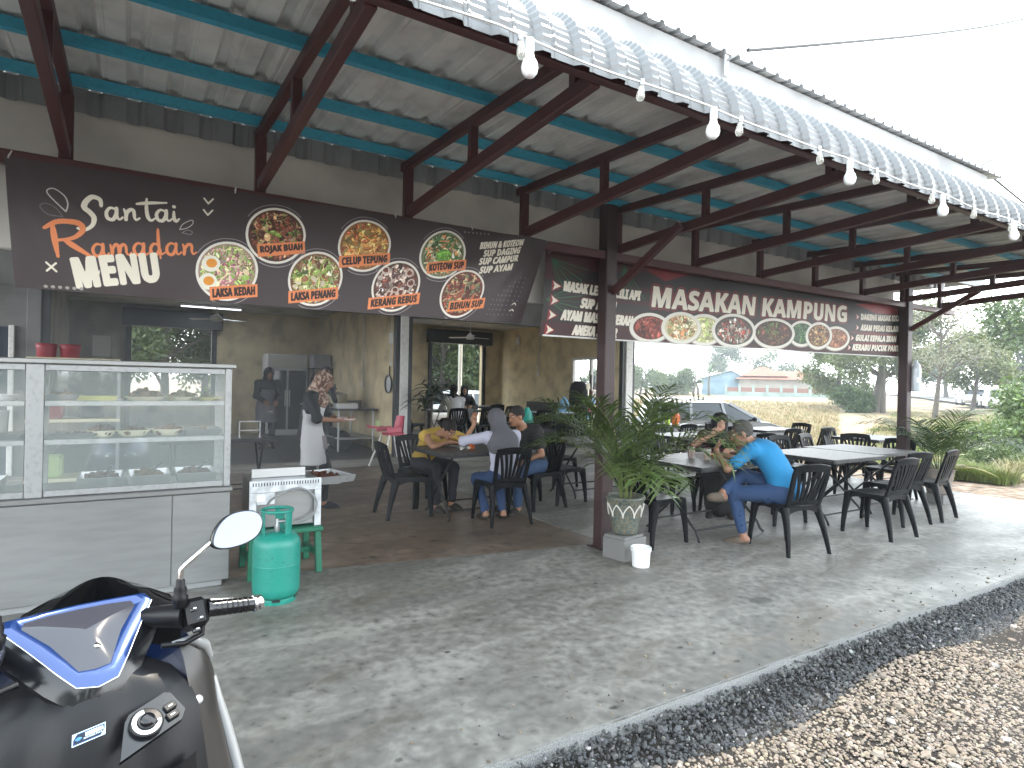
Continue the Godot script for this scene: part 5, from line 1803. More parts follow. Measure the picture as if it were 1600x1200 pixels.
	for k in 3:
		var a := TAU * k / 3.0 + 0.9
		g = Geo.new()
		var rows := []
		for i in 5:
			var an := a + (i - 2) * 0.16
			rows.append([Vector3(cos(an) * 0.093, 0.43, sin(an) * 0.093), Vector3(cos(an) * 0.097, 0.595, sin(an) * 0.097), Vector3(cos(an) * 0.101, 0.595, sin(an) * 0.101), Vector3(cos(an) * 0.097, 0.43, sin(an) * 0.097)])
		g.loft(rows, true)
		part(g, "collar_strut", M.cylinder_green, t)
	g = Geo.new()
	var rg := []
	for k in 33:
		rg.append(Vector3(cos(TAU * k / 32.0) * 0.097, 0.60, sin(TAU * k / 32.0) * 0.097))
	g.tube(rg, 0.011, 8, false)
	part(g, "collar_ring", M.cylinder_green, t)
	g = Geo.new()
	g.lathe([Vector2(0, 0.455), Vector2(0.02, 0.455), Vector2(0.018, 0.50), Vector2(0.012, 0.505), Vector2(0.012, 0.54), Vector2(0, 0.545)], 12)
	g.tube([Vector3(0, 0.52, 0), Vector3(0.05, 0.525, 0.01)], 0.012, 8)
	part(g, "valve", M.dull_steel, t)
	# fryer on a green stool
	t = thing("work_stool", "dark green wooden stool under the fryer", "stool", Vector3(1.02, 0, -5.0))
	g = Geo.new()
	g.box(Vector3(0, 0.335, 0), Vector3(0.54, 0.035, 0.46), Basis.IDENTITY, 0.006)
	part(g, "top", M.green_paint, t)
	for sx in [-1.0, 1.0]:
		for sz in [-1.0, 1.0]:
			g = Geo.new()
			g.bar(Vector3(sx * 0.235, 0.318, sz * 0.19), Vector3(sx * 0.245, 0.0, sz * 0.205), 0.045, 0.045, Vector3.FORWARD, 0.004)
			part(g, "leg", M.green_paint, t)
		g = Geo.new()
		g.bar(Vector3(sx * 0.24, 0.13, -0.17), Vector3(sx * 0.24, 0.13, 0.17), 0.03, 0.04, Vector3.UP, 0.004)
		part(g, "rail", M.green_paint, t)
	g = Geo.new()
	g.bar(Vector3(-0.225, 0.13, 0), Vector3(0.225, 0.13, 0), 0.03, 0.04, Vector3.UP, 0.004)
	part(g, "cross_rail", M.green_paint, t)
	t = thing("gas_fryer", "white metal gas fryer standing on the green stool, its vented back outwards", "fryer", Vector3(1.02, 0.353, -5.0))
	worn(mat("fryer_white", lin(0.60, 0.62, 0.64), 0.4), M.blot_tex, 1.6)
	g = Geo.new()
	g.box(Vector3(0, 0.19, -0.03), Vector3(0.50, 0.35, 0.38), Basis.IDENTITY, 0.005)
	part(g, "tank", M.stainless, t)
	for q in [[Vector3(0, 0.325, 0.18), Vector3(0.52, 0.09, 0.012)], [Vector3(-0.235, 0.14, 0.18), Vector3(0.05, 0.278, 0.012)], [Vector3(0.235, 0.14, 0.18), Vector3(0.05, 0.278, 0.012)], [Vector3(-0.145, 0.235, 0.178), Vector3(0.128, 0.086, 0.010)]]:
		g = Geo.new()
		g.box(q[0], q[1], Basis.IDENTITY, 0.003)
		part(g, "back_panel", M.fryer_white, t)
	for k in 25:
		g = Geo.new()
		g.box(Vector3(-0.235 + k * 0.0196, 0.343, 0.1855), Vector3(0.007, 0.026, 0.003), Basis.IDENTITY, 0.0)
		part(g, "vent_slot", M.black_steel, t)
	g = Geo.new()
	g.box(Vector3(-0.02, 0.40, 0.0), Vector3(0.40, 0.07, 0.012), Basis(Vector3.RIGHT, -0.12), 0.003)
	part(g, "splash_plate", M.stainless, t)
	g = Geo.new()
	g.box(Vector3(-0.18, 0.24, 0.188), Vector3(0.06, 0.045, 0.002))
	part(g, "rating_plate", M.paper, t)
	g = Geo.new()
	var hp := []
	for p in [[0.05, 0.51, 0.62], [0.10, 0.60, 0.52], [-0.03, 0.86, 0.46], [0.16, 1.06, 0.30], [0.35, 1.10, 0.25], [0.46, 1.00, 0.23], [0.44, 0.88, 0.22], [0.33, 0.83, 0.21], [0.25, 0.82, 0.20]]:
		hp.append(Vector3(0.86 + p[0], p[1] - 0.353 + 0.0, 0) )
	hp = [Vector3(0.91, 0.525, -4.31), Vector3(0.93, 0.58, -4.36), Vector3(0.84, 0.56, -4.55), Vector3(0.90, 0.60, -4.72), Vector3(1.06, 0.655, -4.775), Vector3(1.17, 0.63, -4.785), Vector3(1.235, 0.55, -4.785), Vector3(1.22, 0.46, -4.785), Vector3(1.15, 0.41, -4.79), Vector3(1.09, 0.40, -4.81)]
	var cv := Curve3D.new()
	for i in hp.size():
		var tg: Vector3 = (hp[mini(i + 1, hp.size() - 1)] - hp[maxi(i - 1, 0)]) / 6.0
		cv.add_point(hp[i], -tg, tg)
	g.tube(Array(cv.tessellate(4)), 0.0085, 8)
	solo(g, "gas_hose", mat("hose_grey", lin(0.20, 0.21, 0.21), 0.5), "grey gas hose looping from the cylinder across the fryer's back", "hose")
	t = thing("tray_stand", "low steel stand behind the fryer that carries the tray", "stand", Vector3(1.45, 0, -5.55))
	g = Geo.new()
	g.box(Vector3(0, 0.575, 0), Vector3(0.30, 0.02, 0.30))
	part(g, "top", M.dull_steel, t)
	g = Geo.new()
	g.tube([Vector3(-0.1, 0.565, 0), Vector3(-0.1, 0, -0.1)], 0.012, 6)
	g.tube([Vector3(-0.13, 0.565, 0.1), Vector3(-0.15, 0, 0.14)], 0.012, 6)
	g.tube([Vector3(0.1, 0.565, -0.1), Vector3(-0.06, 0, -0.18)], 0.012, 6)
	part(g, "legs", M.black_steel, t)
	t = thing("frying_tray", "shallow steel tray of fried chicken pieces right of the fryer", "tray", Vector3(1.46, 0.588, -5.52), deg_to_rad(12))
	part(tray_mesh(0.40, 0.44, 0.06, 0.015), "tray", M.aluminium, t)
	part(food_heap(0.34, 0.40, 0.02, 0.05, 46), "fried_pieces", M.fried_food, t)

# ================= lights on the eave, things on tables, odds and ends =================
func build_details():
	rng.seed = 83
	var z := EAVE_Z + 0.045
	var g := Geo.new()
	var pts := []
	for i in 161:
		var x := -3.9 + i * 14.2 / 160.0
		pts.append(Vector3(x, 2.825 - 0.016 * absf(sin(x * PI / 1.16)) + 0.004 * sin(x * 7.0), z))
	g.tube(pts, 0.0045, 5)
	solo(g, "light_cable", M.cable, "white cable strung along the awning eave carrying the bulbs", "cable")
	# white globe bulbs
	var t := thing("globe_bulb", "", "bulb")
	g = Geo.new()
	g.lathe([Vector2(0.0, 0.02), Vector2(0.017, 0.02), Vector2(0.018, -0.03), Vector2(0.016, -0.035), Vector2(0.0, -0.035)], 16)
	part(g, "socket", M.white_plastic, t)
	g = Geo.new()
	g.lathe([Vector2(0.016, -0.034), Vector2(0.020, -0.055), Vector2(0.030, -0.072), Vector2(0.0335, -0.092), Vector2(0.030, -0.112), Vector2(0.018, -0.127), Vector2(0.0, -0.131)], 22)
	part(g, "globe", M.led_globe, t)
	var xs := [0.15, 1.30, 2.36, 3.53, 4.66, 5.83, 6.98, 8.15, 9.3]
	var ord := ["first", "second", "third", "fourth", "fifth", "sixth", "seventh", "eighth", "ninth"]
	for i in xs.size():
		var o: Node3D = t if i == 0 else copy_of(t)
		o.position = Vector3(xs[i], 2.80, z)
		o.rotation.z = rr(-0.06, 0.06)
		tag(o, "white globe bulb hanging on the eave, %s from the left" % ord[i], "bulb", "white globe bulbs along the eave")
	# clear teardrop bulbs
	t = thing("clear_bulb", "", "bulb")
	g = Geo.new()
	g.lathe([Vector2(0.0, 0.025), Vector2(0.010, 0.025), Vector2(0.011, 0.0), Vector2(0.0, 0.0)], 12)
	part(g, "cap", M.dull_steel, t)
	g = Geo.new()
	g.lathe([Vector2(0.010, 0.0), Vector2(0.013, -0.02), Vector2(0.019, -0.048), Vector2(0.0195, -0.058), Vector2(0.014, -0.070), Vector2(0.0, -0.074)], 16)
	part(g, "glass", M.bulb_glass, t)
	g = Geo.new()
	for k in 3:
		g.tube([Vector3(0, 0, 0), Vector3(cos(k * 2.1) * 0.007, -0.02, sin(k * 2.1) * 0.007), Vector3(cos(k * 2.1) * 0.009, -0.052, sin(k * 2.1) * 0.009)], 0.0008, 4)
	part(g, "filament", M.cream_ware, t)
	var fx := [-0.05, 0.60, 1.25, 1.88, 2.54, 3.21, 3.80, 4.49, 5.10, 5.74, 6.4, 7.0, 7.65]
	for i in fx.size():
		var o: Node3D = t if i == 0 else copy_of(t)
		o.position = Vector3(fx[i], 2.795, z + 0.012)
		o.rotation.z = rr(-0.15, 0.15)
		tag(o, "clear teardrop bulb on the eave, %s from the left" % (ord + ["tenth", "eleventh", "twelfth", "thirteenth"])[i], "bulb", "clear teardrop bulbs along the eave")
	# looping white conduit on the upper front panel
	g = Geo.new()
	pts = []
	for i in 240:
		var x := 1.2 + i * 10.6 / 239.0
		var f := fposmod(x, 0.86) / 0.86
		pts.append(Vector3(x + 0.10 * sin(f * TAU), 4.28 + 0.42 * pow(absf(sin(f * PI)), 1.6), -4.505))
	g.tube(pts, 0.016, 6)
	solo(g, "wall_conduit", M.cable, "white flexible conduit looping along the upper front panel", "conduit")
	t = thing("wire_bracket", "small bracket with insulators on the upper front panel", "bracket", Vector3(5.45, 4.98, -4.5))
	g = Geo.new()
	g.box(Vector3(0, 0, 0.02), Vector3(0.06, 0.24, 0.03), Basis.IDENTITY, 0.004)
	g.bar(Vector3(0, 0.05, 0.03), Vector3(0.02, 0.08, 0.30), 0.02, 0.02)
	part(g, "arm", M.dull_steel, t)
	g = Geo.new()
	g.lathe([Vector2(0, 0), Vector2(0.03, 0), Vector2(0.03, 0.05), Vector2(0, 0.06)], 10, Vector3(0.02, 0.09, 0.29))
	part(g, "insulator", M.white_plastic, t)
	# white pail
	t = thing("white_pail", "small white plastic pail with a wire handle at the palm pot's foot", "bucket", Vector3(3.585, 0, -3.70))
	g = Geo.new()
	g.lathe([Vector2(0, 0), Vector2(0.067, 0), Vector2(0.070, 0.01), Vector2(0.077, 0.13), Vector2(0.084, 0.132), Vector2(0.085, 0.16), Vector2(0.080, 0.164), Vector2(0.076, 0.16), Vector2(0.068, 0.02), Vector2(0, 0.02)], 28)
	part(g, "tub", M.white_plastic, t)
	g = Geo.new()
	pts = []
	for i in 11:
		var a := PI * i / 10.0
		pts.append(Vector3(cos(a) * 0.086, 0.145 - sin(a) * 0.085, 0.0).rotated(Vector3.UP, 0.6) + Vector3(sin(a) * 0.03, 0, sin(a) * 0.05))
	g.tube(pts, 0.003, 5)
	part(g, "handle", M.white_plastic, t)
	g = Geo.new()
	var rows := []
	for j in 2:
		var row := []
		for i in 5:
			var a := 1.25 + i * 0.12
			row.append(Vector3(cos(a) * (0.0745 + j * 0.003), 0.05 + j * 0.05, sin(a) * (0.0745 + j * 0.003)))
		rows.append(row)
	g.grid(rows)
	part(g, "sticker", mat("pale_sticker", lin(0.55, 0.55, 0.38), 0.6), t)
	# drinks and plates
	var mug := func(label: String, at: Vector3, drink: Material, fill: float):
		var q := thing("glass_mug", label, "mug", at, rr(0, 3))
		var h := Geo.new()
		h.lathe([Vector2(0, 0), Vector2(0.036, 0), Vector2(0.040, 0.115), Vector2(0.037, 0.115), Vector2(0.034, 0.008), Vector2(0, 0.008)], 22)
		h.tube([Vector3(0.038, 0.095, 0), Vector3(0.066, 0.09, 0), Vector3(0.07, 0.06, 0), Vector3(0.060, 0.03, 0), Vector3(0.037, 0.025, 0)], 0.005, 6)
		part(h, "glass", M.bulb_glass, q)
		h = Geo.new()
		h.lathe([Vector2(0, 0.009), Vector2(0.033, 0.009), Vector2(0.0355, fill), Vector2(0, fill)], 20)
		part(h, "drink", drink, q)
	mug.call("glass mug of dark red tea on the mug table", Vector3(5.02, 0.735, -4.47), M.dark_liquid, 0.10)
	mug.call("glass mug of milky tea next to the red tea", Vector3(5.02, 0.735, -4.26), M.milk_tea, 0.085)
	solo(plate_mesh(0.12, 0.025), "dinner_plate", M.orange_plastic, "orange-brown plate in front of the woman in the black headscarf", "plate", "", Vector3(5.42, 0.735, -4.40))
	t = thing("dinner_plate", "white plate of food in front of the man in the yellow shirt", "plate", Vector3(3.24, 0.735, -6.42))
	part(plate_mesh(0.13, 0.022), "plate", M.white_plastic, t)
	part(food_heap(0.18, 0.18, 0.012, 0.03, 26), "food", M.curry_food, t)
	g = Geo.new()
	rows = []
	for i in 7:
		var row := []
		for k in 7:
			row.append(Vector3((i - 3) * 0.022, 0.012 + rr(0, 0.035), (k - 3) * 0.018))
		rows.append(row)
	g.grid(rows)
	solo(g, "paper_napkin", M.paper, "crumpled white napkin on the diners' table", "napkin", "", Vector3(3.12, 0.735, -5.98))
	g = Geo.new()
	g.lathe([Vector2(0, 0), Vector2(0.032, 0), Vector2(0.042, 0.12), Vector2(0.038, 0.12), Vector2(0.03, 0.008), Vector2(0, 0.008)], 18)
	solo(g, "orange_cup", M.orange_plastic, "orange plastic cup on the diners' table", "cup", "", Vector3(3.30, 0.735, -6.12))
	t = thing("orange_jug", "orange plastic jug on the back table before the parked car", "jug", Vector3(9.10, 0.735, -8.52))
	g = Geo.new()
	g.lathe([Vector2(0, 0), Vector2(0.06, 0), Vector2(0.075, 0.1), Vector2(0.065, 0.2), Vector2(0.07, 0.22), Vector2(0.06, 0.215), Vector2(0, 0.2)], 18)
	part(g, "body", M.orange_plastic, t)
	g = Geo.new()
	g.tube([Vector3(0.065, 0.19, 0), Vector3(0.12, 0.17, 0), Vector3(0.12, 0.08, 0), Vector3(0.07, 0.05, 0)], 0.01, 6)
	part(g, "handle", M.orange_plastic, t)
	g = Geo.new()
	g.lathe([Vector2(0, 0), Vector2(0.05, 0), Vector2(0.05, 0.14), Vector2(0.03, 0.16), Vector2(0, 0.17)], 14)
	solo(g, "lime_holder", M.lime_plastic, "lime yellow tissue holder left of the orange jug", "holder", "", Vector3(8.92, 0.735, -8.55))
	# clear bottle tied to the far post
	t = thing("hanging_bottle", "clear plastic bottle with a chequered label tied to the far post", "bottle", Vector3(9.155, 1.48, POST_Z + 0.10))
	g = Geo.new()
	g.lathe([Vector2(0, 0), Vector2(0.055, 0.0), Vector2(0.06, 0.02), Vector2(0.06, 0.30), Vector2(0.05, 0.36), Vector2(0.02, 0.40), Vector2(0.016, 0.43), Vector2(0, 0.43)], 16)
	part(g, "bottle", mat("bottle_plastic", lin(0.52, 0.58, 0.62), 0.15), t)
	for k in 4:
		for j in 3:
			if (k + j) % 2 == 0:
				g = Geo.new()
				var a := -0.3 + k * 0.75
				rows = []
				for i in 2:
					var row := []
					for q in 4:
						var an := a + q * 0.23
						row.append(Vector3(cos(an) * 0.0615, 0.04 + j * 0.08 + i * 0.075, sin(an) * 0.0615))
					rows.append(row)
				g.grid(rows)
				part(g, "label_square", M.white_plastic, t)
	# ceiling-level socket strip on the far post
	g = Geo.new()
	g.box(Vector3.ZERO, Vector3(0.05, 0.12, 0.09), Basis.IDENTITY, 0.008)
	solo(g, "switch_box", M.dark_ware, "small dark switch box on the far awning post", "switch", "", Vector3(8.975, 0.93, POST_Z))
	# dropped scraps on the gravel
	for q in [[Vector3(3.3, -0.10, -1.62), Color(0.75, 0.62, 0.10), "yellow plastic scrap on the sunlit gravel, near the pavement"], [Vector3(3.75, -0.10, -1.40), Color(0.70, 0.22, 0.18), "red plastic scrap on the sunlit gravel"], [Vector3(4.15, -0.10, -1.55), Color(0.80, 0.66, 0.14), "yellow plastic scrap on the sunlit gravel, farther out"]]:
		g = Geo.new()
		g.box(Vector3.ZERO, Vector3(0.05, 0.004, 0.02), Basis(Vector3(rr(-1, 1), 1, rr(-1, 1)).normalized(), rr(0, 3)))
		solo(g, "plastic_scrap", mat("scrap_%d" % int(q[0].x * 100), q[1], 0.5), q[2], "litter", "", q[0])

	# thin cooking smoke drifting behind the fryer
	var fv := FogVolume.new()
	fv.name = "cooking_smoke"
	fv.size = Vector3(3.4, 2.3, 4.6)
	fv.position = Vector3(0.9, 1.15, -7.6)
	var fmt := FogMaterial.new()
	fmt.density = 0.035
	fmt.albedo = Color(0.93, 0.95, 0.98)
	fv.material = fmt
	tag(fv, "thin pale cooking smoke in front of the kitchen, behind the fryer", "smoke", "", "stuff")
	add_child(fv)

# ================= chairs and tables =================
func make_chair() -> Node3D:
	# moulded plastic chair, sitter looks along +z
	var t := thing("plastic_chair", "black plastic chair", "chair")
	var bp: Material = M.black_plastic
	var g := Geo.new()
	var rows := []
	for i in 7:
		var z := -0.20 + 0.40 * i / 6.0
		var row := []
		for k in 7:
			var x := (k / 6.0 - 0.5) * (0.40 + 0.03 * i / 6.0)
			var d := 0.018 * (1.0 - pow(x / 0.22, 2.0)) * (1.0 - pow((z) / 0.24, 2.0))
			row.append(Vector3(x, 0.435 - d - (0.012 if i == 6 else 0.0), z))
		rows.append(row)
	g.grid(rows)
	var under := []
	for r in rows:
		var row := []
		for p in r:
			row.append(p + Vector3(0, -0.022, 0))
		under.append(row)
	g.grid(under, false, Vector2.ONE, true)
	for e in [[0, 0], [6, 6]]:
		for k in 6:
			g.quad(rows[e[0]][k], rows[e[0]][k + 1], under[e[0]][k + 1], under[e[0]][k])
			g.quad(rows[k][e[0]], rows[k + 1][e[0]], under[k + 1][e[0]], under[k][e[0]])
	part(g, "seat", bp, t)
	# skirt under the seat, arched between the legs
	g = Geo.new()
	for sd in 4:
		var b := Basis(Vector3.UP, sd * PI / 2)
		var pl := PackedVector2Array()
		for k in 9:
			var x := -0.19 + 0.38 * k / 8.0
			pl.append(Vector2(x, 0.345 + 0.045 * (1.0 - pow(absf(x) / 0.19, 2.5))))
		pl.append(Vector2(0.205, 0.425))
		pl.append(Vector2(-0.205, 0.425))
		g.prism(pl, 0.195, 0.212, Transform3D(b, Vector3.ZERO))
	part(g, "skirt", bp, t)
	# legs: wide at the seat, tapering and splayed
	for sx in [-1.0, 1.0]:
		for sz in [-1.0, 1.0]:
			g = Geo.new()
			var rings := []
			var top := Vector3(sx * 0.185, 0.42, sz * 0.175)
			var foot := Vector3(sx * 0.225, 0.0, 0.215) if sz > 0 else Vector3(sx * 0.235, 0.0, -0.285)
			for i in 5:
				var f := i / 4.0
				var c := top.lerp(foot, f)
				c.z += sz * 0.012 * sin(f * PI)
				var w := lerpf(0.062, 0.024, pow(f, 0.6))
				var d := lerpf(0.062, 0.026, pow(f, 0.6))
				rings.append([c + Vector3(-w, 0, -d * 0.3), c + Vector3(-w * 0.3, 0, -d), c + Vector3(w * 0.6, 0, -d), c + Vector3(w, 0, -d * 0.5), c + Vector3(w, 0, d * 0.6), c + Vector3(w * 0.4, 0, d), c + Vector3(-w * 0.6, 0, d), c + Vector3(-w, 0, d * 0.5)])
				for q in 8:
					rings[i][q].x = c.x + (rings[i][q].x - c.x) * 0.62
					rings[i][q].z = c.z + (rings[i][q].z - c.z) * 0.72
			g.loft(rings, true)
			part(g, "leg", bp, t)
	# back: curved side rails, top rail, bottom rail, fanned slats
	var back := func(u: float, h: float) -> Vector3:
		# u across -1..1, h 0..1 up the back
		var half := lerpf(0.185, 0.205, h) if h < 0.9 else lerpf(0.205, 0.180, (h - 0.9) / 0.1)
		var top := 0.40 + 0.41 * h - 0.022 * u * u * h
		return Vector3(u * half, top, -0.190 - 0.115 * h - 0.028 * (1.0 - u * u) * sin(h * PI * 0.8))
	var strip := func(pts: Array, w: float, th: float) -> Geo:
		var q := Geo.new()
		var rings := []
		for i in pts.size():
			var a: Vector3 = pts[maxi(0, i - 1)]
			var b: Vector3 = pts[mini(pts.size() - 1, i + 1)]
			var tg := (b - a).normalized()
			var nn := tg.cross(Vector3(0, 0.28, 1)).normalized()
			var o := tg.cross(nn).normalized()
			rings.append([pts[i] + nn * w - o * th * 0.5, pts[i] + nn * w * 0.85 - o * th, pts[i] - nn * w * 0.85 - o * th, pts[i] - nn * w - o * th * 0.5, pts[i] - nn * w + o * th * 0.5, pts[i] - nn * w * 0.85 + o * th, pts[i] + nn * w * 0.85 + o * th, pts[i] + nn * w + o * th * 0.5])
		q.loft(rings, true)
		return q
	var bf := Node3D.new()
	bf.name = "backrest"
	t.add_child(bf)
	for sx in [-1.0, 1.0]:
		var pts := []
		for i in 9:
			pts.append(back.call(sx * 0.93, i / 8.0 * 0.96 - 0.02))
		part(strip.call(pts, 0.024, 0.013), "side_rail", bp, bf)
	var tp := []
	var bt := []
	for i in 11:
		var u := -1.0 + i * 0.2
		tp.append(back.call(u, 0.94))
		bt.append(back.call(u * 0.95, 0.15))
	part(strip.call(tp, 0.036, 0.012), "top_rail", bp, bf)
	part(strip.call(bt, 0.024, 0.010), "bottom_rail", bp, bf)
	for k in 6:
		var u0 := (k - 2.5) * 0.24
		var pts := []
		for i in 7:
			var f := i / 6.0
			pts.append(back.call(u0 * lerpf(0.82, 1.18, f) + 0.16 * (f * f) * (-1.0 if k < 3 else 1.0) * 0.4, lerpf(0.17, 0.92, f)))
		part(strip.call(pts, 0.0155, 0.006), "slat", bp, bf)
	return t

func make_table(called: String, label: String, w: float, d: float, at: Vector3, top_mat: Material, h := 0.735) -> Node3D:
	var t := thing(called, label, "table", at)
	var g := Geo.new()
	g.box(Vector3(0, h - 0.011, 0), Vector3(w, 0.022, d), Basis.IDENTITY, 0.005)
	var top := part(g, "tabletop", top_mat, t)
	g = Geo.new()
	for s in [-1.0, 1.0]:
		g.box(Vector3(s * (w * 0.5 - 0.012), h - 0.034, 0), Vector3(0.022, 0.024, d - 0.01), Basis.IDENTITY, 0.004)
		g.box(Vector3(0, h - 0.034, s * (d * 0.5 - 0.012)), Vector3(w - 0.05, 0.024, 0.022), Basis.IDENTITY, 0.004)
	part(g, "edge_frame", M.table_edge, top)
	# crossed folding legs at both ends
	for s in [-1.0, 1.0]:
		var x = s * (w * 0.5 - 0.16)
		for q in [-1.0, 1.0]:
			g = Geo.new()
			var xo = x + q * 0.014
			var z0 = q * (d * 0.5 - 0.12)
			g.tube([Vector3(xo, h - 0.03, z0), Vector3(xo, 0.10, -z0 * 0.80), Vector3(xo, 0.03, -z0 * 0.92), Vector3(xo + s * 0.02, 0.004, -z0 * 0.98)], 0.0125, 8)
			part(g, "leg", M.black_steel, t)
		g = Geo.new()
		g.tube([Vector3(-w * 0.5 + 0.17, 0.10, s * (d * 0.5 - 0.12) * 0.8), Vector3(w * 0.5 - 0.17, 0.10, s * (d * 0.5 - 0.12) * 0.8)], 0.010, 6)
		part(g, "stretcher", M.black_steel, t)
	return t

func build_furniture():
	var tl: Material = M.table_laminate
	make_table("folding_table", "dark folding table where three diners eat beside the potted corn plant", 1.15, 0.90, Vector3(3.34, 0, -6.18), tl)
	make_table("folding_table", "dark folding table with two mugs in front of the man in blue", 1.25, 0.98, Vector3(5.12, 0, -4.36), tl)
	make_table("folding_table", "front folding table, empty, left half of the joined pair behind the man in blue", 1.05, 0.95, Vector3(6.88, 0, -4.18), tl)
	make_table("folding_table", "empty folding table joined to the front one, nearest the far awning post", 0.95, 0.95, Vector3(7.92, 0, -4.30), tl)
	make_table("folding_table", "empty folding table directly behind the woman in the black headscarf", 1.30, 0.80, Vector3(7.55, 0, -6.72), tl)
	make_table("folding_table", "empty folding table in the sunny back row, right of the woman in black", 1.15, 0.75, Vector3(10.15, 0, -7.20), tl)
	make_table("folding_table", "folding table carrying an orange jug in front of the parked car", 1.20, 0.75, Vector3(9.05, 0, -8.60), tl)
	make_table("folding_table", "empty folding table half hidden behind the palm, beside the awning post", 1.10, 0.85, Vector3(5.35, 0, -6.60), tl)
	make_table("folding_table", "folding table seen behind the far awning post and its palm", 1.10, 0.75, Vector3(10.15, 0, -5.30), tl)
	make_table("folding_table", "small pale blue table with a blue bag inside the yellow room", 0.95, 0.70, Vector3(8.25, 0.115, -11.45), M.pale_table)
	make_table("folding_table", "table in the yellow room where the person in white sits", 1.30, 0.75, Vector3(6.35, 0.115, -12.70), tl)
	make_table("folding_table", "table at the tall back opening of the yellow room", 1.30, 0.75, Vector3(7.90, 0.115, -14.6), tl)
	var spots := [
		# x, z, turn, what tells it apart
		[2.64, -6.42, 88.0, "black plastic chair left of the diners' table, beside the pink high chair", 0.0],
		[3.42, -5.68, 176.0, "black plastic chair under the woman in the grey headscarf", 0.0],
		[4.18, -6.12, -84.0, "black plastic chair under the man in the black shirt", 0.0],
		[3.02, -6.86, 6.0, "black plastic chair under the man in the yellow shirt", 0.0],
		[4.70, -6.30, 96.0, "empty black plastic chair left of the table behind the palm", 0.0],
		[5.30, -7.25, 4.0, "empty black plastic chair on the far side of the table behind the palm", 0.0],
		[6.10, -6.55, -90.0, "empty black plastic chair right of the table behind the palm", 0.0],
		[4.30, -4.28, 94.0, "empty black plastic chair beside the potted palm and white pail", 0.0],
		[5.22, -3.50, 168.0, "black plastic chair under the man in the blue shirt", 0.0],
		[5.48, -5.22, 8.0, "empty black plastic chair across the mug table, left of the woman in black", 0.0],
		[6.05, -4.98, -42.0, "black plastic chair under the woman in the black headscarf", 0.0],
		[6.22, -4.30, 84.0, "empty black plastic chair right behind the back of the man in blue", 0.0],
		[6.60, -3.40, 178.0, "nearest empty black plastic chair, its back to the gravel, at the joined tables", 0.0],
		[7.42, -3.64, 172.0, "second empty black plastic chair along the near side of the joined tables", 0.0],
		[8.05, -3.62, 186.0, "third empty black plastic chair on the near side, beside the ringed clay pot", 0.0],
		[7.20, -5.08, 4.0, "empty black plastic chair on the far side of the joined tables, leftmost there", 0.0],
		[7.85, -5.12, -6.0, "empty black plastic chair on the far side of the joined tables, middle one", 0.0],
		[8.72, -5.22, 10.0, "empty black plastic chair on the far side of the joined tables, next to the post", 0.0],
		[9.25, -5.02, -50.0, "empty black plastic chair turned sideways just left of the far awning post", 0.0],
		[8.90, -4.42, -88.0, "empty black plastic chair at the right end of the joined tables", 0.0],
		[7.02, -6.05, 182.0, "empty black plastic chair on the near side of the second row table, left", 0.0],
		[8.15, -6.10, 176.0, "empty black plastic chair on the near side of the second row table, right", 0.0],
		[7.10, -7.40, 2.0, "empty black plastic chair on the far side of the second row table, left", 0.0],
		[7.80, -7.42, -4.0, "empty black plastic chair on the far side of the second row table, middle", 0.0],
		[8.62, -6.90, -86.0, "empty black plastic chair at the right end of the second row table", 0.0],
		[8.55, -7.98, 180.0, "empty black plastic chair on the near side of the orange jug table, left", 0.0],
		[9.25, -8.05, 184.0, "empty black plastic chair on the near side of the orange jug table, right", 0.0],
		[8.60, -9.22, 0.0, "empty black plastic chair behind the orange jug table, left", 0.0],
		[9.75, -9.20, -10.0, "empty black plastic chair behind the orange jug table, right", 0.0],
		[9.95, -8.50, -100.0, "empty black plastic chair at the right end of the orange jug table", 0.0],
		[9.60, -6.62, 178.0, "empty black plastic chair on the near side of the sunny back row table, left", 0.0],
		[10.40, -6.55, 190.0, "empty black plastic chair on the near side of the sunny back row table, right", 0.0],
		[10.95, -7.25, -92.0, "empty black plastic chair at the right end of the sunny back row table", 0.0],
		[9.70, -7.82, 0.0, "empty black plastic chair on the far side of the sunny back row table, left", 0.0],
		[10.55, -7.85, 6.0, "empty black plastic chair on the far side of the sunny back row table, right", 0.0],
		[10.55, -5.98, 0.0, "empty black plastic chair behind the table at the far awning post", 0.0],
		[6.02, -12.05, 176.0, "black plastic chair under the person in white inside the yellow room", 0.115],
		[6.95, -13.35, -8.0, "black plastic chair under the black-scarfed woman inside the yellow room", 0.115],
		[6.70, -12.02, 186.0, "empty black plastic chair beside the person in white in the yellow room", 0.115],
		[5.45, -12.70, 90.0, "empty black plastic chair at the left end of the table in the yellow room", 0.115],
		[7.55, -12.60, -88.0, "empty black plastic chair right of the black-scarfed woman in the yellow room", 0.115],
		[7.30, -13.95, 180.0, "empty black plastic chair in front of the tall back opening, left", 0.115],
		[8.10, -13.95, 176.0, "empty black plastic chair in front of the tall back opening, right", 0.115],
		[7.72, -11.00, 150.0, "empty black plastic chair left of the pale blue table", 0.115],
	]
	var first: Node3D = make_chair()
	for i in spots.size():
		var s: Array = spots[i]
		var at := Vector3(s[0], s[4], s[1])
		var o: Node3D = first
		if i == 0:
			first.position = at
			first.rotation.y = deg_to_rad(s[2])
		else:
			o = copy_of(first, "", at, deg_to_rad(s[2]))
		tag(o, s[3], "chair", "black plastic dining chairs")

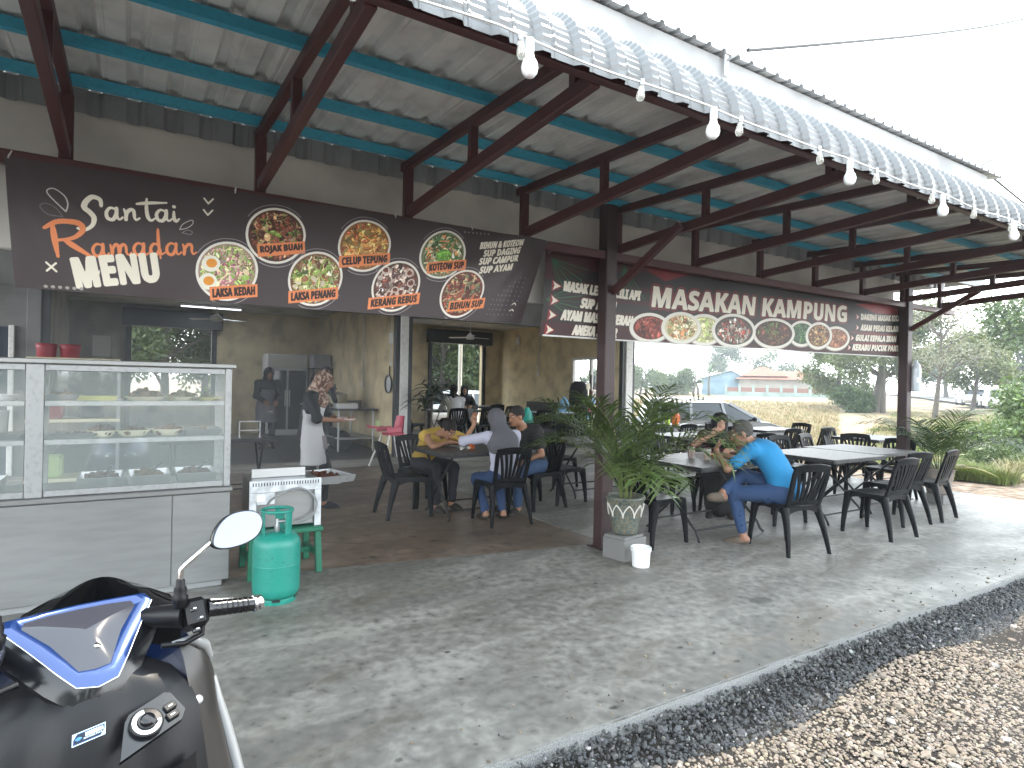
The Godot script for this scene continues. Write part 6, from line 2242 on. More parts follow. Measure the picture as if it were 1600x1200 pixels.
# ================= inside the rooms =================
func build_kitchen():
	rng.seed = 47
	var fy := 0.115
	var g: Geo
	var t: Node3D
	# tall white chiller
	t = thing("chiller", "white two-door glass chiller against the kitchen's back wall", "fridge", Vector3(3.25, fy, -15.78))
	g = Geo.new()
	g.box(Vector3(0, 0.98, 0), Vector3(0.95, 1.96, 0.62), Basis.IDENTITY, 0.02)
	part(g, "body", M.white_plastic, t)
	for sx in [-1.0, 1.0]:
		g = Geo.new()
		g.box(Vector3(sx * 0.225, 0.86, 0.315), Vector3(0.40, 1.42, 0.02), Basis.IDENTITY, 0.004)
		var d := part(g, "door", M.dark_glass, t)
		g = Geo.new()
		g.box(Vector3(sx * 0.05, 0.9, 0.335), Vector3(0.02, 0.4, 0.02), Basis.IDENTITY, 0.004)
		part(g, "handle", M.white_plastic, d)
	g = Geo.new()
	g.box(Vector3(0, 1.77, 0.316), Vector3(0.9, 0.26, 0.012), Basis.IDENTITY, 0.003)
	part(g, "header", M.paper, t)
	# black rack with a box on it
	t = thing("black_rack", "black storage rack in the kitchen corner beside the chiller", "rack", Vector3(3.93, fy, -15.1))
	for y in [0.3, 0.75, 1.2, 1.62]:
		g = Geo.new()
		g.box(Vector3(0, y, 0), Vector3(0.46, 0.02, 0.5), Basis.IDENTITY, 0.003)
		part(g, "shelf", M.black_steel, t)
	for sx in [-1.0, 1.0]:
		for sz in [-1.0, 1.0]:
			g = Geo.new()
			g.box(Vector3(sx * 0.22, 0.82, sz * 0.24), Vector3(0.03, 1.64, 0.03))
			part(g, "upright", M.black_steel, t)
	g = Geo.new()
	g.box(Vector3(0, 0.17, 0), Vector3(0.42, 0.34, 0.4), Basis.IDENTITY, 0.02)
	solo(g, "storage_box", mat("clear_box", lin(0.36, 0.38, 0.40), 0.3), "greyish plastic box on top of the black rack", "box", "", Vector3(3.93, fy + 1.63, -15.1))
	for q in [[0.31, 0.75], [0.76, 0.9], [1.21, 0.6]]:
		g = Geo.new()
		g.box(Vector3(0, 0.11, 0), Vector3(0.34, 0.22, 0.34), Basis(Vector3.UP, q[1] * 0.2), 0.01)
		solo(g, "carton", M.dark_ware, "dark carton on the %s shelf of the black rack" % ["bottom", "second", "third"][int(q[0] * 2.3)], "box", "", Vector3(3.92, fy + q[0], -15.1))
	# work counter along the partition, with pot and plates
	t = thing("work_counter", "dark work counter along the yellow partition wall", "counter", Vector3(3.72, fy, -13.0))
	g = Geo.new()
	g.box(Vector3(0, 0.80, 0), Vector3(0.78, 0.04, 3.0), Basis.IDENTITY, 0.005)
	part(g, "top", M.dark_ware, t)
	for zz in [-1.4, 0.0, 1.4]:
		for sx in [-0.34, 0.34]:
			g = Geo.new()
			g.tube([Vector3(sx, 0.78, zz), Vector3(sx, 0, zz)], 0.02, 8)
			part(g, "leg", M.dull_steel, t)
	g = Geo.new()
	g.box(Vector3(0, 0.25, 0), Vector3(0.7, 0.03, 2.9))
	part(g, "lower_shelf", M.dull_steel, t)
	t = thing("stock_pot", "large steel stock pot with lid on the kitchen work counter", "pot", Vector3(3.74, fy + 0.82, -13.15))
	g = Geo.new()
	g.lathe([Vector2(0, 0), Vector2(0.24, 0), Vector2(0.25, 0.02), Vector2(0.25, 0.22), Vector2(0.262, 0.225), Vector2(0.262, 0.235)], 30)
	part(g, "body", M.cream_ware, t)
	g = Geo.new()
	g.lathe([Vector2(0.265, 0.236), Vector2(0.2, 0.27), Vector2(0.05, 0.29), Vector2(0.0, 0.29)], 30)
	var lid := part(g, "lid", M.dull_steel, t)
	g = Geo.new()
	g.lathe([Vector2(0.02, 0.285), Vector2(0.02, 0.34), Vector2(0.06, 0.36), Vector2(0.02, 0.38), Vector2(0.02, 0.45), Vector2(0.0, 0.46)], 14)
	part(g, "knob", M.dark_ware, lid)
	for k in 6:
		solo(plate_mesh(0.16, 0.03), "stacked_plate", [M.white_plastic, M.dull_steel][k % 2], "plate in the stack at the near end of the work counter", "plate", "plates stacked on the work counter", Vector3(3.85, fy + 0.82 + k * 0.022, -12.15))
	g = Geo.new()
	g.box(Vector3(0, 0.05, 0), Vector3(0.4, 0.1, 0.3), Basis.IDENTITY, 0.01)
	solo(g, "plastic_tub", M.white_plastic, "flat white tub at the near end of the work counter", "tub", "", Vector3(3.55, fy + 0.82, -11.75))
	for k in 5:
		g = Geo.new()
		g.ball(Vector3(0, 0.18, 0), Vector3(rr(0.16, 0.22), 0.2, rr(0.16, 0.22)), 10, 7)
		solo(g, "black_sack", M.dark_cloth, "black sack under the kitchen work counter, %s" % ["nearest", "second", "third", "fourth", "farthest"][k], "sack", "sacks under the work counter", Vector3(3.6 + rr(-0.1, 0.15), fy, -11.9 - k * 0.45))
	# hanging pan, switches and conduit on the partition
	t = thing("hanging_pan", "round black-rimmed pan hanging on the yellow partition wall", "pan", Vector3(4.165, 1.42, -11.05))
	g = Geo.new()
	g.lathe([Vector2(0, 0.0), Vector2(0.16, 0.0), Vector2(0.175, 0.035), Vector2(0.168, 0.038), Vector2(0.15, 0.008), Vector2(0, 0.008)], 26, Vector3.ZERO, Basis(Vector3.FORWARD, -PI / 2) * Basis(Vector3.UP, 0))
	part(g, "bowl", M.dark_ware, t)
	g = Geo.new()
	g.tube([Vector3(0, 0.16, 0), Vector3(0, 0.36, 0)], 0.012, 6)
	part(g, "handle", M.black_plastic, t)
	g = Geo.new()
	g.lathe([Vector2(0, 0.0), Vector2(0.145, 0.0)], 26, Vector3(-0.012, 0, 0), Basis(Vector3.FORWARD, -PI / 2))
	part(g, "base_disc", M.dull_steel, t)
	g = Geo.new()
	g.box(Vector3.ZERO, Vector3(0.05, 0.2, 0.16), Basis.IDENTITY, 0.01)
	solo(g, "fuse_box", M.white_plastic, "small white fuse box on the yellow partition wall", "fuse box", "", Vector3(4.155, 2.28, -10.95))
	for q in [[Vector3(4.165, 3.05, -10.98), Vector3(4.165, 1.8, -10.98), "white conduit running down past the fuse box"], [Vector3(4.165, 3.05, -12.6), Vector3(4.165, 1.4, -12.6), "white conduit above the stock pot"], [Vector3(9.605, 3.05, -14.05), Vector3(9.605, 1.75, -14.05), "conduit with a socket on the stained yellow side wall"]]:
		g = Geo.new()
		g.tube([q[0], q[1]], 0.012, 6)
		g.box(q[1], Vector3(0.03, 0.09, 0.09), Basis.IDENTITY, 0.006)
		solo(g, "conduit", M.cable, q[2], "conduit")
	g = Geo.new()
	g.box(Vector3.ZERO, Vector3(0.06, 0.22, 0.14), Basis.IDENTITY, 0.01)
	solo(g, "emergency_light", M.white_plastic, "small white emergency light high on the yellow side wall", "light", "", Vector3(9.585, 2.72, -15.1))
	g = Geo.new()
	g.box(Vector3.ZERO, Vector3(0.34, 0.46, 0.006))
	solo(g, "paper_notice", M.paper, "pale notice taped to the kitchen's back wall", "notice", "", Vector3(-0.52, 2.12, -16.19))
	# ceiling lights: lit tubes, each with its own light
	for q in [[Vector3(1.52, 3.0, -15.0), "lit fluorescent tube on the kitchen ceiling", true], [Vector3(6.8, 3.0, -13.45), "lit fluorescent tube on the yellow room's ceiling", true], [Vector3(6.3, 3.0, -14.6), "unlit fluorescent tube on the yellow room's ceiling", false]]:
		t = thing("tube_light", q[1], "light", q[0])
		g = Geo.new()
		g.box(Vector3(0, 0.05, 0), Vector3(1.24, 0.05, 0.06), Basis.IDENTITY, 0.006)
		part(g, "batten", M.white_plastic, t)
		g = Geo.new()
		g.tube([Vector3(-0.6, 0.005, 0), Vector3(0.6, 0.005, 0)], 0.014, 10)
		part(g, "tube", M.tube_glow if q[2] else M.white_plastic, t)
		if q[2]:
			var l := AreaLight3D.new()
			l.name = "tube_lamp"
			l.area_size = Vector2(1.2, 0.04)
			l.light_color = Color(0.93, 0.97, 1.0)
			l.light_energy = 0.5
			l.area_normalize_energy = true
			l.shadow_enabled = true
			l.position = Vector3(0, -0.014, 0)
			l.rotation.x = -PI / 2
			t.add_child(l)
	for q in [[Vector3(1.55, 2.72, -14.3), "ceiling fan in the kitchen", 0.3], [Vector3(7.75, 2.70, -14.6), "ceiling fan in front of the yellow room's back opening", 0.15]]:
		t = thing("ceiling_fan", q[1], "fan", q[0], q[2])
		g = Geo.new()
		g.lathe([Vector2(0.0, -0.07), Vector2(0.10, -0.06), Vector2(0.12, -0.02), Vector2(0.09, 0.04), Vector2(0.03, 0.10), Vector2(0.012, 0.12), Vector2(0.012, 0.36)], 18)
		part(g, "motor", M.white_plastic, t)
		for k in 3:
			g = Geo.new()
			var a := TAU * k / 3.0
			g.box(Vector3(0.36, -0.01, 0).rotated(Vector3.UP, a), Vector3(0.52, 0.008, 0.11), Basis(Vector3.UP, a) * Basis(Vector3.RIGHT, 0.2), 0.002)
			part(g, "blade", M.white_plastic, t)
	# folding table in front of the kitchen with a small wire frame
	make_table("folding_table", "black folding table in front of the kitchen with a white wire frame on it", 1.3, 0.7, Vector3(0.95, 0, -8.45), M.dark_ware)
	t = thing("wire_rack", "small white wire frame on the black table in front of the kitchen", "rack", Vector3(1.30, 0.735, -8.3))
	g = Geo.new()
	for y in [0.09, 0.2]:
		g.box(Vector3(0, y, 0), Vector3(0.24, 0.012, 0.012))
	for x in [-0.12, 0.12]:
		g.box(Vector3(x, 0.1, 0), Vector3(0.012, 0.2, 0.012))
		g.box(Vector3(x, 0.004, 0), Vector3(0.012, 0.008, 0.12))
	part(g, "frame", M.white_plastic, t)
	# steel rack with red tubs behind the counter
	t = thing("steel_rack", "pale steel rack rising behind the food counter", "rack", Vector3(-0.43, 0, -7.2))
	for y in [0.5, 1.05, 1.62]:
		g = Geo.new()
		g.box(Vector3(0, y, 0), Vector3(0.72, 0.03, 0.4), Basis.IDENTITY, 0.004)
		part(g, "shelf", M.cream_ware, t)
	for sx in [-1.0, 1.0]:
		for sz in [-1.0, 1.0]:
			g = Geo.new()
			g.box(Vector3(sx * 0.345, 0.81, sz * 0.18), Vector3(0.025, 1.6, 0.025))
			part(g, "upright", M.dull_steel, t)
	for k in 2:
		g = Geo.new()
		g.lathe([Vector2(0, 0), Vector2(0.075, 0), Vector2(0.08, 0.09), Vector2(0.085, 0.09), Vector2(0.085, 0.13), Vector2(0.0, 0.13)], 18)
		solo(g, "red_tub", M.red_plastic, ["left red tub on top of the pale steel rack", "right red tub on top of the pale steel rack"][k], "tub", "", Vector3(-0.66 + k * 0.18, 1.636, -7.2))
	for k in 3:
		g = Geo.new()
		g.box(Vector3(0, 0.1, 0), Vector3(0.2, 0.2, 0.26), Basis.IDENTITY, 0.02)
		solo(g, "storage_box", [M.red_plastic, M.dark_ware, M.green_plastic][k], ["red box on the middle shelf of the steel rack", "dark box on the middle shelf of the steel rack", "green box on the lower shelf of the steel rack"][k], "box", "", Vector3(-0.62 + (k % 2) * 0.32, 1.066 if k < 2 else 0.516, -7.2))
	# pink high chair with a green cup
	t = thing("high_chair", "pink plastic high chair with pale legs at the kitchen kerb", "high chair", Vector3(3.86, 0, -10.16), deg_to_rad(-78))
	g = Geo.new()
	g.box(Vector3(0, 0.56, -0.06), Vector3(0.30, 0.045, 0.30), Basis.IDENTITY, 0.02)
	part(g, "seat", M.pink_plastic, t)
	g = Geo.new()
	var rows := []
	for i in 6:
		var f := i / 5.0
		var row := []
		for k in 7:
			var u := k / 6.0 - 0.5
			row.append(Vector3(u * lerpf(0.30, 0.22, f), 0.57 + 0.30 * f, -0.20 - 0.05 * f + 0.10 * u * u * 2.0))
		rows.append(row)
	g.grid(rows)
	var b2 := []
	for r in rows:
		var row := []
		for p in r:
			row.append(p + Vector3(0, 0, -0.02))
		b2.append(row)
	g.grid(b2, false, Vector2.ONE, true)
	part(g, "backrest", M.pink_plastic, t)
	g = Geo.new()
	g.box(Vector3(0, 0.685, 0.22), Vector3(0.36, 0.022, 0.26), Basis.IDENTITY, 0.01)
	g.box(Vector3(0, 0.70, 0.35), Vector3(0.36, 0.03, 0.015), Basis.IDENTITY, 0.006)
	part(g, "tray", M.pink_plastic, t)
	for sx in [-1.0, 1.0]:
		g = Geo.new()
		g.box(Vector3(sx * 0.16, 0.64, 0.02), Vector3(0.02, 0.09, 0.30), Basis.IDENTITY, 0.008)
		part(g, "arm", M.pink_plastic, t)
		for sz in [-1.0, 1.0]:
			g = Geo.new()
			g.tube([Vector3(sx * 0.12, 0.55, sz * 0.12 - 0.03), Vector3(sx * 0.23, 0.0, sz * 0.30 - 0.03)], 0.014, 8)
			part(g, "leg", M.white_paint, t)
	g = Geo.new()
	g.lathe([Vector2(0, 0), Vector2(0.032, 0), Vector2(0.038, 0.10), Vector2(0.034, 0.10), Vector2(0.03, 0.008), Vector2(0, 0.008)], 16)
	solo(g, "green_cup", M.green_plastic, "pale green cup on the pink high chair's tray", "cup", "", Vector3(3.61, 0.697, -10.10))
	# yellow room: dark cabinet, covered stack, bags
	t = thing("black_cabinet", "black cabinet against the yellow room's right side", "cabinet", Vector3(8.92, fy, -12.65))
	g = Geo.new()
	g.box(Vector3(0, 0.46, 0), Vector3(0.62, 0.92, 0.9), Basis.IDENTITY, 0.01)
	part(g, "body", M.dark_ware, t)
	for zz in [-0.22, 0.22]:
		g = Geo.new()
		g.box(Vector3(-0.315, 0.46, zz), Vector3(0.012, 0.84, 0.42), Basis.IDENTITY, 0.004)
		part(g, "door", M.dark_ware, t)
	t = thing("covered_speaker", "tall loudspeaker under a black cover beside the window bars", "speaker", Vector3(9.15, fy, -11.65))
	g = Geo.new()
	g.lathe([Vector2(0, 0), Vector2(0.30, 0), Vector2(0.29, 0.5), Vector2(0.24, 0.9), Vector2(0.22, 1.25), Vector2(0.19, 1.38), Vector2(0.10, 1.45), Vector2(0, 1.46)], 16)
	part(g, "cover", M.dark_cloth, t)
	t = thing("snack_rack", "narrow rack of hanging snack packets by the barred window", "rack", Vector3(8.95, fy, -10.95))
	g = Geo.new()
	g.box(Vector3(0, 0.8, 0), Vector3(0.03, 1.6, 0.03))
	g.box(Vector3(0, 0.02, 0), Vector3(0.4, 0.04, 0.4))
	part(g, "stand", M.black_steel, t)
	for k in 14:
		g = Geo.new()
		g.box(Vector3(rr(-0.14, 0.14), 1.5 - (k / 2) * 0.17, 0.04 + rr(0, 0.05)), Vector3(0.11, 0.14, 0.03), Basis(Vector3.FORWARD, rr(-0.2, 0.2)), 0.008)
		part(g, "packet", [M.paper, M.blue_bag, M.dark_ware, M.cream_ware, M.red_plastic][k % 5], t)
	for q in [[Vector3(7.44, 0.62, -11.28), M.teal_bag, "teal plastic bag hanging on a chair back in the yellow room"], [Vector3(8.50, 0.855, -11.35), M.blue_bag, "light blue plastic bag on the pale blue table"]]:
		g = Geo.new()
		rows = []
		for i in 7:
			var f := i / 6.0
			var row := []
			for k in 14:
				var a := TAU * k / 14.0
				var r := (0.15 - 0.11 * pow(f, 2.5)) * (1.0 + 0.12 * sin(a * 5.0 + f * 4.0))
				row.append(Vector3(cos(a) * r, f * 0.34, sin(a) * r * 0.6))
			rows.append(row)
		g.loft(rows, true)
		solo(g, "plastic_bag", q[1], q[2], "bag", "", q[0])

# ================= people =================
class Field:
	var o: Vector3
	var c: float
	var nx: int
	var ny: int
	var nz: int
	var d := PackedFloat32Array()
	func _init(lo: Vector3, hi: Vector3, cell: float):
		o = lo
		c = cell
		nx = int((hi.x - lo.x) / c) + 2
		ny = int((hi.y - lo.y) / c) + 2
		nz = int((hi.z - lo.z) / c) + 2
		d.resize(nx * ny * nz)
		d.fill(1.0)
	func span(lo: Vector3, hi: Vector3) -> Array:
		return [clampi(int((lo.x - o.x) / c), 0, nx - 1), clampi(int((hi.x - o.x) / c) + 1, 0, nx - 1), clampi(int((lo.y - o.y) / c), 0, ny - 1), clampi(int((hi.y - o.y) / c) + 1, 0, ny - 1), clampi(int((lo.z - o.z) / c), 0, nz - 1), clampi(int((hi.z - o.z) / c) + 1, 0, nz - 1)]
	func cap(a: Vector3, b: Vector3, ra: float, rb: float, k := 0.03):
		var m := maxf(ra, rb) + k + c * 2.0
		var s := span(a.min(b) - Vector3.ONE * m, a.max(b) + Vector3.ONE * m)
		var ab := b - a
		var l2 := maxf(ab.length_squared(), 1e-9)
		for y in range(s[2], s[3] + 1):
			for z in range(s[4], s[5] + 1):
				var i: int = (y * nz + z) * nx + s[0]
				for x in range(s[0], s[1] + 1):
					var p := o + Vector3(x, y, z) * c - a
					var t := clampf(p.dot(ab) / l2, 0.0, 1.0)
					var e := (p - ab * t).length() - ra - (rb - ra) * t
					var q := d[i]
					var h := maxf(k - absf(q - e), 0.0) / k
					d[i] = minf(q, e) - h * h * k * 0.25
					i += 1
	func ell(m: Vector3, r: Vector3, b: Basis, k := 0.03, carve := false):
		var w := maxf(r.x, maxf(r.y, r.z)) + k + c * 2.0
		var s := span(m - Vector3.ONE * w, m + Vector3.ONE * w)
		var inv := b.transposed()
		var rm := minf(r.x, minf(r.y, r.z))
		for y in range(s[2], s[3] + 1):
			for z in range(s[4], s[5] + 1):
				var i: int = (y * nz + z) * nx + s[0]
				for x in range(s[0], s[1] + 1):
					var p := inv * (o + Vector3(x, y, z) * c - m)
					var e := ((p / r).length() - 1.0) * rm
					var q := d[i]
					if carve:
						d[i] = maxf(q, -e)
					else:
						var h := maxf(k - absf(q - e), 0.0) / k
						d[i] = minf(q, e) - h * h * k * 0.25
					i += 1
	func below(at: Vector3, n: Vector3):
		# keep only what lies on the side n points away from
		for y in ny:
			for z in nz:
				var i := (y * nz + z) * nx
				for x in nx:
					if d[i] < 0.08:
						d[i] = maxf(d[i], (o + Vector3(x, y, z) * c - at).dot(n))
					i += 1
	func mesh(g: Geo, paint: Callable, wrinkle := 0.0, nf: FastNoiseLite = null):
		var at := {}
		var v := PackedVector3Array()
		var lim := c * 2.0
		var sy := nz * nx
		for y in ny - 1:
			for z in nz - 1:
				var i := (y * nz + z) * nx
				for x in nx - 1:
					var q := d[i]
					if absf(q) < lim:
						var neg := 0
						var e := [q, d[i + 1], d[i + nx], d[i + nx + 1], d[i + sy], d[i + sy + 1], d[i + sy + nx], d[i + sy + nx + 1]]
						for w in e:
							if w < 0.0:
								neg += 1
						if neg > 0 and neg < 8:
							var sum := Vector3.ZERO
							var cnt := 0
							for pr in [[0, 1], [2, 3], [4, 5], [6, 7], [0, 2], [1, 3], [4, 6], [5, 7], [0, 4], [1, 5], [2, 6], [3, 7]]:
								var a: float = e[pr[0]]
								var b: float = e[pr[1]]
								if (a < 0.0) != (b < 0.0):
									var t := a / (a - b)
									var pa := Vector3(pr[0] & 1, (pr[0] >> 2) & 1, (pr[0] >> 1) & 1)
									var pb := Vector3(pr[1] & 1, (pr[1] >> 2) & 1, (pr[1] >> 1) & 1)
									sum += pa.lerp(pb, t)
									cnt += 1
							at[i] = v.size()
							v.append(o + (Vector3(x, y, z) + sum / cnt) * c)
					i += 1
		var acc := PackedVector3Array()
		acc.resize(v.size())
		var tri := PackedInt32Array()
		for i in at:
			for ax in 3:
				var st: int = [1, sy, nx][ax]
				var a1: int = [nx, 1, 1][ax]
				var a2: int = [sy, nx, sy][ax]
				var q := d[i]
				var w := d[i + st]
				if (q < 0.0) != (w < 0.0) and at.has(i - a1) and at.has(i - a2) and at.has(i - a1 - a2):
					var p := [at[i], at[i - a1], at[i - a1 - a2], at[i - a2]]
					var dirv: Vector3 = [Vector3.RIGHT, Vector3.UP, Vector3.BACK][ax] * (1.0 if q < 0.0 else -1.0)
					var nn := (v[p[2]] - v[p[0]]).cross(v[p[1]] - v[p[0]])
					if nn.dot(dirv) < 0.0:
						p = [p[0], p[3], p[2], p[1]]
						nn = (v[p[2]] - v[p[0]]).cross(v[p[1]] - v[p[0]])
					nn += (v[p[3]] - v[p[0]]).cross(v[p[2]] - v[p[0]])
					for m in p:
						acc[m] += nn
					tri.append_array(PackedInt32Array([p[0], p[1], p[2], p[0], p[2], p[3]]))
		var s := g.v.size()
		for i in v.size():
			var nn := acc[i].normalized()
			var p := v[i]
			if wrinkle > 0.0 and nf:
				p += nn * nf.get_noise_3d(p.x * 100.0, p.y * 60.0, p.z * 100.0) * wrinkle
			g.v.append(p)
			g.n.append(nn)
			g.uv.append(Vector2(p.x, p.y))
			g.c.append(paint.call(p))
		for t in tri:
			g.ix.append(s + t)
		g.colored = true

func joint(a: Vector3, target: Vector3, l1: float, l2: float, hint: Vector3) -> Array:
	# two-bone reach: returns [bend, end]
	var v := target - a
	var dist := minf(v.length(), (l1 + l2) * 0.995)
	var dr := v.normalized()
	var x := (l1 * l1 - l2 * l2 + dist * dist) / (2.0 * dist)
	var h := sqrt(maxf(0.0, l1 * l1 - x * x))
	var side := (hint - dr * hint.dot(dr)).normalized()
	return [a + dr * x + side * h, a + dr * dist]

func person(label: String, at: Vector3, turn: float, P: Dictionary) -> Node3D:
	var t := thing("person", label, "person", at, deg_to_rad(turn))
	var sit: bool = P.get("sit", true)
	var sc: float = P.get("size", 1.0)
	var cell: float = P.get("cell", 0.014)
	var skin: Color = P.get("skin", Color(0.32, 0.165, 0.10))
	var pel := Vector3(0, 0.535, -0.06) if sit else Vector3(P.get("shift", 0.0), 0.90, 0.0)
	var lean := deg_to_rad(P.get("lean", 6.0))
	var tw := deg_to_rad(P.get("twist", 0.0))
	var sb := Basis(Vector3.UP, tw) * Basis(Vector3.RIGHT, lean) * Basis(Vector3.BACK, deg_to_rad(P.get("tilt", 0.0)))
	var waist := pel + Basis(Vector3.RIGHT, lean * 0.5) * Vector3(0, 0.16, 0)
	var chest := waist + sb * Vector3(0, 0.17, 0.0)
	var up := Basis(Vector3.UP, tw) * Basis(Vector3.RIGHT, lean * P.get("hunch", 1.25))
	var neck := chest + up * Vector3(0, 0.185, 0.005)
	var hb := Basis(Vector3.UP, tw + deg_to_rad(P.get("hy", 0.0))) * Basis(Vector3.RIGHT, deg_to_rad(P.get("hp", 5.0)))
	var head := neck + (up * Vector3(0, 0.06, 0.02)) + hb * Vector3(0, 0.095, 0.03)
	var wide: float = P.get("wide", 0.175)
	var sh := {}
	var el := {}
	var wr := {}
	var hip := {}
	var kn := {}
	var an := {}
	for s in [1, -1]:
		sh[s] = chest + up * Vector3(s * wide, 0.12, 0.0)
		var wt: Vector3 = P.get("wl" if s > 0 else "wr", Vector3(s * 0.16, 0.60, 0.25) if sit else Vector3(s * 0.24, 0.82, 0.05))
		var eh: Vector3 = P.get("el" if s > 0 else "er", Vector3(s * 0.7, -0.6, -0.4))
		var j := joint(sh[s], wt, 0.285, 0.245, eh)
		el[s] = j[0]
		wr[s] = j[1]
		hip[s] = pel + Vector3(s * 0.09, -0.02, 0.0)
		var av: Vector3 = P.get("al" if s > 0 else "ar", Vector3(s * 0.12, 0.085, 0.36) if sit else Vector3(s * 0.10, 0.085, 0.0))
		var kh: Vector3 = P.get("kl" if s > 0 else "kr", Vector3(s * 0.1, 0.9, 0.6) if sit else Vector3(s * 0.1, 0, 1))
		j = joint(hip[s], av, 0.42, 0.41, kh)
		kn[s] = j[0]
		an[s] = j[1]
	# --- body: one continuous skin surface
	var all := [head, neck, pel, sh[1], sh[-1], el[1], el[-1], wr[1], wr[-1], kn[1], kn[-1], an[1], an[-1]]
	var lo: Vector3 = all[0]
	var hi: Vector3 = all[0]
	for p in all:
		lo = lo.min(p)
		hi = hi.max(p)
	lo -= Vector3(0.26, 0.12, 0.26)
	hi += Vector3(0.26, 0.22, 0.26)
	var fat: float = P.get("fat", 1.0)
	var limbs := func(f: Field, e: float, arms: float, legs: float, torso: bool):
		if torso:
			f.ell(pel + Vector3(0, 0.0, -0.005), Vector3(0.165 * fat + e, 0.125 + e, 0.125 * fat + e), Basis.IDENTITY, 0.06)
			f.ell(waist, Vector3(0.140 * fat + e, 0.15 + e, 0.105 * fat + e), sb, 0.06)
			f.ell(chest, Vector3(0.155 + e, 0.16 + e, 0.108 + e), sb, 0.06)
			f.cap(sh[1], sh[-1], 0.060 + e, 0.060 + e, 0.06)
		for s in [1, -1]:
			if arms > 0.0:
				var a2: Vector3 = sh[s].lerp(el[s], minf(1.0, arms * 2.0))
				f.cap(sh[s], a2, 0.054 + e, lerpf(0.054, 0.041, minf(1.0, arms * 2.0)) + e * (1.0 if arms >= 0.5 else 1.5), 0.03)
				if arms > 0.5:
					f.cap(el[s], el[s].lerp(wr[s], (arms - 0.5) * 2.0), 0.040 + e, lerpf(0.040, 0.027, (arms - 0.5) * 2.0) + e, 0.02)
			if legs > 0.0:
				f.cap(hip[s], kn[s], 0.082 * fat + e, 0.056 + e, 0.03)
				f.cap(kn[s], kn[s].lerp(an[s], legs), 0.055 + e, lerpf(0.055, 0.036, legs) + e, 0.02)
	var f := Field.new(lo, hi, cell)
	limbs.call(f, -0.004, 1.0, 1.0, true)
	f.cap(chest + up * Vector3(0, 0.12, 0), neck + up * Vector3(0, 0.08, 0.02), 0.062, 0.052, 0.04)
	for s in [1, -1]:
		var toe: Vector3 = P.get("tl" if s > 0 else "tr", Vector3(s * 0.12, -0.25, 1.0)).normalized()
		var heel: Vector3 = an[s] + Vector3(0, -0.045, 0) - toe * 0.03
		f.cap(heel, heel + toe * 0.17 + Vector3(0, -0.005, 0), 0.034, 0.026, 0.03)
	var g := Geo.new()
	f.mesh(g, func(_p): return skin)
	# head on a finer grid
	var hc: float = P.get("head_cell", 0.0075)
	f = Field.new(head - Vector3.ONE * 0.17, head + Vector3.ONE * 0.17, hc)
	f.ell(head + hb * Vector3(0, 0.018, -0.012), Vector3(0.074, 0.095, 0.094), hb, 0.02)
	f.ell(head + hb * Vector3(0, -0.045, 0.026), Vector3(0.056, 0.066, 0.062), hb, 0.03)
	f.cap(head + hb * Vector3(0, 0.008, 0.082), head + hb * Vector3(0, -0.028, 0.103), 0.009, 0.014, 0.015)
	f.cap(head + hb * Vector3(-0.018, -0.062, 0.082), head + hb * Vector3(0.018, -0.062, 0.082), 0.009, 0.009, 0.012)
	f.ell(head + hb * Vector3(0, -0.095, 0.066), Vector3(0.024, 0.018, 0.02), hb, 0.02)
	for s in [1, -1]:
		f.ell(head + hb * Vector3(s * 0.078, -0.012, -0.005), Vector3(0.010, 0.032, 0.019), hb, 0.01)
		f.ell(head + hb * Vector3(s * 0.030, 0.012, 0.094), Vector3(0.016, 0.010, 0.014), hb, 0.01, true)
		f.cap(head + hb * Vector3(s * 0.014, 0.029, 0.083), head + hb * Vector3(s * 0.046, 0.029, 0.072), 0.007, 0.006, 0.012)
	f.cap(head + hb * Vector3(0, -0.07, -0.01), neck, 0.05, 0.053, 0.03)
	var inv := hb.inverse()
	f.mesh(g, func(p):
		var q: Vector3 = inv * (p - head)
		if q.z > 0.06 and absf(q.y + 0.062) < 0.011 and absf(q.x) < 0.026:
			return skin.lerp(Color(0.30, 0.07, 0.06), 0.6)
		if q.z > 0.055 and absf(q.y - 0.034) < 0.006 and absf(q.x) > 0.012 and absf(q.x) < 0.050:
			return skin.lerp(Color(0.015, 0.01, 0.01), 0.75)
		return skin)
	# hands: palm, four fingers, thumb
	for s in [1, -1]:
		var fd: Vector3 = (wr[s] - el[s]).normalized()
		var bend: Vector3 = P.get("hl" if s > 0 else "hr", fd + Vector3(0, -0.25, 0.2)).normalized()
		var pn: Vector3 = P.get("pl" if s > 0 else "pr", Vector3(-s * 0.5, -1, 0)).normalized()
		pn = (pn - bend * pn.dot(bend)).normalized()
		var ac := bend.cross(pn).normalized()
		var w0: Vector3 = wr[s]
		var pm := w0 + bend * 0.055
		f = Field.new(pm - Vector3.ONE * 0.13, pm + Vector3.ONE * 0.13, P.get("hand_cell", 0.006))
		f.cap(w0 - fd * 0.03, w0 + bend * 0.02, 0.024, 0.024, 0.01)
		f.cap(w0 + bend * 0.03 + ac * 0.018, w0 + bend * 0.075 + ac * 0.024, 0.017, 0.013, 0.02)
		f.cap(w0 + bend * 0.03 - ac * 0.018, w0 + bend * 0.075 - ac * 0.024, 0.017, 0.013, 0.02)
		var curl: float = P.get("curl", 0.6)
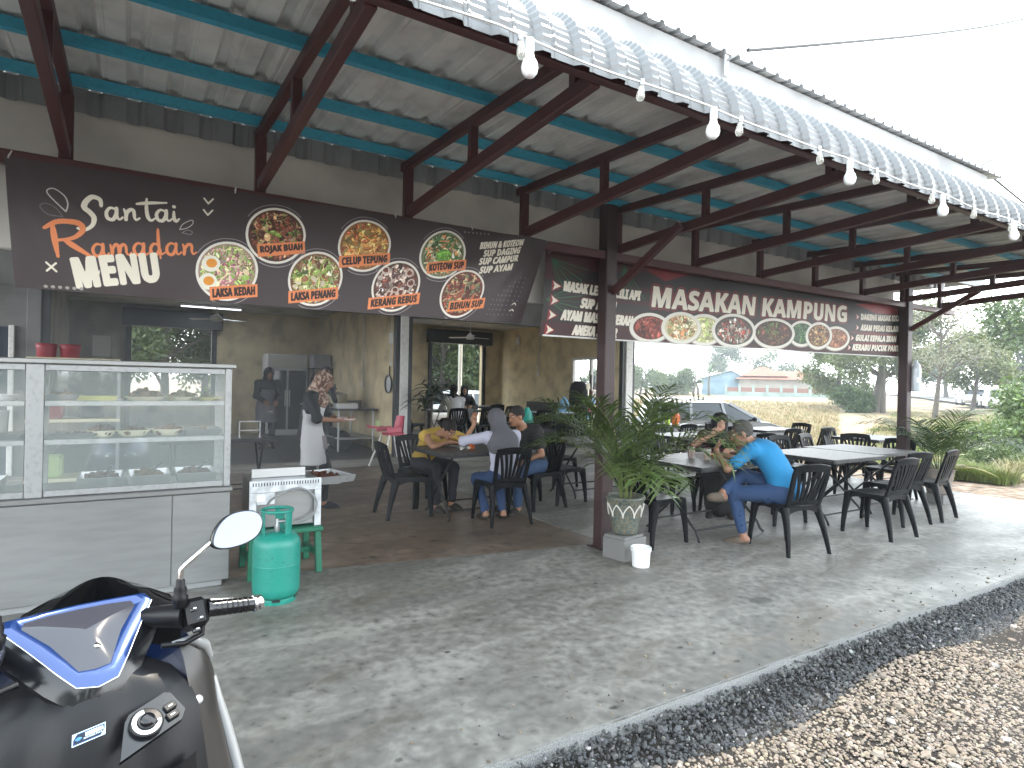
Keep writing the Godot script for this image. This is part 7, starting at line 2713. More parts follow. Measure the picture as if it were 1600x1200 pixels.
		for k in 4:
			var b0 := w0 + bend * 0.080 + ac * (k - 1.5) * 0.019
			var ln: float = [0.066, 0.076, 0.072, 0.056][k]
			var m1 := b0 + (bend + pn * curl * 0.5).normalized() * ln * 0.45
			var m2 := m1 + (bend * 0.8 + pn * curl * 1.2).normalized() * ln * 0.32
			var m3 := m2 + (bend * 0.4 + pn * curl * 1.7).normalized() * ln * 0.26
			f.cap(b0, m1, 0.0092, 0.0085, 0.006)
			f.cap(m1, m2, 0.0085, 0.008, 0.003)
			f.cap(m2, m3, 0.008, 0.007, 0.003)
		var th := ac * (-1.0 if s > 0 else 1.0)
		var t0: Vector3 = w0 + bend * 0.03 + th * 0.024
		var t1: Vector3 = t0 + (th * 0.7 + bend * 0.7 + pn * 0.4).normalized() * 0.036
		f.cap(t0, t1, 0.0125, 0.010, 0.01)
		f.cap(t1, t1 + (bend + pn * 0.6).normalized() * 0.03, 0.010, 0.008, 0.004)
		f.mesh(g, func(_p): return skin)
	var sm: StandardMaterial3D = M.skin_tone if M.has("skin_tone") else mat("skin_tone", Color.WHITE, 0.5)
	sm.vertex_color_use_as_albedo = true
	sm.subsurf_scatter_enabled = true
	sm.subsurf_scatter_strength = 0.08
	var body := part(g, "body", sm, t)
	for s in [1, -1]:
		g = Geo.new()
		g.colored = true
		g.paint(Color(0.55, 0.50, 0.46))
		g.ball(head + hb * Vector3(s * 0.030, 0.012, 0.076), Vector3(0.013, 0.008, 0.009), 10, 6, hb)
		g.paint(Color(0.02, 0.012, 0.01))
		g.ball(head + hb * Vector3(s * 0.030, 0.011, 0.081), Vector3(0.007, 0.007, 0.006), 8, 6, hb)
		part(g, "eye", M.tinted, body)
	var nf := noise(0.075, 4, int(at.x * 100.0))
	# --- clothes
	var trousers: Color = P.get("trousers", Color(0.02, 0.02, 0.025))
	f = Field.new(lo, hi, cell)
	limbs.call(f, 0.012, 0.0, P.get("leg_len", 0.93), false)
	f.ell(pel + Vector3(0, 0.0, -0.005), Vector3(0.165 * fat + 0.012, 0.125, 0.125 * fat + 0.012), Basis.IDENTITY, 0.05)
	if P.has("skirt"):
		f.cap(kn[1].lerp(kn[-1], 0.5), an[1].lerp(an[-1], 0.5) + Vector3(0, 0.06, 0), 0.14, 0.15, 0.05)
		f.cap(pel, kn[1].lerp(kn[-1], 0.5), 0.14, 0.13, 0.05)
	g = Geo.new()
	f.mesh(g, func(_p): return trousers, 0.020, nf)
	part(g, "trousers" if not P.has("skirt") else "skirt", M.tinted_cloth, t)
	var topc: Color = P.get("top", Color(0.02, 0.02, 0.02))
	f = Field.new(lo, hi, cell)
	limbs.call(f, 0.014, P.get("sleeve", 0.3), 0.0, true)
	f.below(neck + up * Vector3(0, 0.0, 0), up * Vector3(0, 1, 0.15).normalized())
	g = Geo.new()
	f.mesh(g, func(_p): return topc, 0.022, nf)
	part(g, "shirt", M.tinted_cloth, t)
	# footwear
	for s in [1, -1]:
		var toe: Vector3 = P.get("tl" if s > 0 else "tr", Vector3(s * 0.12, -0.25, 1.0)).normalized()
		var heel: Vector3 = an[s] + Vector3(0, -0.058, 0) - toe * 0.035
		f = Field.new(heel - Vector3.ONE * 0.26, heel + Vector3.ONE * 0.26, 0.011)
		f.cap(heel, heel + toe * 0.20, 0.030, 0.034, 0.02)
		f.cap(heel + toe * 0.09 + Vector3(0, 0.012, 0), heel + toe * 0.17 + Vector3(0, 0.01, 0), 0.045, 0.036, 0.02)
		g = Geo.new()
		var shoe: Color = P.get("shoe", Color(0.03, 0.025, 0.02))
		f.mesh(g, func(_p): return shoe)
		part(g, "shoe", M.tinted_cloth, t)
	# hair or headscarf
	if P.has("scarf"):
		var k: Color = P.scarf
		f = Field.new(lo - Vector3.ONE * 0.05, hi + Vector3.ONE * 0.05, minf(cell, 0.012))
		f.ell(head + hb * Vector3(0, 0.012, -0.014), Vector3(0.097, 0.116, 0.112), hb, 0.03)
		f.cap(head + hb * Vector3(0, -0.05, -0.03), neck + up * Vector3(0, 0.0, 0.0), 0.085, 0.085, 0.05)
		f.cap(neck, chest + up * Vector3(0, 0.10, 0.035), 0.085, 0.115, 0.06)
		var lng: float = P.get("scarf_len", 0.0)
		f.ell(chest + up * Vector3(0, 0.075 - lng * 0.5, 0.02 if lng == 0.0 else -0.03), Vector3(0.195, 0.10 + lng, 0.135), up, 0.06)
		f.ell(head + hb * Vector3(0, -0.022, 0.115), Vector3(0.058, 0.082, 0.088), hb, 0.01, true)
		g = Geo.new()
		var k2: Color = P.get("scarf2", k)
		var pf := noise(0.22, 2, 5)
		f.mesh(g, func(p): return k.lerp(k2, smoothstep(-0.1, 0.25, pf.get_noise_3d(p.x * 100.0, p.y * 100.0, p.z * 100.0))), 0.014, nf)
		part(g, "headscarf", M.tinted_cloth, t)
	else:
		var k: Color = P.get("hair", Color(0.012, 0.010, 0.009))
		f = Field.new(head - Vector3.ONE * 0.24, head + Vector3.ONE * 0.17, 0.009)
		f.ell(head + hb * Vector3(0, 0.026, -0.018), Vector3(0.083, 0.099, 0.098), hb, 0.02)
		if P.has("long_hair"):
			f.cap(head + hb * Vector3(0, 0, -0.06), head + hb * Vector3(0, -0.18, -0.08), 0.075, 0.06, 0.04)
		f.ell(head + hb * Vector3(0, -0.035, 0.085), Vector3(0.088, 0.088, 0.090), hb, 0.01, true)
		f.ell(head + hb * Vector3(0, -0.13, 0.0), Vector3(0.11, 0.075, 0.12), hb, 0.01, not P.has("long_hair"))
		g = Geo.new()
		f.mesh(g, func(_p): return k, 0.012, noise(0.3, 3, 8))
		part(g, "hair", M.tinted_cloth, t)
	if P.has("apron"):
		var k: Color = P.apron
		f = Field.new(lo, hi, cell)
		limbs.call(f, 0.026, 0.0, 0.0, true)
		f.ell(pel + Vector3(0, -0.10, 0.01), Vector3(0.20, 0.16, 0.16), Basis.IDENTITY, 0.06)
		f.cap(pel + Vector3(0.04, -0.2, 0.01), pel + Vector3(0.05, -0.38, 0.03), 0.155, 0.165, 0.06)
		f.cap(pel + Vector3(-0.04, -0.2, 0.01), pel + Vector3(-0.05, -0.36, 0.03), 0.155, 0.165, 0.06)
		f.below(chest + Vector3(0, 0.06, 0), Vector3.UP)
		f.below(pel + Vector3(0, -0.36, 0), Vector3(0, -1, 0))
		f.below(pel + Vector3(0, 0, -0.055), Vector3(0, 0, -1))
		for s in [1, -1]:
			f.below(chest + Vector3(s * 0.115, 0.0, 0), Vector3(s, 0.55, 0).normalized())
		g = Geo.new()
		f.mesh(g, func(_p): return k, 0.016, nf)
		var ap := part(g, "apron", M.tinted_cloth, t)
		for s in [1, -1]:
			g = Geo.new()
			g.colored = true
			g.paint(k)
			g.tube([chest + Vector3(s * 0.075, 0.05, 0.135), chest + Vector3(s * 0.07, 0.15, 0.09), neck + Vector3(s * 0.05, 0.02, 0.0)], 0.008, 6)
			part(g, "strap", M.tinted_cloth, ap)
		g = Geo.new()
		g.colored = true
		g.paint(Color(0.20, 0.18, 0.19))
		var pk := []
		for i in 5:
			var row := []
			for q in 6:
				var u := (q / 5.0 - 0.5) * 0.19
				row.append(pel + Vector3(u + 0.03, -0.02 - i * 0.04, 0.182 + 0.028 * i / 4.0 - u * u * 2.6))
			pk.append(row)
		g.grid(pk)
		var pkt := part(g, "pocket", M.tinted_cloth, ap)
		g = Geo.new()
		g.colored = true
		g.paint(Color(0.65, 0.64, 0.62))
		g.box(pel + Vector3(0.04, -0.135, 0.213), Vector3(0.075, 0.018, 0.004))
		part(g, "print", M.tinted_cloth, pkt)
	t.scale = Vector3.ONE * sc
	return t

func build_people():
	rng.seed = 5
	# cook standing in front of the kitchen, looking down at the tray in her hands
	person("standing cook in pale apron and patterned brown headscarf holding a small tray", Vector3(1.76, 0.0, -7.17), 62.0, {"sit": false, "size": 0.955, "lean": 8.0, "hp": 24.0, "hy": -4.0, "top": Color(0.022, 0.024, 0.03), "sleeve": 0.55, "trousers": Color(0.018, 0.018, 0.02), "scarf": Color(0.12, 0.05, 0.035), "scarf2": Color(0.50, 0.38, 0.30), "apron": Color(0.50, 0.50, 0.52), "wl": Vector3(0.10, 1.07, 0.36), "wr": Vector3(-0.12, 1.07, 0.34), "el": Vector3(1, -0.8, -0.5), "er": Vector3(-1, -0.8, -0.5), "hl": Vector3(-0.3, 0.0, 1), "hr": Vector3(0.3, 0.0, 1), "pl": Vector3(0, 1, 0.2), "pr": Vector3(0, 1, 0.2), "curl": 0.4, "al": Vector3(0.10, 0.085, 0.16), "ar": Vector3(-0.09, 0.085, -0.12), "shoe": Color(0.015, 0.015, 0.02)})
	var g := Geo.new()
	g.box(Vector3.ZERO, Vector3(0.26, 0.016, 0.18), Basis(Vector3.UP, 1.1) * Basis(Vector3.RIGHT, 0.12), 0.006)
	solo(g, "serving_tray", mat("pale_pink", lin(0.70, 0.55, 0.52), 0.4), "small pale pink tray in the cook's hands", "tray", "", Vector3(2.12, 1.04, -6.975))
	# three diners
	person("man in yellow shirt bending over his plate at the diners' table", Vector3(3.06, 0, -6.80), 12.0, {"size": 0.97, "lean": 40.0, "hunch": 1.5, "hp": 44.0, "top": Color(0.50, 0.33, 0.06), "sleeve": 0.32, "wl": Vector3(0.20, 0.79, 0.40), "wr": Vector3(-0.02, 0.82, 0.46), "el": Vector3(1, -0.2, 0.1), "er": Vector3(-1, -0.2, 0.1), "wide": 0.19, "trousers": Color(0.02, 0.02, 0.03), "curl": 0.9})
	person("woman in grey headscarf and pale lilac blouse holding a phone, her back turned", Vector3(3.42, 0, -5.66), 176.0, {"size": 0.93, "lean": 14.0, "hp": 14.0, "hy": 16.0, "top": Color(0.38, 0.38, 0.46), "sleeve": 0.97, "scarf": Color(0.085, 0.085, 0.095), "scarf_len": 0.09, "trousers": Color(0.02, 0.045, 0.11), "wl": Vector3(0.24, 1.10, 0.26), "wr": Vector3(-0.12, 0.80, 0.36), "el": Vector3(0.9, -1.0, -0.1), "hl": Vector3(-0.1, 0.9, 0.3), "pl": Vector3(0, 0.1, -1), "curl": 0.8, "ar": Vector3(-0.08, 0.085, 0.10), "al": Vector3(0.12, 0.085, 0.16)})
	g = Geo.new()
	g.box(Vector3.ZERO, Vector3(0.075, 0.15, 0.009), Basis(Vector3.UP, 0.3) * Basis(Vector3.RIGHT, -0.3), 0.004)
	solo(g, "phone", M.dark_ware, "dark phone in the grey-scarfed woman's raised hand", "phone", "", Vector3(3.195, 1.125, -5.95))
	person("man in black shirt seated at the right end of the diners' table", Vector3(4.08, 0, -6.12), -72.0, {"size": 0.98, "lean": 26.0, "hp": 14.0, "hy": -12.0, "top": Color(0.012, 0.012, 0.014), "sleeve": 0.32, "wide": 0.20, "fat": 1.12, "trousers": Color(0.03, 0.06, 0.13), "wl": Vector3(0.16, 0.60, 0.34), "wr": Vector3(-0.06, 0.82, 0.44), "el": Vector3(1.0, -0.3, -0.6), "skin": Color(0.34, 0.17, 0.10)})
	# couple at the mug table
	person("woman in black headscarf and maroon blouse eating at the mug table", Vector3(6.02, 0, -4.96), -44.0, {"size": 0.94, "lean": 22.0, "hp": 12.0, "hy": 6.0, "top": Color(0.055, 0.008, 0.012), "sleeve": 0.97, "scarf": Color(0.010, 0.010, 0.012), "scarf_len": 0.05, "trousers": Color(0.012, 0.012, 0.014), "skirt": true, "wr": Vector3(-0.10, 0.99, 0.34), "wl": Vector3(0.12, 0.82, 0.42), "er": Vector3(-1, -0.6, 0.1), "hr": Vector3(0.5, 0.5, 0.3), "pr": Vector3(0.3, 0.1, -1), "curl": 0.9, "skin": Color(0.40, 0.22, 0.15), "head_cell": 0.006})
	person("grey-haired man in bright blue shirt seated with one leg crossed", Vector3(5.16, 0, -3.55), 194.0, {"lean": 34.0, "hunch": 1.5, "hp": 20.0, "hy": 32.0, "top": Color(0.010, 0.17, 0.36), "sleeve": 0.33, "wide": 0.19, "hair": Color(0.06, 0.055, 0.05), "trousers": Color(0.022, 0.05, 0.12), "wl": Vector3(0.24, 0.87, 0.50), "wr": Vector3(-0.04, 0.80, 0.52), "el": Vector3(0.8, -1.0, 0.0), "hl": Vector3(-0.3, 0.8, -0.1), "pl": Vector3(-0.6, 0.0, -1.0), "curl": 0.9, "al": Vector3(0.13, 0.085, 0.26), "kl": Vector3(0.25, 0.9, 0.7), "ar": Vector3(0.36, 0.50, 0.37), "kr": Vector3(-0.7, 0.55, 0.8), "tr": Vector3(1.0, 0.15, 0.25), "leg_len": 0.86, "shoe": Color(0.10, 0.075, 0.055), "skin": Color(0.27, 0.135, 0.085), "head_cell": 0.006})
	# people farther in
	person("person in white shirt with long dark hair seated in the yellow room, seen from behind", Vector3(6.02, 0.115, -12.03), 172.0, {"cell": 0.02, "head_cell": 0.012, "hand_cell": 0.009, "lean": 8.0, "hp": 14.0, "hy": -24.0, "top": Color(0.52, 0.53, 0.55), "sleeve": 0.9, "long_hair": true, "wl": Vector3(0.12, 0.80, 0.38), "wr": Vector3(-0.12, 0.80, 0.38)})
	person("woman in black headscarf facing out from the yellow room's table", Vector3(6.95, 0.115, -13.37), -14.0, {"cell": 0.02, "head_cell": 0.010, "hand_cell": 0.009, "lean": 10.0, "hp": 8.0, "hy": -8.0, "top": Color(0.03, 0.03, 0.035), "sleeve": 0.97, "scarf": Color(0.010, 0.010, 0.012), "wl": Vector3(0.10, 0.80, 0.38), "wr": Vector3(-0.12, 0.80, 0.38), "skin": Color(0.42, 0.24, 0.17)})
	person("cook in dark headscarf and grey apron standing deep in the kitchen", Vector3(2.28, 0.115, -12.7), 4.0, {"sit": false, "size": 0.95, "cell": 0.02, "head_cell": 0.012, "hand_cell": 0.009, "lean": 10.0, "hp": 20.0, "top": Color(0.03, 0.032, 0.04), "sleeve": 0.97, "scarf": Color(0.03, 0.032, 0.04), "apron": Color(0.13, 0.135, 0.15), "wl": Vector3(0.12, 0.98, 0.34), "wr": Vector3(-0.12, 0.98, 0.34)})
	person("dark-clothed helper turned to the stock pot, behind the standing cook", Vector3(3.02, 0.115, -11.75), 120.0, {"sit": false, "size": 0.98, "cell": 0.02, "head_cell": 0.012, "hand_cell": 0.009, "lean": 12.0, "hp": 22.0, "top": Color(0.022, 0.020, 0.024), "sleeve": 0.97, "scarf": Color(0.028, 0.018, 0.02), "wl": Vector3(0.12, 0.96, 0.36), "wr": Vector3(-0.12, 0.96, 0.36)})

# ================= potted plants =================
func frond(g: Geo, base: Vector3, dir: float, rise: float, length: float, leaflets: int, leaf: float, sag: float, base_col: Vector3):
	# arching palm frond: a rachis with two rows of narrow pointed leaflets
	var pts := []
	var out := Vector3(cos(dir), 0, sin(dir))
	var p := base
	var el := rise
	var n := 12
	for i in n + 1:
		pts.append(p)
		p += (out * cos(el) + Vector3.UP * sin(el)) * length / n
		el -= sag / n * (0.4 + 1.2 * i / n)
	g.paint(Color(base_col.x * 1.6, base_col.y * 1.35, base_col.z * 1.2))
	var rad := []
	for i in n + 1:
		rad.append(lerpf(0.006, 0.0015, float(i) / n))
	g.tube(pts, rad, 4, false)
	for k in leaflets:
		var f := lerpf(0.26, 0.99, float(k) / (leaflets - 1))
		var fi := f * n
		var i0 := mini(int(fi), n - 1)
		var q: Vector3 = pts[i0].lerp(pts[i0 + 1], fi - i0)
		var t: Vector3 = (pts[i0 + 1] - pts[i0]).normalized()
		for s in [-1.0, 1.0]:
			var side: Vector3 = t.cross(Vector3.UP).normalized() * s
			var up := side.cross(t).normalized()
			if up.y < 0:
				up = -up
			var ln := leaf * (0.55 + 0.6 * sin(PI * clampf((f - 0.15) / 0.9, 0, 1))) * rr(0.8, 1.1)
			var d: Vector3 = (side * rr(0.75, 0.95) + t * rr(0.55, 0.8) + up * rr(-0.05, 0.35)).normalized()
			var wv := d.cross(up).normalized() * rr(0.007, 0.011)
			var m: Vector3 = q + d * ln * 0.5 + up * 0.01
			var e: Vector3 = q + d * ln + Vector3.DOWN * ln * rr(0.05, 0.28)
			g.paint(shade(base_col, 0.35))
			g.quad(q - wv * 0.4, m - wv, m + wv, q + wv * 0.4)
			g.tri(m - wv, e, m + wv)

func broad_leaf(g: Geo, a: Vector3, d: Vector3, length: float, width: float, droop: float, k: Color):
	g.paint(k)
	var side := d.cross(Vector3.UP).normalized()
	var rows := []
	var p := a
	var dd := d.normalized()
	for i in 7:
		var f := i / 6.0
		var w := width * sin(PI * clampf(0.06 + f * 0.94, 0, 1)) * (1.0 - 0.3 * f)
		var up := side.cross(dd)
		rows.append([p - side * w + up * w * 0.35, p, p + side * w + up * w * 0.35])
		p += dd * length / 6.0
		dd = (dd + Vector3.DOWN * droop / 6.0).normalized()
	g.grid(rows)

func ringed_pot(parent: Node3D, h: float, r: float, m: Material):
	var g := Geo.new()
	var pr := []
	for i in 15:
		var f := i / 14.0
		pr.append(Vector2(r * (0.62 + 0.34 * pow(f, 0.8)) + (0.006 if i % 2 else 0.0), h * f * 0.93))
	pr.append_array([Vector2(r, h * 0.93), Vector2(r * 1.04, h * 0.96), Vector2(r * 1.02, h), Vector2(r * 0.90, h), Vector2(r * 0.88, h * 0.86), Vector2(0.0, h * 0.86)])
	pr.push_front(Vector2(0, 0))
	g.lathe(pr, 28)
	return part(g, "pot", m, parent)

func build_plants():
	rng.seed = 61
	# big areca palm by the post, in a glazed pot standing on a concrete block
	var blk := Geo.new()
	blk.box(Vector3(0, 0.09, 0), Vector3(0.30, 0.18, 0.24), Basis(Vector3.UP, 0.15), 0.006)
	blk.box(Vector3(-0.02, 0.194, 0.01), Vector3(0.27, 0.025, 0.22), Basis(Vector3.UP, 0.22), 0.004)
	solo(blk, "concrete_block", M.mortar, "grey concrete block under the patterned palm pot", "block", "", Vector3(3.66, 0, -3.98))
	var t := thing("potted_palm", "feathery green palm in a patterned glazed pot beside the near awning post", "plant", Vector3(3.66, 0.207, -3.98))
	var gm := mat("pot_glaze", lin(0.30, 0.31, 0.29), 0.28)
	worn(gm, ntex(0.03, 4, [0.25, 0.45, 0.6, 0.8], [Color(0.25, 0.42, 0.46), Color(0.75, 0.80, 0.78), Color(0.62, 0.50, 0.38), Color(0.9, 0.86, 0.78)], 111), 2.0, null, 0.0, false)
	var g := Geo.new()
	g.lathe([Vector2(0, 0), Vector2(0.105, 0), Vector2(0.112, 0.02), Vector2(0.125, 0.10), Vector2(0.142, 0.20), Vector2(0.158, 0.285), Vector2(0.170, 0.30), Vector2(0.172, 0.315), Vector2(0.166, 0.327), Vector2(0.150, 0.325), Vector2(0.146, 0.28), Vector2(0.0, 0.28)], 32)
	var pot := part(g, "pot", gm, t)
	# raised arcade of pointed arches round the shoulder
	g = Geo.new()
	for k in 9:
		var a0 := TAU * k / 9.0
		for s in [-1.0, 1.0]:
			var pts := []
			for i in 8:
				var f := i / 7.0
				var an: float = a0 + s * TAU / 18.0 * (1.0 - f * f)
				var y := 0.155 + 0.105 * f
				var r := 0.131 + (y - 0.12) * 0.19
				pts.append(Vector3(cos(an) * r, y, sin(an) * r))
			g.tube(pts, 0.006, 5)
	part(g, "arch_relief", mat("relief_white", lin(0.62, 0.60, 0.55), 0.4), pot)
	g = Geo.new()
	g.lathe([Vector2(0.0, 0.29), Vector2(0.146, 0.283)], 20)
	part(g, "potting_soil", worn(mat("pot_soil", lin(0.06, 0.045, 0.035), 0.95), M.speck_tex, 5.0), pot)
	var st := Geo.new()
	st.colored = true
	for k in 9:
		var a := rr(0, TAU)
		st.paint(Color(0.20, 0.26, 0.06))
		var b := Vector3(cos(a) * 0.035, 0.28, sin(a) * 0.035)
		st.tube([b, b + Vector3(cos(a) * 0.03, 0.2, sin(a) * 0.03), b + Vector3(cos(a) * 0.05, 0.34, sin(a) * 0.05)], [0.011, 0.008, 0.005], 6)
	part(st, "stem", M.leaf, t)
	for k in 30:
		var fg := Geo.new()
		var a := TAU * k / 30.0 * 5.0 + rr(-0.3, 0.3)
		var tall := k % 3
		var rise = [1.34, 1.05, 0.72][tall] + rr(-0.12, 0.12)
		frond(fg, Vector3(cos(a) * 0.04, 0.34 + rr(0, 0.12), sin(a) * 0.04), a, rise, [1.14, 1.08, 0.86][tall] * rr(0.85, 1.08), 20, 0.30, [1.5, 1.7, 1.6][tall] * rr(0.85, 1.15), Vector3(0.105, 0.16, 0.04))
		part(fg, "frond", M.leaf, t)
	# second palm right of the far post in a ringed clay pot
	blk = Geo.new()
	blk.box(Vector3(0, 0.06, 0), Vector3(0.30, 0.12, 0.26), Basis.IDENTITY, 0.006)
	solo(blk, "concrete_block", M.mortar, "grey concrete block under the ringed clay pot", "block", "", Vector3(9.22, 0, -3.95))
	t = thing("potted_palm", "palm with yellowing lower leaves in a ringed clay pot by the far awning post", "plant", Vector3(9.22, 0.12, -3.95))
	ringed_pot(t, 0.34, 0.19, worn(mat("clay_grey", lin(0.26, 0.22, 0.19), 0.8), M.blot_tex, 1.5))
	for k in 15:
		var fg := Geo.new()
		var a := TAU * k / 15.0 * 4.0 + rr(-0.3, 0.3)
		frond(fg, Vector3(cos(a) * 0.03, 0.3, sin(a) * 0.03), a, 1.25 + rr(-0.3, 0.2), rr(0.8, 1.25), 20, 0.32, rr(1.2, 1.9), Vector3(0.075, 0.13, 0.035))
		part(fg, "frond", M.leaf, t)
	for k in 9:
		var lg := Geo.new()
		var a := -0.9 + k * 0.28
		broad_leaf(lg, Vector3(cos(a) * 0.1, 0.32, sin(a) * 0.1), Vector3(cos(a), 0.35, sin(a)), rr(0.4, 0.6), 0.06, 1.0, shade(Vector3(0.36, 0.34, 0.07), 0.25))
		part(lg, "leaf", M.leaf, t)
	# corn plant at the white column
	t = thing("potted_corn_plant", "dark corn plant with strap leaves in a pot at the white column", "plant", Vector3(4.50, 0, -10.10))
	ringed_pot(t, 0.34, 0.17, M.dark_ware)
	g = Geo.new()
	g.tube([Vector3(0, 0.28, 0), Vector3(0.01, 0.7, 0), Vector3(-0.01, 1.05, 0.01)], [0.035, 0.03, 0.026], 8)
	g.tube([Vector3(0.05, 0.28, 0.02), Vector3(0.09, 0.6, 0.02), Vector3(0.12, 1.30, 0.02)], [0.025, 0.022, 0.02], 8)
	part(g, "cane", M.bark, t)
	for c in [[Vector3(-0.01, 1.05, 0.01), 17], [Vector3(0.12, 1.30, 0.02), 20]]:
		for k in c[1]:
			var lg := Geo.new()
			var a = k * 2.4 + rr(-0.2, 0.2)
			broad_leaf(lg, c[0] + Vector3(0, rr(-0.1, 0.12), 0), Vector3(cos(a), rr(0.3, 1.3), sin(a)), rr(0.4, 0.62), 0.042, rr(1.0, 2.2), shade(Vector3(0.022, 0.05, 0.018), 0.3))
			part(lg, "leaf", M.leaf, t)
	# slender plant at the right-hand white column
	t = thing("potted_shrub", "thin sunlit shrub with narrow leaves behind the palm, at the end column", "plant", Vector3(7.85, 0, -7.95))
	ringed_pot(t, 0.30, 0.15, M.dark_ware)
	for k in 9:
		var a := rr(0, TAU)
		var sg := Geo.new()
		sg.colored = true
		sg.paint(Color(0.12, 0.11, 0.05))
		var tip := Vector3(cos(a) * rr(0.1, 0.32), rr(0.9, 1.35), sin(a) * rr(0.1, 0.32))
		sg.tube([Vector3(0, 0.26, 0), tip * 0.5, tip], [0.006, 0.005, 0.002], 4)
		for q in 16:
			var f := rr(0.35, 1.0)
			var an := rr(0, TAU)
			broad_leaf(sg, tip * f, Vector3(cos(an), rr(-0.2, 0.9), sin(an)), rr(0.10, 0.2), 0.013, rr(0.5, 1.5), shade(Vector3(0.07, 0.12, 0.03), 0.4))
		part(sg, "branch", M.leaf, t)

# ================= scooter in the foreground =================
func sticker_print() -> ImageTexture:
	var c := Canvas.new(320, 120, Color(0.80, 0.88, 0.93))
	c.poly(PackedVector2Array([Vector2(8, 60), Vector2(44, 8), Vector2(312, 8), Vector2(312, 60), Vector2(276, 112), Vector2(8, 112)]), Color(0.10, 0.30, 0.52))
	c.poly(PackedVector2Array([Vector2(16, 62), Vector2(48, 16), Vector2(304, 16), Vector2(304, 58), Vector2(272, 104), Vector2(16, 104)]), Color(0.05, 0.10, 0.18))
	for k in 3:
		c.ring(Vector2(62, 84), 14 + k * 11, 6, Color(0.35, 0.65, 0.90), PI * 1.2, PI * 1.8)
	c.word("YAMAHA", Vector2(118, 58), Vector2(296, 58), 34, Color(0.92, 0.95, 0.97), 2.5, 0.2)
	c.word("MOTORCYCLE", Vector2(110, 84), Vector2(286, 84), 16, Color(0.80, 0.86, 0.90), 0.5, 0.2)
	return ImageTexture.create_from_image(c.im)

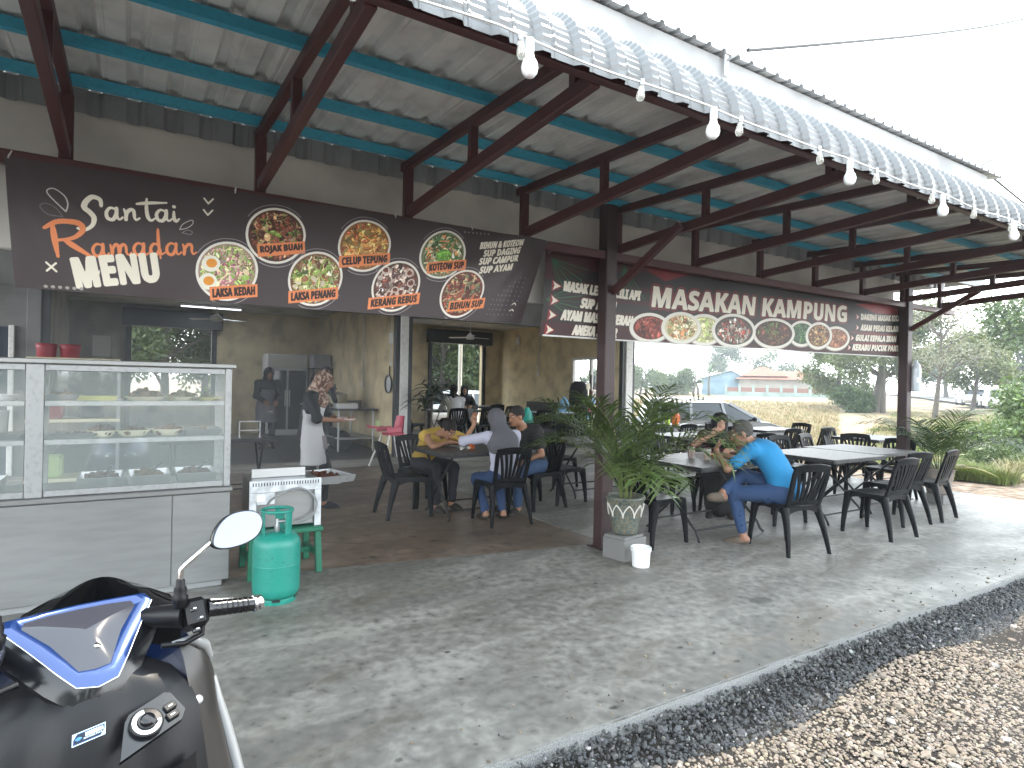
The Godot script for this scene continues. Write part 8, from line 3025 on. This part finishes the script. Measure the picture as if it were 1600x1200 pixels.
func build_scooter():
	rng.seed = 19
	var gb := mat("gloss_blue", lin(0.008, 0.032, 0.135), 0.25, 0.5)
	gb.clearcoat_enabled = true
	gb.clearcoat = 1.0
	gb.clearcoat_roughness = 0.05
	var gk := mat("gloss_black", lin(0.005, 0.0055, 0.007), 0.16)
	var mk := mat("matt_black", lin(0.005, 0.005, 0.006), 0.36)
	mk.metallic_specular = 0.35
	mk.normal_enabled = true
	mk.normal_texture = leather_normal()
	mk.normal_scale = 0.25
	mk.uv1_triplanar = true
	mk.uv1_scale = Vector3.ONE * 14.0
	var gs := mat("silver_paint", lin(0.30, 0.305, 0.31), 0.3, 0.35)
	gs.clearcoat_enabled = true
	gs.clearcoat = 0.7
	var smoke := mat("smoked_screen", lin(0.006, 0.006, 0.008), 0.05)
	var lens := mat("meter_lens", lin(0.035, 0.035, 0.043), 0.07)
	var mir := mat("mirror_glass", lin(0.125, 0.145, 0.185), 0.015, 1.0)
	var s := thing("scooter", "blue and black scooter with chrome-stemmed mirror parked in the near left corner", "scooter", Vector3(-0.06, -0.115, -1.6))
	# points are given as (right, height above pavement, backwards)
	var q := func(x: float, y: float, z: float) -> Vector3:
		return Vector3(x, y + 0.115, z)
	var g: Geo
	# --- wheels and running gear
	for w in [[-0.58, 0.235], [0.80, 0.245]]:
		g = Geo.new()
		g.lathe([Vector2(0.15, -0.05), Vector2(0.21, -0.062), Vector2(0.24, -0.05), Vector2(0.252, 0.0), Vector2(0.24, 0.05), Vector2(0.21, 0.062), Vector2(0.15, 0.05)], 32, Vector3(0, 0.25, w[0]), Basis(Vector3.BACK, PI / 2))
		var wh := part(g, "wheel", M.tyre, s)
		g = Geo.new()
		g.lathe([Vector2(0.16, -0.045), Vector2(0.155, 0.0), Vector2(0.16, 0.045), Vector2(0.145, 0.045), Vector2(0.14, 0.0), Vector2(0.145, -0.045), Vector2(0.16, -0.045)], 28, Vector3(0, 0.25, w[0]), Basis(Vector3.BACK, PI / 2))
		for k in 5:
			var a := TAU * k / 5.0
			g.bar(Vector3(0, 0.25, w[0]), Vector3(0, 0.25 + cos(a) * 0.15, w[0] + sin(a) * 0.15), 0.03, 0.03, Vector3.RIGHT)
		part(g, "rim", mk, wh)
	for sx in [-1.0, 1.0]:
		g = Geo.new()
		g.tube([Vector3(sx * 0.085, 0.25, -0.58), Vector3(sx * 0.085, 0.72, -0.40)], 0.02, 10)
		part(g, "fork_leg", M.dull_steel, s)
	g = Geo.new()
	var rows := []
	for i in 9:
		var a := deg_to_rad(-70 + i * 20)
		var row := []
		for k in 5:
			var u := (k - 2) * 0.04
			row.append(Vector3(u, 0.25 + cos(a) * (0.285 - u * u * 6.0), -0.58 + sin(a) * 0.285))
		rows.append(row)
	g.grid(rows)
	part(g, "front_mudguard", gk, s)
	# --- tail: body, seat, lamp, exhaust (out of the picture, behind the lens)
	var oval := func(c: Vector3, rx: float, ry: float) -> Array:
		var o := []
		for k in 16:
			var a := TAU * k / 16.0
			o.append(c + Vector3(cos(a) * rx, sin(a) * ry, 0))
		return o
	g = Geo.new()
	g.loft([oval.call(Vector3(0, 0.58, 0.30), 0.13, 0.10), oval.call(Vector3(0, 0.60, 0.5), 0.17, 0.16), oval.call(Vector3(0, 0.64, 0.8), 0.16, 0.15), oval.call(Vector3(0, 0.72, 1.08), 0.08, 0.07)], true)
	part(g, "tail_fairing", gb, s)
	g = Geo.new()
	g.loft([oval.call(Vector3(0, 0.70, 0.30), 0.09, 0.03), oval.call(Vector3(0, 0.73, 0.42), 0.14, 0.055), oval.call(Vector3(0, 0.75, 0.62), 0.155, 0.055), oval.call(Vector3(0, 0.82, 0.80), 0.13, 0.05), oval.call(Vector3(0, 0.82, 1.02), 0.08, 0.03)], true)
	part(g, "seat", mk, s)
	g = Geo.new()
	g.ball(Vector3(0, 0.72, 1.12), Vector3(0.08, 0.035, 0.03), 12, 6)
	part(g, "tail_lamp", M.red_plastic, s)
	g = Geo.new()
	g.tube([Vector3(0.17, 0.30, 0.5), Vector3(0.19, 0.34, 0.75), Vector3(0.2, 0.38, 1.0)], [0.05, 0.06, 0.055], 12)
	part(g, "exhaust", mk, s)
	g = Geo.new()
	g.box(Vector3(0, 0.22, 0.28), Vector3(0.40, 0.06, 0.55), Basis.IDENTITY, 0.02)
	g.box(Vector3(0, 0.40, 0.30), Vector3(0.20, 0.36, 0.5), Basis.IDENTITY, 0.05)
	part(g, "footboard", mk, s)
	# --- leg shield facing the rider
	g = Geo.new()
	rows = []
	for e in [[0.855, 0.060, 0.100], [0.835, 0.085, 0.150], [0.80, 0.105, 0.185], [0.75, 0.125, 0.205], [0.68, 0.145, 0.215], [0.60, 0.165, 0.225], [0.50, 0.185, 0.235], [0.38, 0.20, 0.235], [0.26, 0.20, 0.22]]:
		var row := []
		for k in 21:
			var u := (k - 10) / 10.0
			var ridge := 0.030 * exp(-pow(u / 0.34, 4.0)) - 0.055 * pow(absf(u), 5.0)
			row.append(q.call(u * e[2], e[0], e[1] + ridge))
		rows.append(row)
	g.grid(rows)
	part(g, "leg_shield", mk, s)
	# recessed cubby lids on both sides, glovebox seam
	for sx in [-1.0, 1.0]:
		g = Geo.new()
		rows = []
		for i in 5:
			var f := i / 4.0
			var row := []
			for k in 7:
				var u := k / 6.0
				row.append(q.call(sx * lerpf(0.055, 0.195, u), lerpf(0.655, 0.42, f) + 0.03 * u, lerpf(0.187, 0.222, f) - 0.045 * pow(u, 3.0)))
			rows.append(row)
		g.grid(rows, false, Vector2.ONE, sx < 0)
		part(g, "cubby_lid", gk, s)
		# flank of the front fairing seen from behind, with its pale edge
		g = Geo.new()
		rows = []
		for e in [[0.875, 0.03, 0.165, 0.195, 0.02], [0.845, 0.06, 0.175, 0.225, -0.01], [0.79, 0.08, 0.185, 0.243, -0.02], [0.70, 0.10, 0.200, 0.258, -0.02], [0.60, 0.12, 0.212, 0.280, -0.015], [0.50, 0.14, 0.225, 0.305, -0.005], [0.36, 0.16, 0.23, 0.315, 0.03]]:
			rows.append([q.call(sx * e[2], e[0], e[1] - 0.02), q.call(sx * lerpf(e[2], e[3], 0.4), e[0] + 0.004, lerpf(e[1] - 0.02, e[4], 0.3)), q.call(sx * lerpf(e[2], e[3], 0.8), e[0], lerpf(e[1], e[4], 0.65)), q.call(sx * e[3], e[0] - 0.006, e[4])])
		g.grid(rows, false, Vector2.ONE, sx < 0)
		part(g, "inner_fairing", mat("fairing_grey", lin(0.022, 0.019, 0.017), 0.3) if not M.has("fairing_grey") else M.fairing_grey, s)
		g = Geo.new()
		var ed := []
		for e in [[0.150, 0.885, 0.045], [0.195, 0.878, 0.02], [0.222, 0.850, -0.005], [0.236, 0.815, -0.018]]:
			ed.append(q.call(sx * e[0], e[1], e[2]))
		g.tube(ed, [0.005, 0.011, 0.012, 0.006], 8)
		part(g, "fairing_trim", gs, s)
		g = Geo.new()
		ed = []
		for e in [[0.243, 0.765, -0.022], [0.252, 0.71, -0.02], [0.268, 0.65, -0.018], [0.288, 0.575, -0.012], [0.308, 0.49, 0.0], [0.318, 0.38, 0.03]]:
			ed.append(q.call(sx * e[0], e[1], e[2]))
		g.tube(ed, [0.007, 0.013, 0.015, 0.015, 0.015, 0.012], 8)
		part(g, "fairing_trim", gs, s)
		# outer fairing sweeping forward to the headlamp
		g = Geo.new()
		rows = []
		for e in [[-0.012, 0.243, 0.86, 0.45], [-0.15, 0.235, 0.85, 0.42], [-0.32, 0.19, 0.82, 0.46], [-0.47, 0.10, 0.76, 0.52], [-0.53, 0.0, 0.72, 0.54]]:
			var row := []
			for k in 6:
				var f := k / 5.0
				row.append(q.call(sx * e[1] * (0.80 + 0.34 * sin(f * PI * 0.8)), lerpf(e[2], e[3], f), e[0]))
			rows.append(row)
		g.grid(rows, false, Vector2.ONE, sx > 0)
		part(g, "front_fairing", gb, s)
		g = Geo.new()
		g.ball(q.call(sx * 0.075, 0.66, -0.51), Vector3(0.06, 0.04, 0.04), 12, 8)
		part(g, "headlight", M.bulb_glass if false else M.chrome, s)
		g = Geo.new()
		g.lathe([Vector2(0, 0.004), Vector2(0.009, 0.003), Vector2(0.010, 0)], 14, q.call(sx * 0.205, 0.755, 0.062), Basis(Vector3.RIGHT, 0.9) * Basis(Vector3.BACK, -sx * 0.4))
		part(g, "screw", M.dull_steel, s)
	# --- smoked windscreen
	g = Geo.new()
	rows = []
	for e in [[0.78, -0.30, 0.175], [0.85, -0.27, 0.175], [0.905, -0.24, 0.168], [0.95, -0.22, 0.145], [0.977, -0.208, 0.10], [0.986, -0.204, 0.07]]:
		var row := []
		for k in 11:
			var u := (k - 5) / 5.0
			row.append(q.call(u * e[2] + 0.01, e[0] - 0.012 * u * u, e[1] + 0.075 * u * u))
		rows.append(row)
	g.grid(rows)
	var back := []
	for r in rows:
		var row := []
		for p in r:
			row.append(p + Vector3(0, 0.001, 0.004))
		back.append(row)
	g.grid(back, false, Vector2.ONE, true)
	part(g, "windscreen", smoke, s)
	# --- steering head, turned a little to the left: everything on it hangs on this part
	var hb := Node3D.new()
	hb.name = "handlebar"
	s.add_child(hb)
	hb.position = Vector3(0.012, 0, 0.087)
	hb.rotation.y = deg_to_rad(15.0)
	var cq := func(x: float, y: float, z: float) -> Vector3:
		return Vector3(x, y + 0.115, z - 0.075)
	# --- meter cowl: lens, blue surround, black skirt
	var lo := [cq.call(0.0, 0.958, -0.082), cq.call(0.055, 0.959, -0.075), cq.call(0.098, 0.959, -0.062), cq.call(0.104, 0.951, -0.05), cq.call(0.064, 0.920, 0.0), cq.call(0.040, 0.893, 0.045), cq.call(0.028, 0.879, 0.068), cq.call(0.0, 0.877, 0.072)]
	var bo := [cq.call(0.0, 0.964, -0.096), cq.call(0.066, 0.965, -0.088), cq.call(0.128, 0.968, -0.07), cq.call(0.138, 0.955, -0.048), cq.call(0.100, 0.918, 0.002), cq.call(0.064, 0.882, 0.056), cq.call(0.036, 0.856, 0.092), cq.call(0.0, 0.850, 0.100)]
	var ko := [cq.call(0.0, 0.945, -0.13), cq.call(0.072, 0.948, -0.12), cq.call(0.150, 0.952, -0.09), cq.call(0.164, 0.930, -0.045), cq.call(0.126, 0.885, 0.008), cq.call(0.084, 0.846, 0.062), cq.call(0.044, 0.816, 0.098), cq.call(0.0, 0.808, 0.108)]
	var un := [cq.call(0.0, 0.86, -0.16), cq.call(0.07, 0.86, -0.15), cq.call(0.13, 0.87, -0.11), cq.call(0.135, 0.875, -0.05), cq.call(0.10, 0.84, 0.0), cq.call(0.07, 0.81, 0.045), cq.call(0.04, 0.79, 0.075), cq.call(0.0, 0.785, 0.082)]
	var full := func(h: Array) -> Array:
		var o := h.duplicate()
		for i in range(h.size() - 2, 0, -1):
			o.append(Vector3(-h[i].x, h[i].y, h[i].z))
		return o
	var ring := func(a: Array, b: Array, lift: float) -> Geo:
		var r := Geo.new()
		var fa: Array = full.call(a)
		var fb: Array = full.call(b)
		var mid := []
		for i in fa.size():
			mid.append(fa[i].lerp(fb[i], 0.5) + Vector3(0, lift, lift * 0.4))
		r.grid([fa, mid, fb], true)
		return r
	g = Geo.new()
	var fl: Array = full.call(lo)
	var mids := []
	for i in fl.size():
		mids.append(fl[i].lerp(cq.call(0.0, 0.93, -0.01), 0.5) + Vector3(0, 0.006, 0.004))
	var tipc := []
	for i in fl.size():
		tipc.append(cq.call(0.0, 0.936, -0.006))
	g.grid([tipc, mids, fl], true)
	var mt := part(g, "meter_lens", lens, hb)
	g = Geo.new()
	g.lathe([Vector2(0, 0.006), Vector2(0.006, 0.005), Vector2(0.0075, 0.0)], 14, cq.call(0.012, 0.908, 0.032), Basis(Vector3.RIGHT, 0.62))
	part(g, "meter_button", M.chrome, hb)
	part(ring.call(lo, bo, 0.006), "meter_surround", gb, hb)
	part(ring.call(bo, ko, 0.003), "handlebar_cover", gk, hb)
	part(ring.call(ko, un, -0.004), "handlebar_cover", mk, hb)
	g = Geo.new()
	var cr: Array = full.call(bo)
	g.tube(cr.slice(3, 12), 0.0016, 5)
	part(g, "chrome_line", M.chrome, hb)
	# neck between cowl and leg shield
	g = Geo.new()
	g.loft([oval.call(Vector3(0, 0.0, 0), 0.09, 0.06), oval.call(Vector3(0, 0.0, 0.1), 0.09, 0.06)], true)
	for i in g.v.size():
		var p := g.v[i]
		g.v[i] = Vector3(p.x, 0.85 + p.z * 1.2, 0.01 + p.y)
		g.n[i] = Vector3(p.x, 0, p.y).normalized()
	part(g, "steering_neck", mk, s)
	# --- handlebar ends, controls, mirrors
	for sx in [-1.0, 1.0]:
		g = Geo.new()
		g.tube([q.call(sx * 0.128 - 0.018, 0.922, -0.118), q.call(sx * 0.150 - 0.010, 0.930, -0.070), q.call(sx * 0.178, 0.938, -0.012)], [0.018, 0.024, 0.028], 14)
		part(g, "bar_cover", mk, hb)
		g = Geo.new()
		g.box(q.call(sx * 0.192, 0.938, -0.008), Vector3(0.046, 0.066, 0.058), Basis(Vector3.RIGHT, -0.5), 0.010)
		var sw := part(g, "switch_box", mk, hb)
		for k in 3:
			g = Geo.new()
			g.box(q.call(sx * (0.184 + 0.011 * (k % 2)), 0.955 - 0.020 * k, 0.012 + 0.010 * k), Vector3(0.018, 0.010, 0.012), Basis(Vector3.RIGHT, -0.5), 0.003)
			part(g, "button", gk, hb)
			g = Geo.new()
			g.box(q.call(sx * (0.184 + 0.011 * (k % 2)), 0.9605 - 0.020 * k, 0.0165 + 0.010 * k), Vector3(0.006, 0.002, 0.003), Basis(Vector3.RIGHT, -0.5))
			part(g, "button_mark", M.white_plastic, hb)
		g = Geo.new()
		g.tube([q.call(sx * 0.216, 0.944, -0.006), q.call(sx * 0.222, 0.943, -0.006)], 0.023, 14)
		g.tube([q.call(sx * 0.223, 0.943, -0.005), q.call(sx * 0.322, 0.932, 0.002)], [0.0185, 0.017], 14)
		var gr := part(g, "grip", gk, hb)
		for k in 7:
			g = Geo.new()
			g.tube([q.call(sx * (0.232 + k * 0.012), 0.942 - k * 0.0013, -0.005 + k * 0.0008), q.call(sx * (0.2355 + k * 0.012), 0.9416 - k * 0.0013, -0.005 + k * 0.0008)], 0.0192, 12, false)
			part(g, "grip_rib", mk, hb)
		g = Geo.new()
		g.lathe([Vector2(0, 0), Vector2(0.019, 0), Vector2(0.020, 0.006), Vector2(0.014, 0.008), Vector2(0.014, 0.012), Vector2(0.0185, 0.014), Vector2(0.0175, 0.021), Vector2(0.010, 0.026), Vector2(0, 0.026)], 16, q.call(sx * 0.322, 0.932, 0.002), Basis(Vector3.BACK, -sx * PI / 2) * Basis.IDENTITY)
		part(g, "bar_end", M.chrome, hb)
		g = Geo.new()
		g.tube([q.call(sx * 0.165, 0.935, -0.06), q.call(sx * 0.20, 0.94, -0.075), q.call(sx * 0.26, 0.935, -0.075), q.call(sx * 0.33, 0.925, -0.055)], [0.009, 0.008, 0.006, 0.007], 8)
		part(g, "brake_lever", M.dull_steel, hb)
		g = Geo.new()
		g.tube([q.call(sx * 0.125, 0.885, -0.01), q.call(sx * 0.17, 0.880, 0.0), q.call(sx * 0.208, 0.890, -0.004), q.call(sx * 0.216, 0.915, -0.02)], 0.0065, 8)
		part(g, "brake_hose", mk, hb)
		# mirror
		g = Geo.new()
		g.lathe([Vector2(0.012, -0.012), Vector2(0.016, 0.0), Vector2(0.017, 0.012), Vector2(0.0125, 0.016), Vector2(0.0135, 0.03), Vector2(0.010, 0.036), Vector2(0.009, 0.05), Vector2(0.006, 0.052)], 16, q.call(sx * 0.160, 0.975, -0.004))
		var ms := part(g, "mirror_mount", mk, hb)
		g = Geo.new()
		g.tube([q.call(sx * 0.160, 1.018, -0.004), q.call(sx * 0.161, 1.046, -0.004), q.call(sx * 0.168, 1.056, -0.003), q.call(sx * 0.228, 1.102, 0.0)], [0.006, 0.006, 0.006, 0.0055], 10)
		part(g, "mirror_stem", M.chrome, hb)
		var out := PackedVector2Array([Vector2(-0.065, -0.026), Vector2(-0.051, 0.006), Vector2(-0.021, 0.030), Vector2(0.021, 0.035), Vector2(0.052, 0.025), Vector2(0.062, 0.000), Vector2(0.047, -0.028), Vector2(0.013, -0.043), Vector2(-0.029, -0.047), Vector2(-0.057, -0.041)])
		var sm := []
		for i in out.size():
			for j in 4:
				sm.append(out[i].cubic_interpolate(out[(i + 1) % out.size()], out[(i + out.size() - 1) % out.size()], out[(i + 2) % out.size()], j / 4.0))
		var mb := Basis(Vector3.RIGHT, -0.20) * Basis(Vector3.UP, 0.08 * sx)
		var mc: Vector3 = q.call(sx * 0.285, 1.125, -0.002)
		var lay := func(k: float, zz: float) -> Array:
			var o := []
			for p in sm:
				o.append(mc + mb * Vector3(sx * p.x * k, p.y * k, zz))
			return o
		g = Geo.new()
		g.loft([lay.call(0.55, -0.028), lay.call(0.85, -0.022), lay.call(1.0, -0.010), lay.call(1.02, 0.0), lay.call(1.0, 0.004), lay.call(0.95, 0.003)], true, sx > 0)
		var mh := part(g, "mirror_housing", gk, hb)
		g = Geo.new()
		g.fan(lay.call(0.945, 0.0042), sx < 0)
		part(g, "mirror_glass", mir, hb)
	# --- key panel on the right of the leg shield
	var kb := Basis(Vector3.UP, 0.25) * Basis(Vector3.RIGHT, 0.62)      # local y points at the rider
	var kc: Vector3 = q.call(0.105, 0.775, 0.150)
	g = Geo.new()
	g.prism(PackedVector2Array([Vector2(-0.062, -0.062), Vector2(0.058, -0.020), Vector2(0.070, 0.000), Vector2(0.052, 0.045), Vector2(0.040, 0.050), Vector2(-0.030, 0.026), Vector2(-0.040, 0.012)]), -0.010, 0.002, Transform3D(kb * Basis(Vector3.RIGHT, -PI / 2), kc))
	var kp := part(g, "key_panel", gk, s)
	var kat := kc + kb * Vector3(-0.006, 0.004, 0.006)
	g = Geo.new()
	g.lathe([Vector2(0, 0.008), Vector2(0.028, 0.008), Vector2(0.031, 0.005), Vector2(0.031, -0.002)], 28, kat, kb)
	part(g, "key_bezel", mk, kp)
	g = Geo.new()
	rows = []
	for r in [0.0185, 0.0265]:
		var row := []
		for k in 25:
			var a := deg_to_rad(-20 + k * 11.0) + PI * 0.62
			row.append(kat + kb * Vector3(cos(a) * r, 0.0088, -sin(a) * r))
		rows.append(row)
	g.grid(rows, false, Vector2.ONE, true)
	part(g, "key_dial", M.white_plastic, kp)
	g = Geo.new()
	g.lathe([Vector2(0, 0.022), Vector2(0.010, 0.022), Vector2(0.014, 0.018), Vector2(0.0165, 0.008)], 20, kat, kb)
	g.box(kat + kb * Vector3(0.004, 0.020, 0.004), Vector3(0.030, 0.010, 0.010), kb * Basis(Vector3.UP, -0.9), 0.003)
	part(g, "key_knob", gk, kp)
	for k in 2:
		g = Geo.new()
		g.box(kc + kb * Vector3(0.043, 0.005, -0.014 + k * 0.020), Vector3(0.024, 0.006, 0.016), kb * Basis(Vector3.UP, 0.3), 0.002)
		part(g, "button", mk, kp)
		g = Geo.new()
		g.box(kc + kb * Vector3(0.043, 0.0083, -0.014 + k * 0.020), Vector3(0.009, 0.001, 0.002), kb * Basis(Vector3.UP, 0.3))
		part(g, "button_mark", M.white_plastic, kp)
	# round speaker-like cap and sticker
	var st := mat("brand_sticker", Color.WHITE, 0.35)
	st.albedo_texture = sticker_print()
	st.texture_repeat = false
	g = Geo.new()
	rows = []
	for i in 2:
		var row := []
		for k in 7:
			var u := k / 6.0
			var p: Vector3 = q.call(lerpf(-0.022, 0.032, u), lerpf(0.781, 0.793, u) - i * 0.021, 0.0)
			p.z = 0.147 + i * 0.0065 + 0.0 * u
			row.append(p)
		rows.append(row)
	g.grid(rows)
	part(g, "sticker", st, s)

func leather_normal() -> NoiseTexture2D:
	var t := NoiseTexture2D.new()
	t.width = 256
	t.height = 256
	t.seamless = true
	t.as_normal_map = true
	t.bump_strength = 3.0
	t.noise = noise(0.12, 2, 33, FastNoiseLite.TYPE_CELLULAR)
	return t
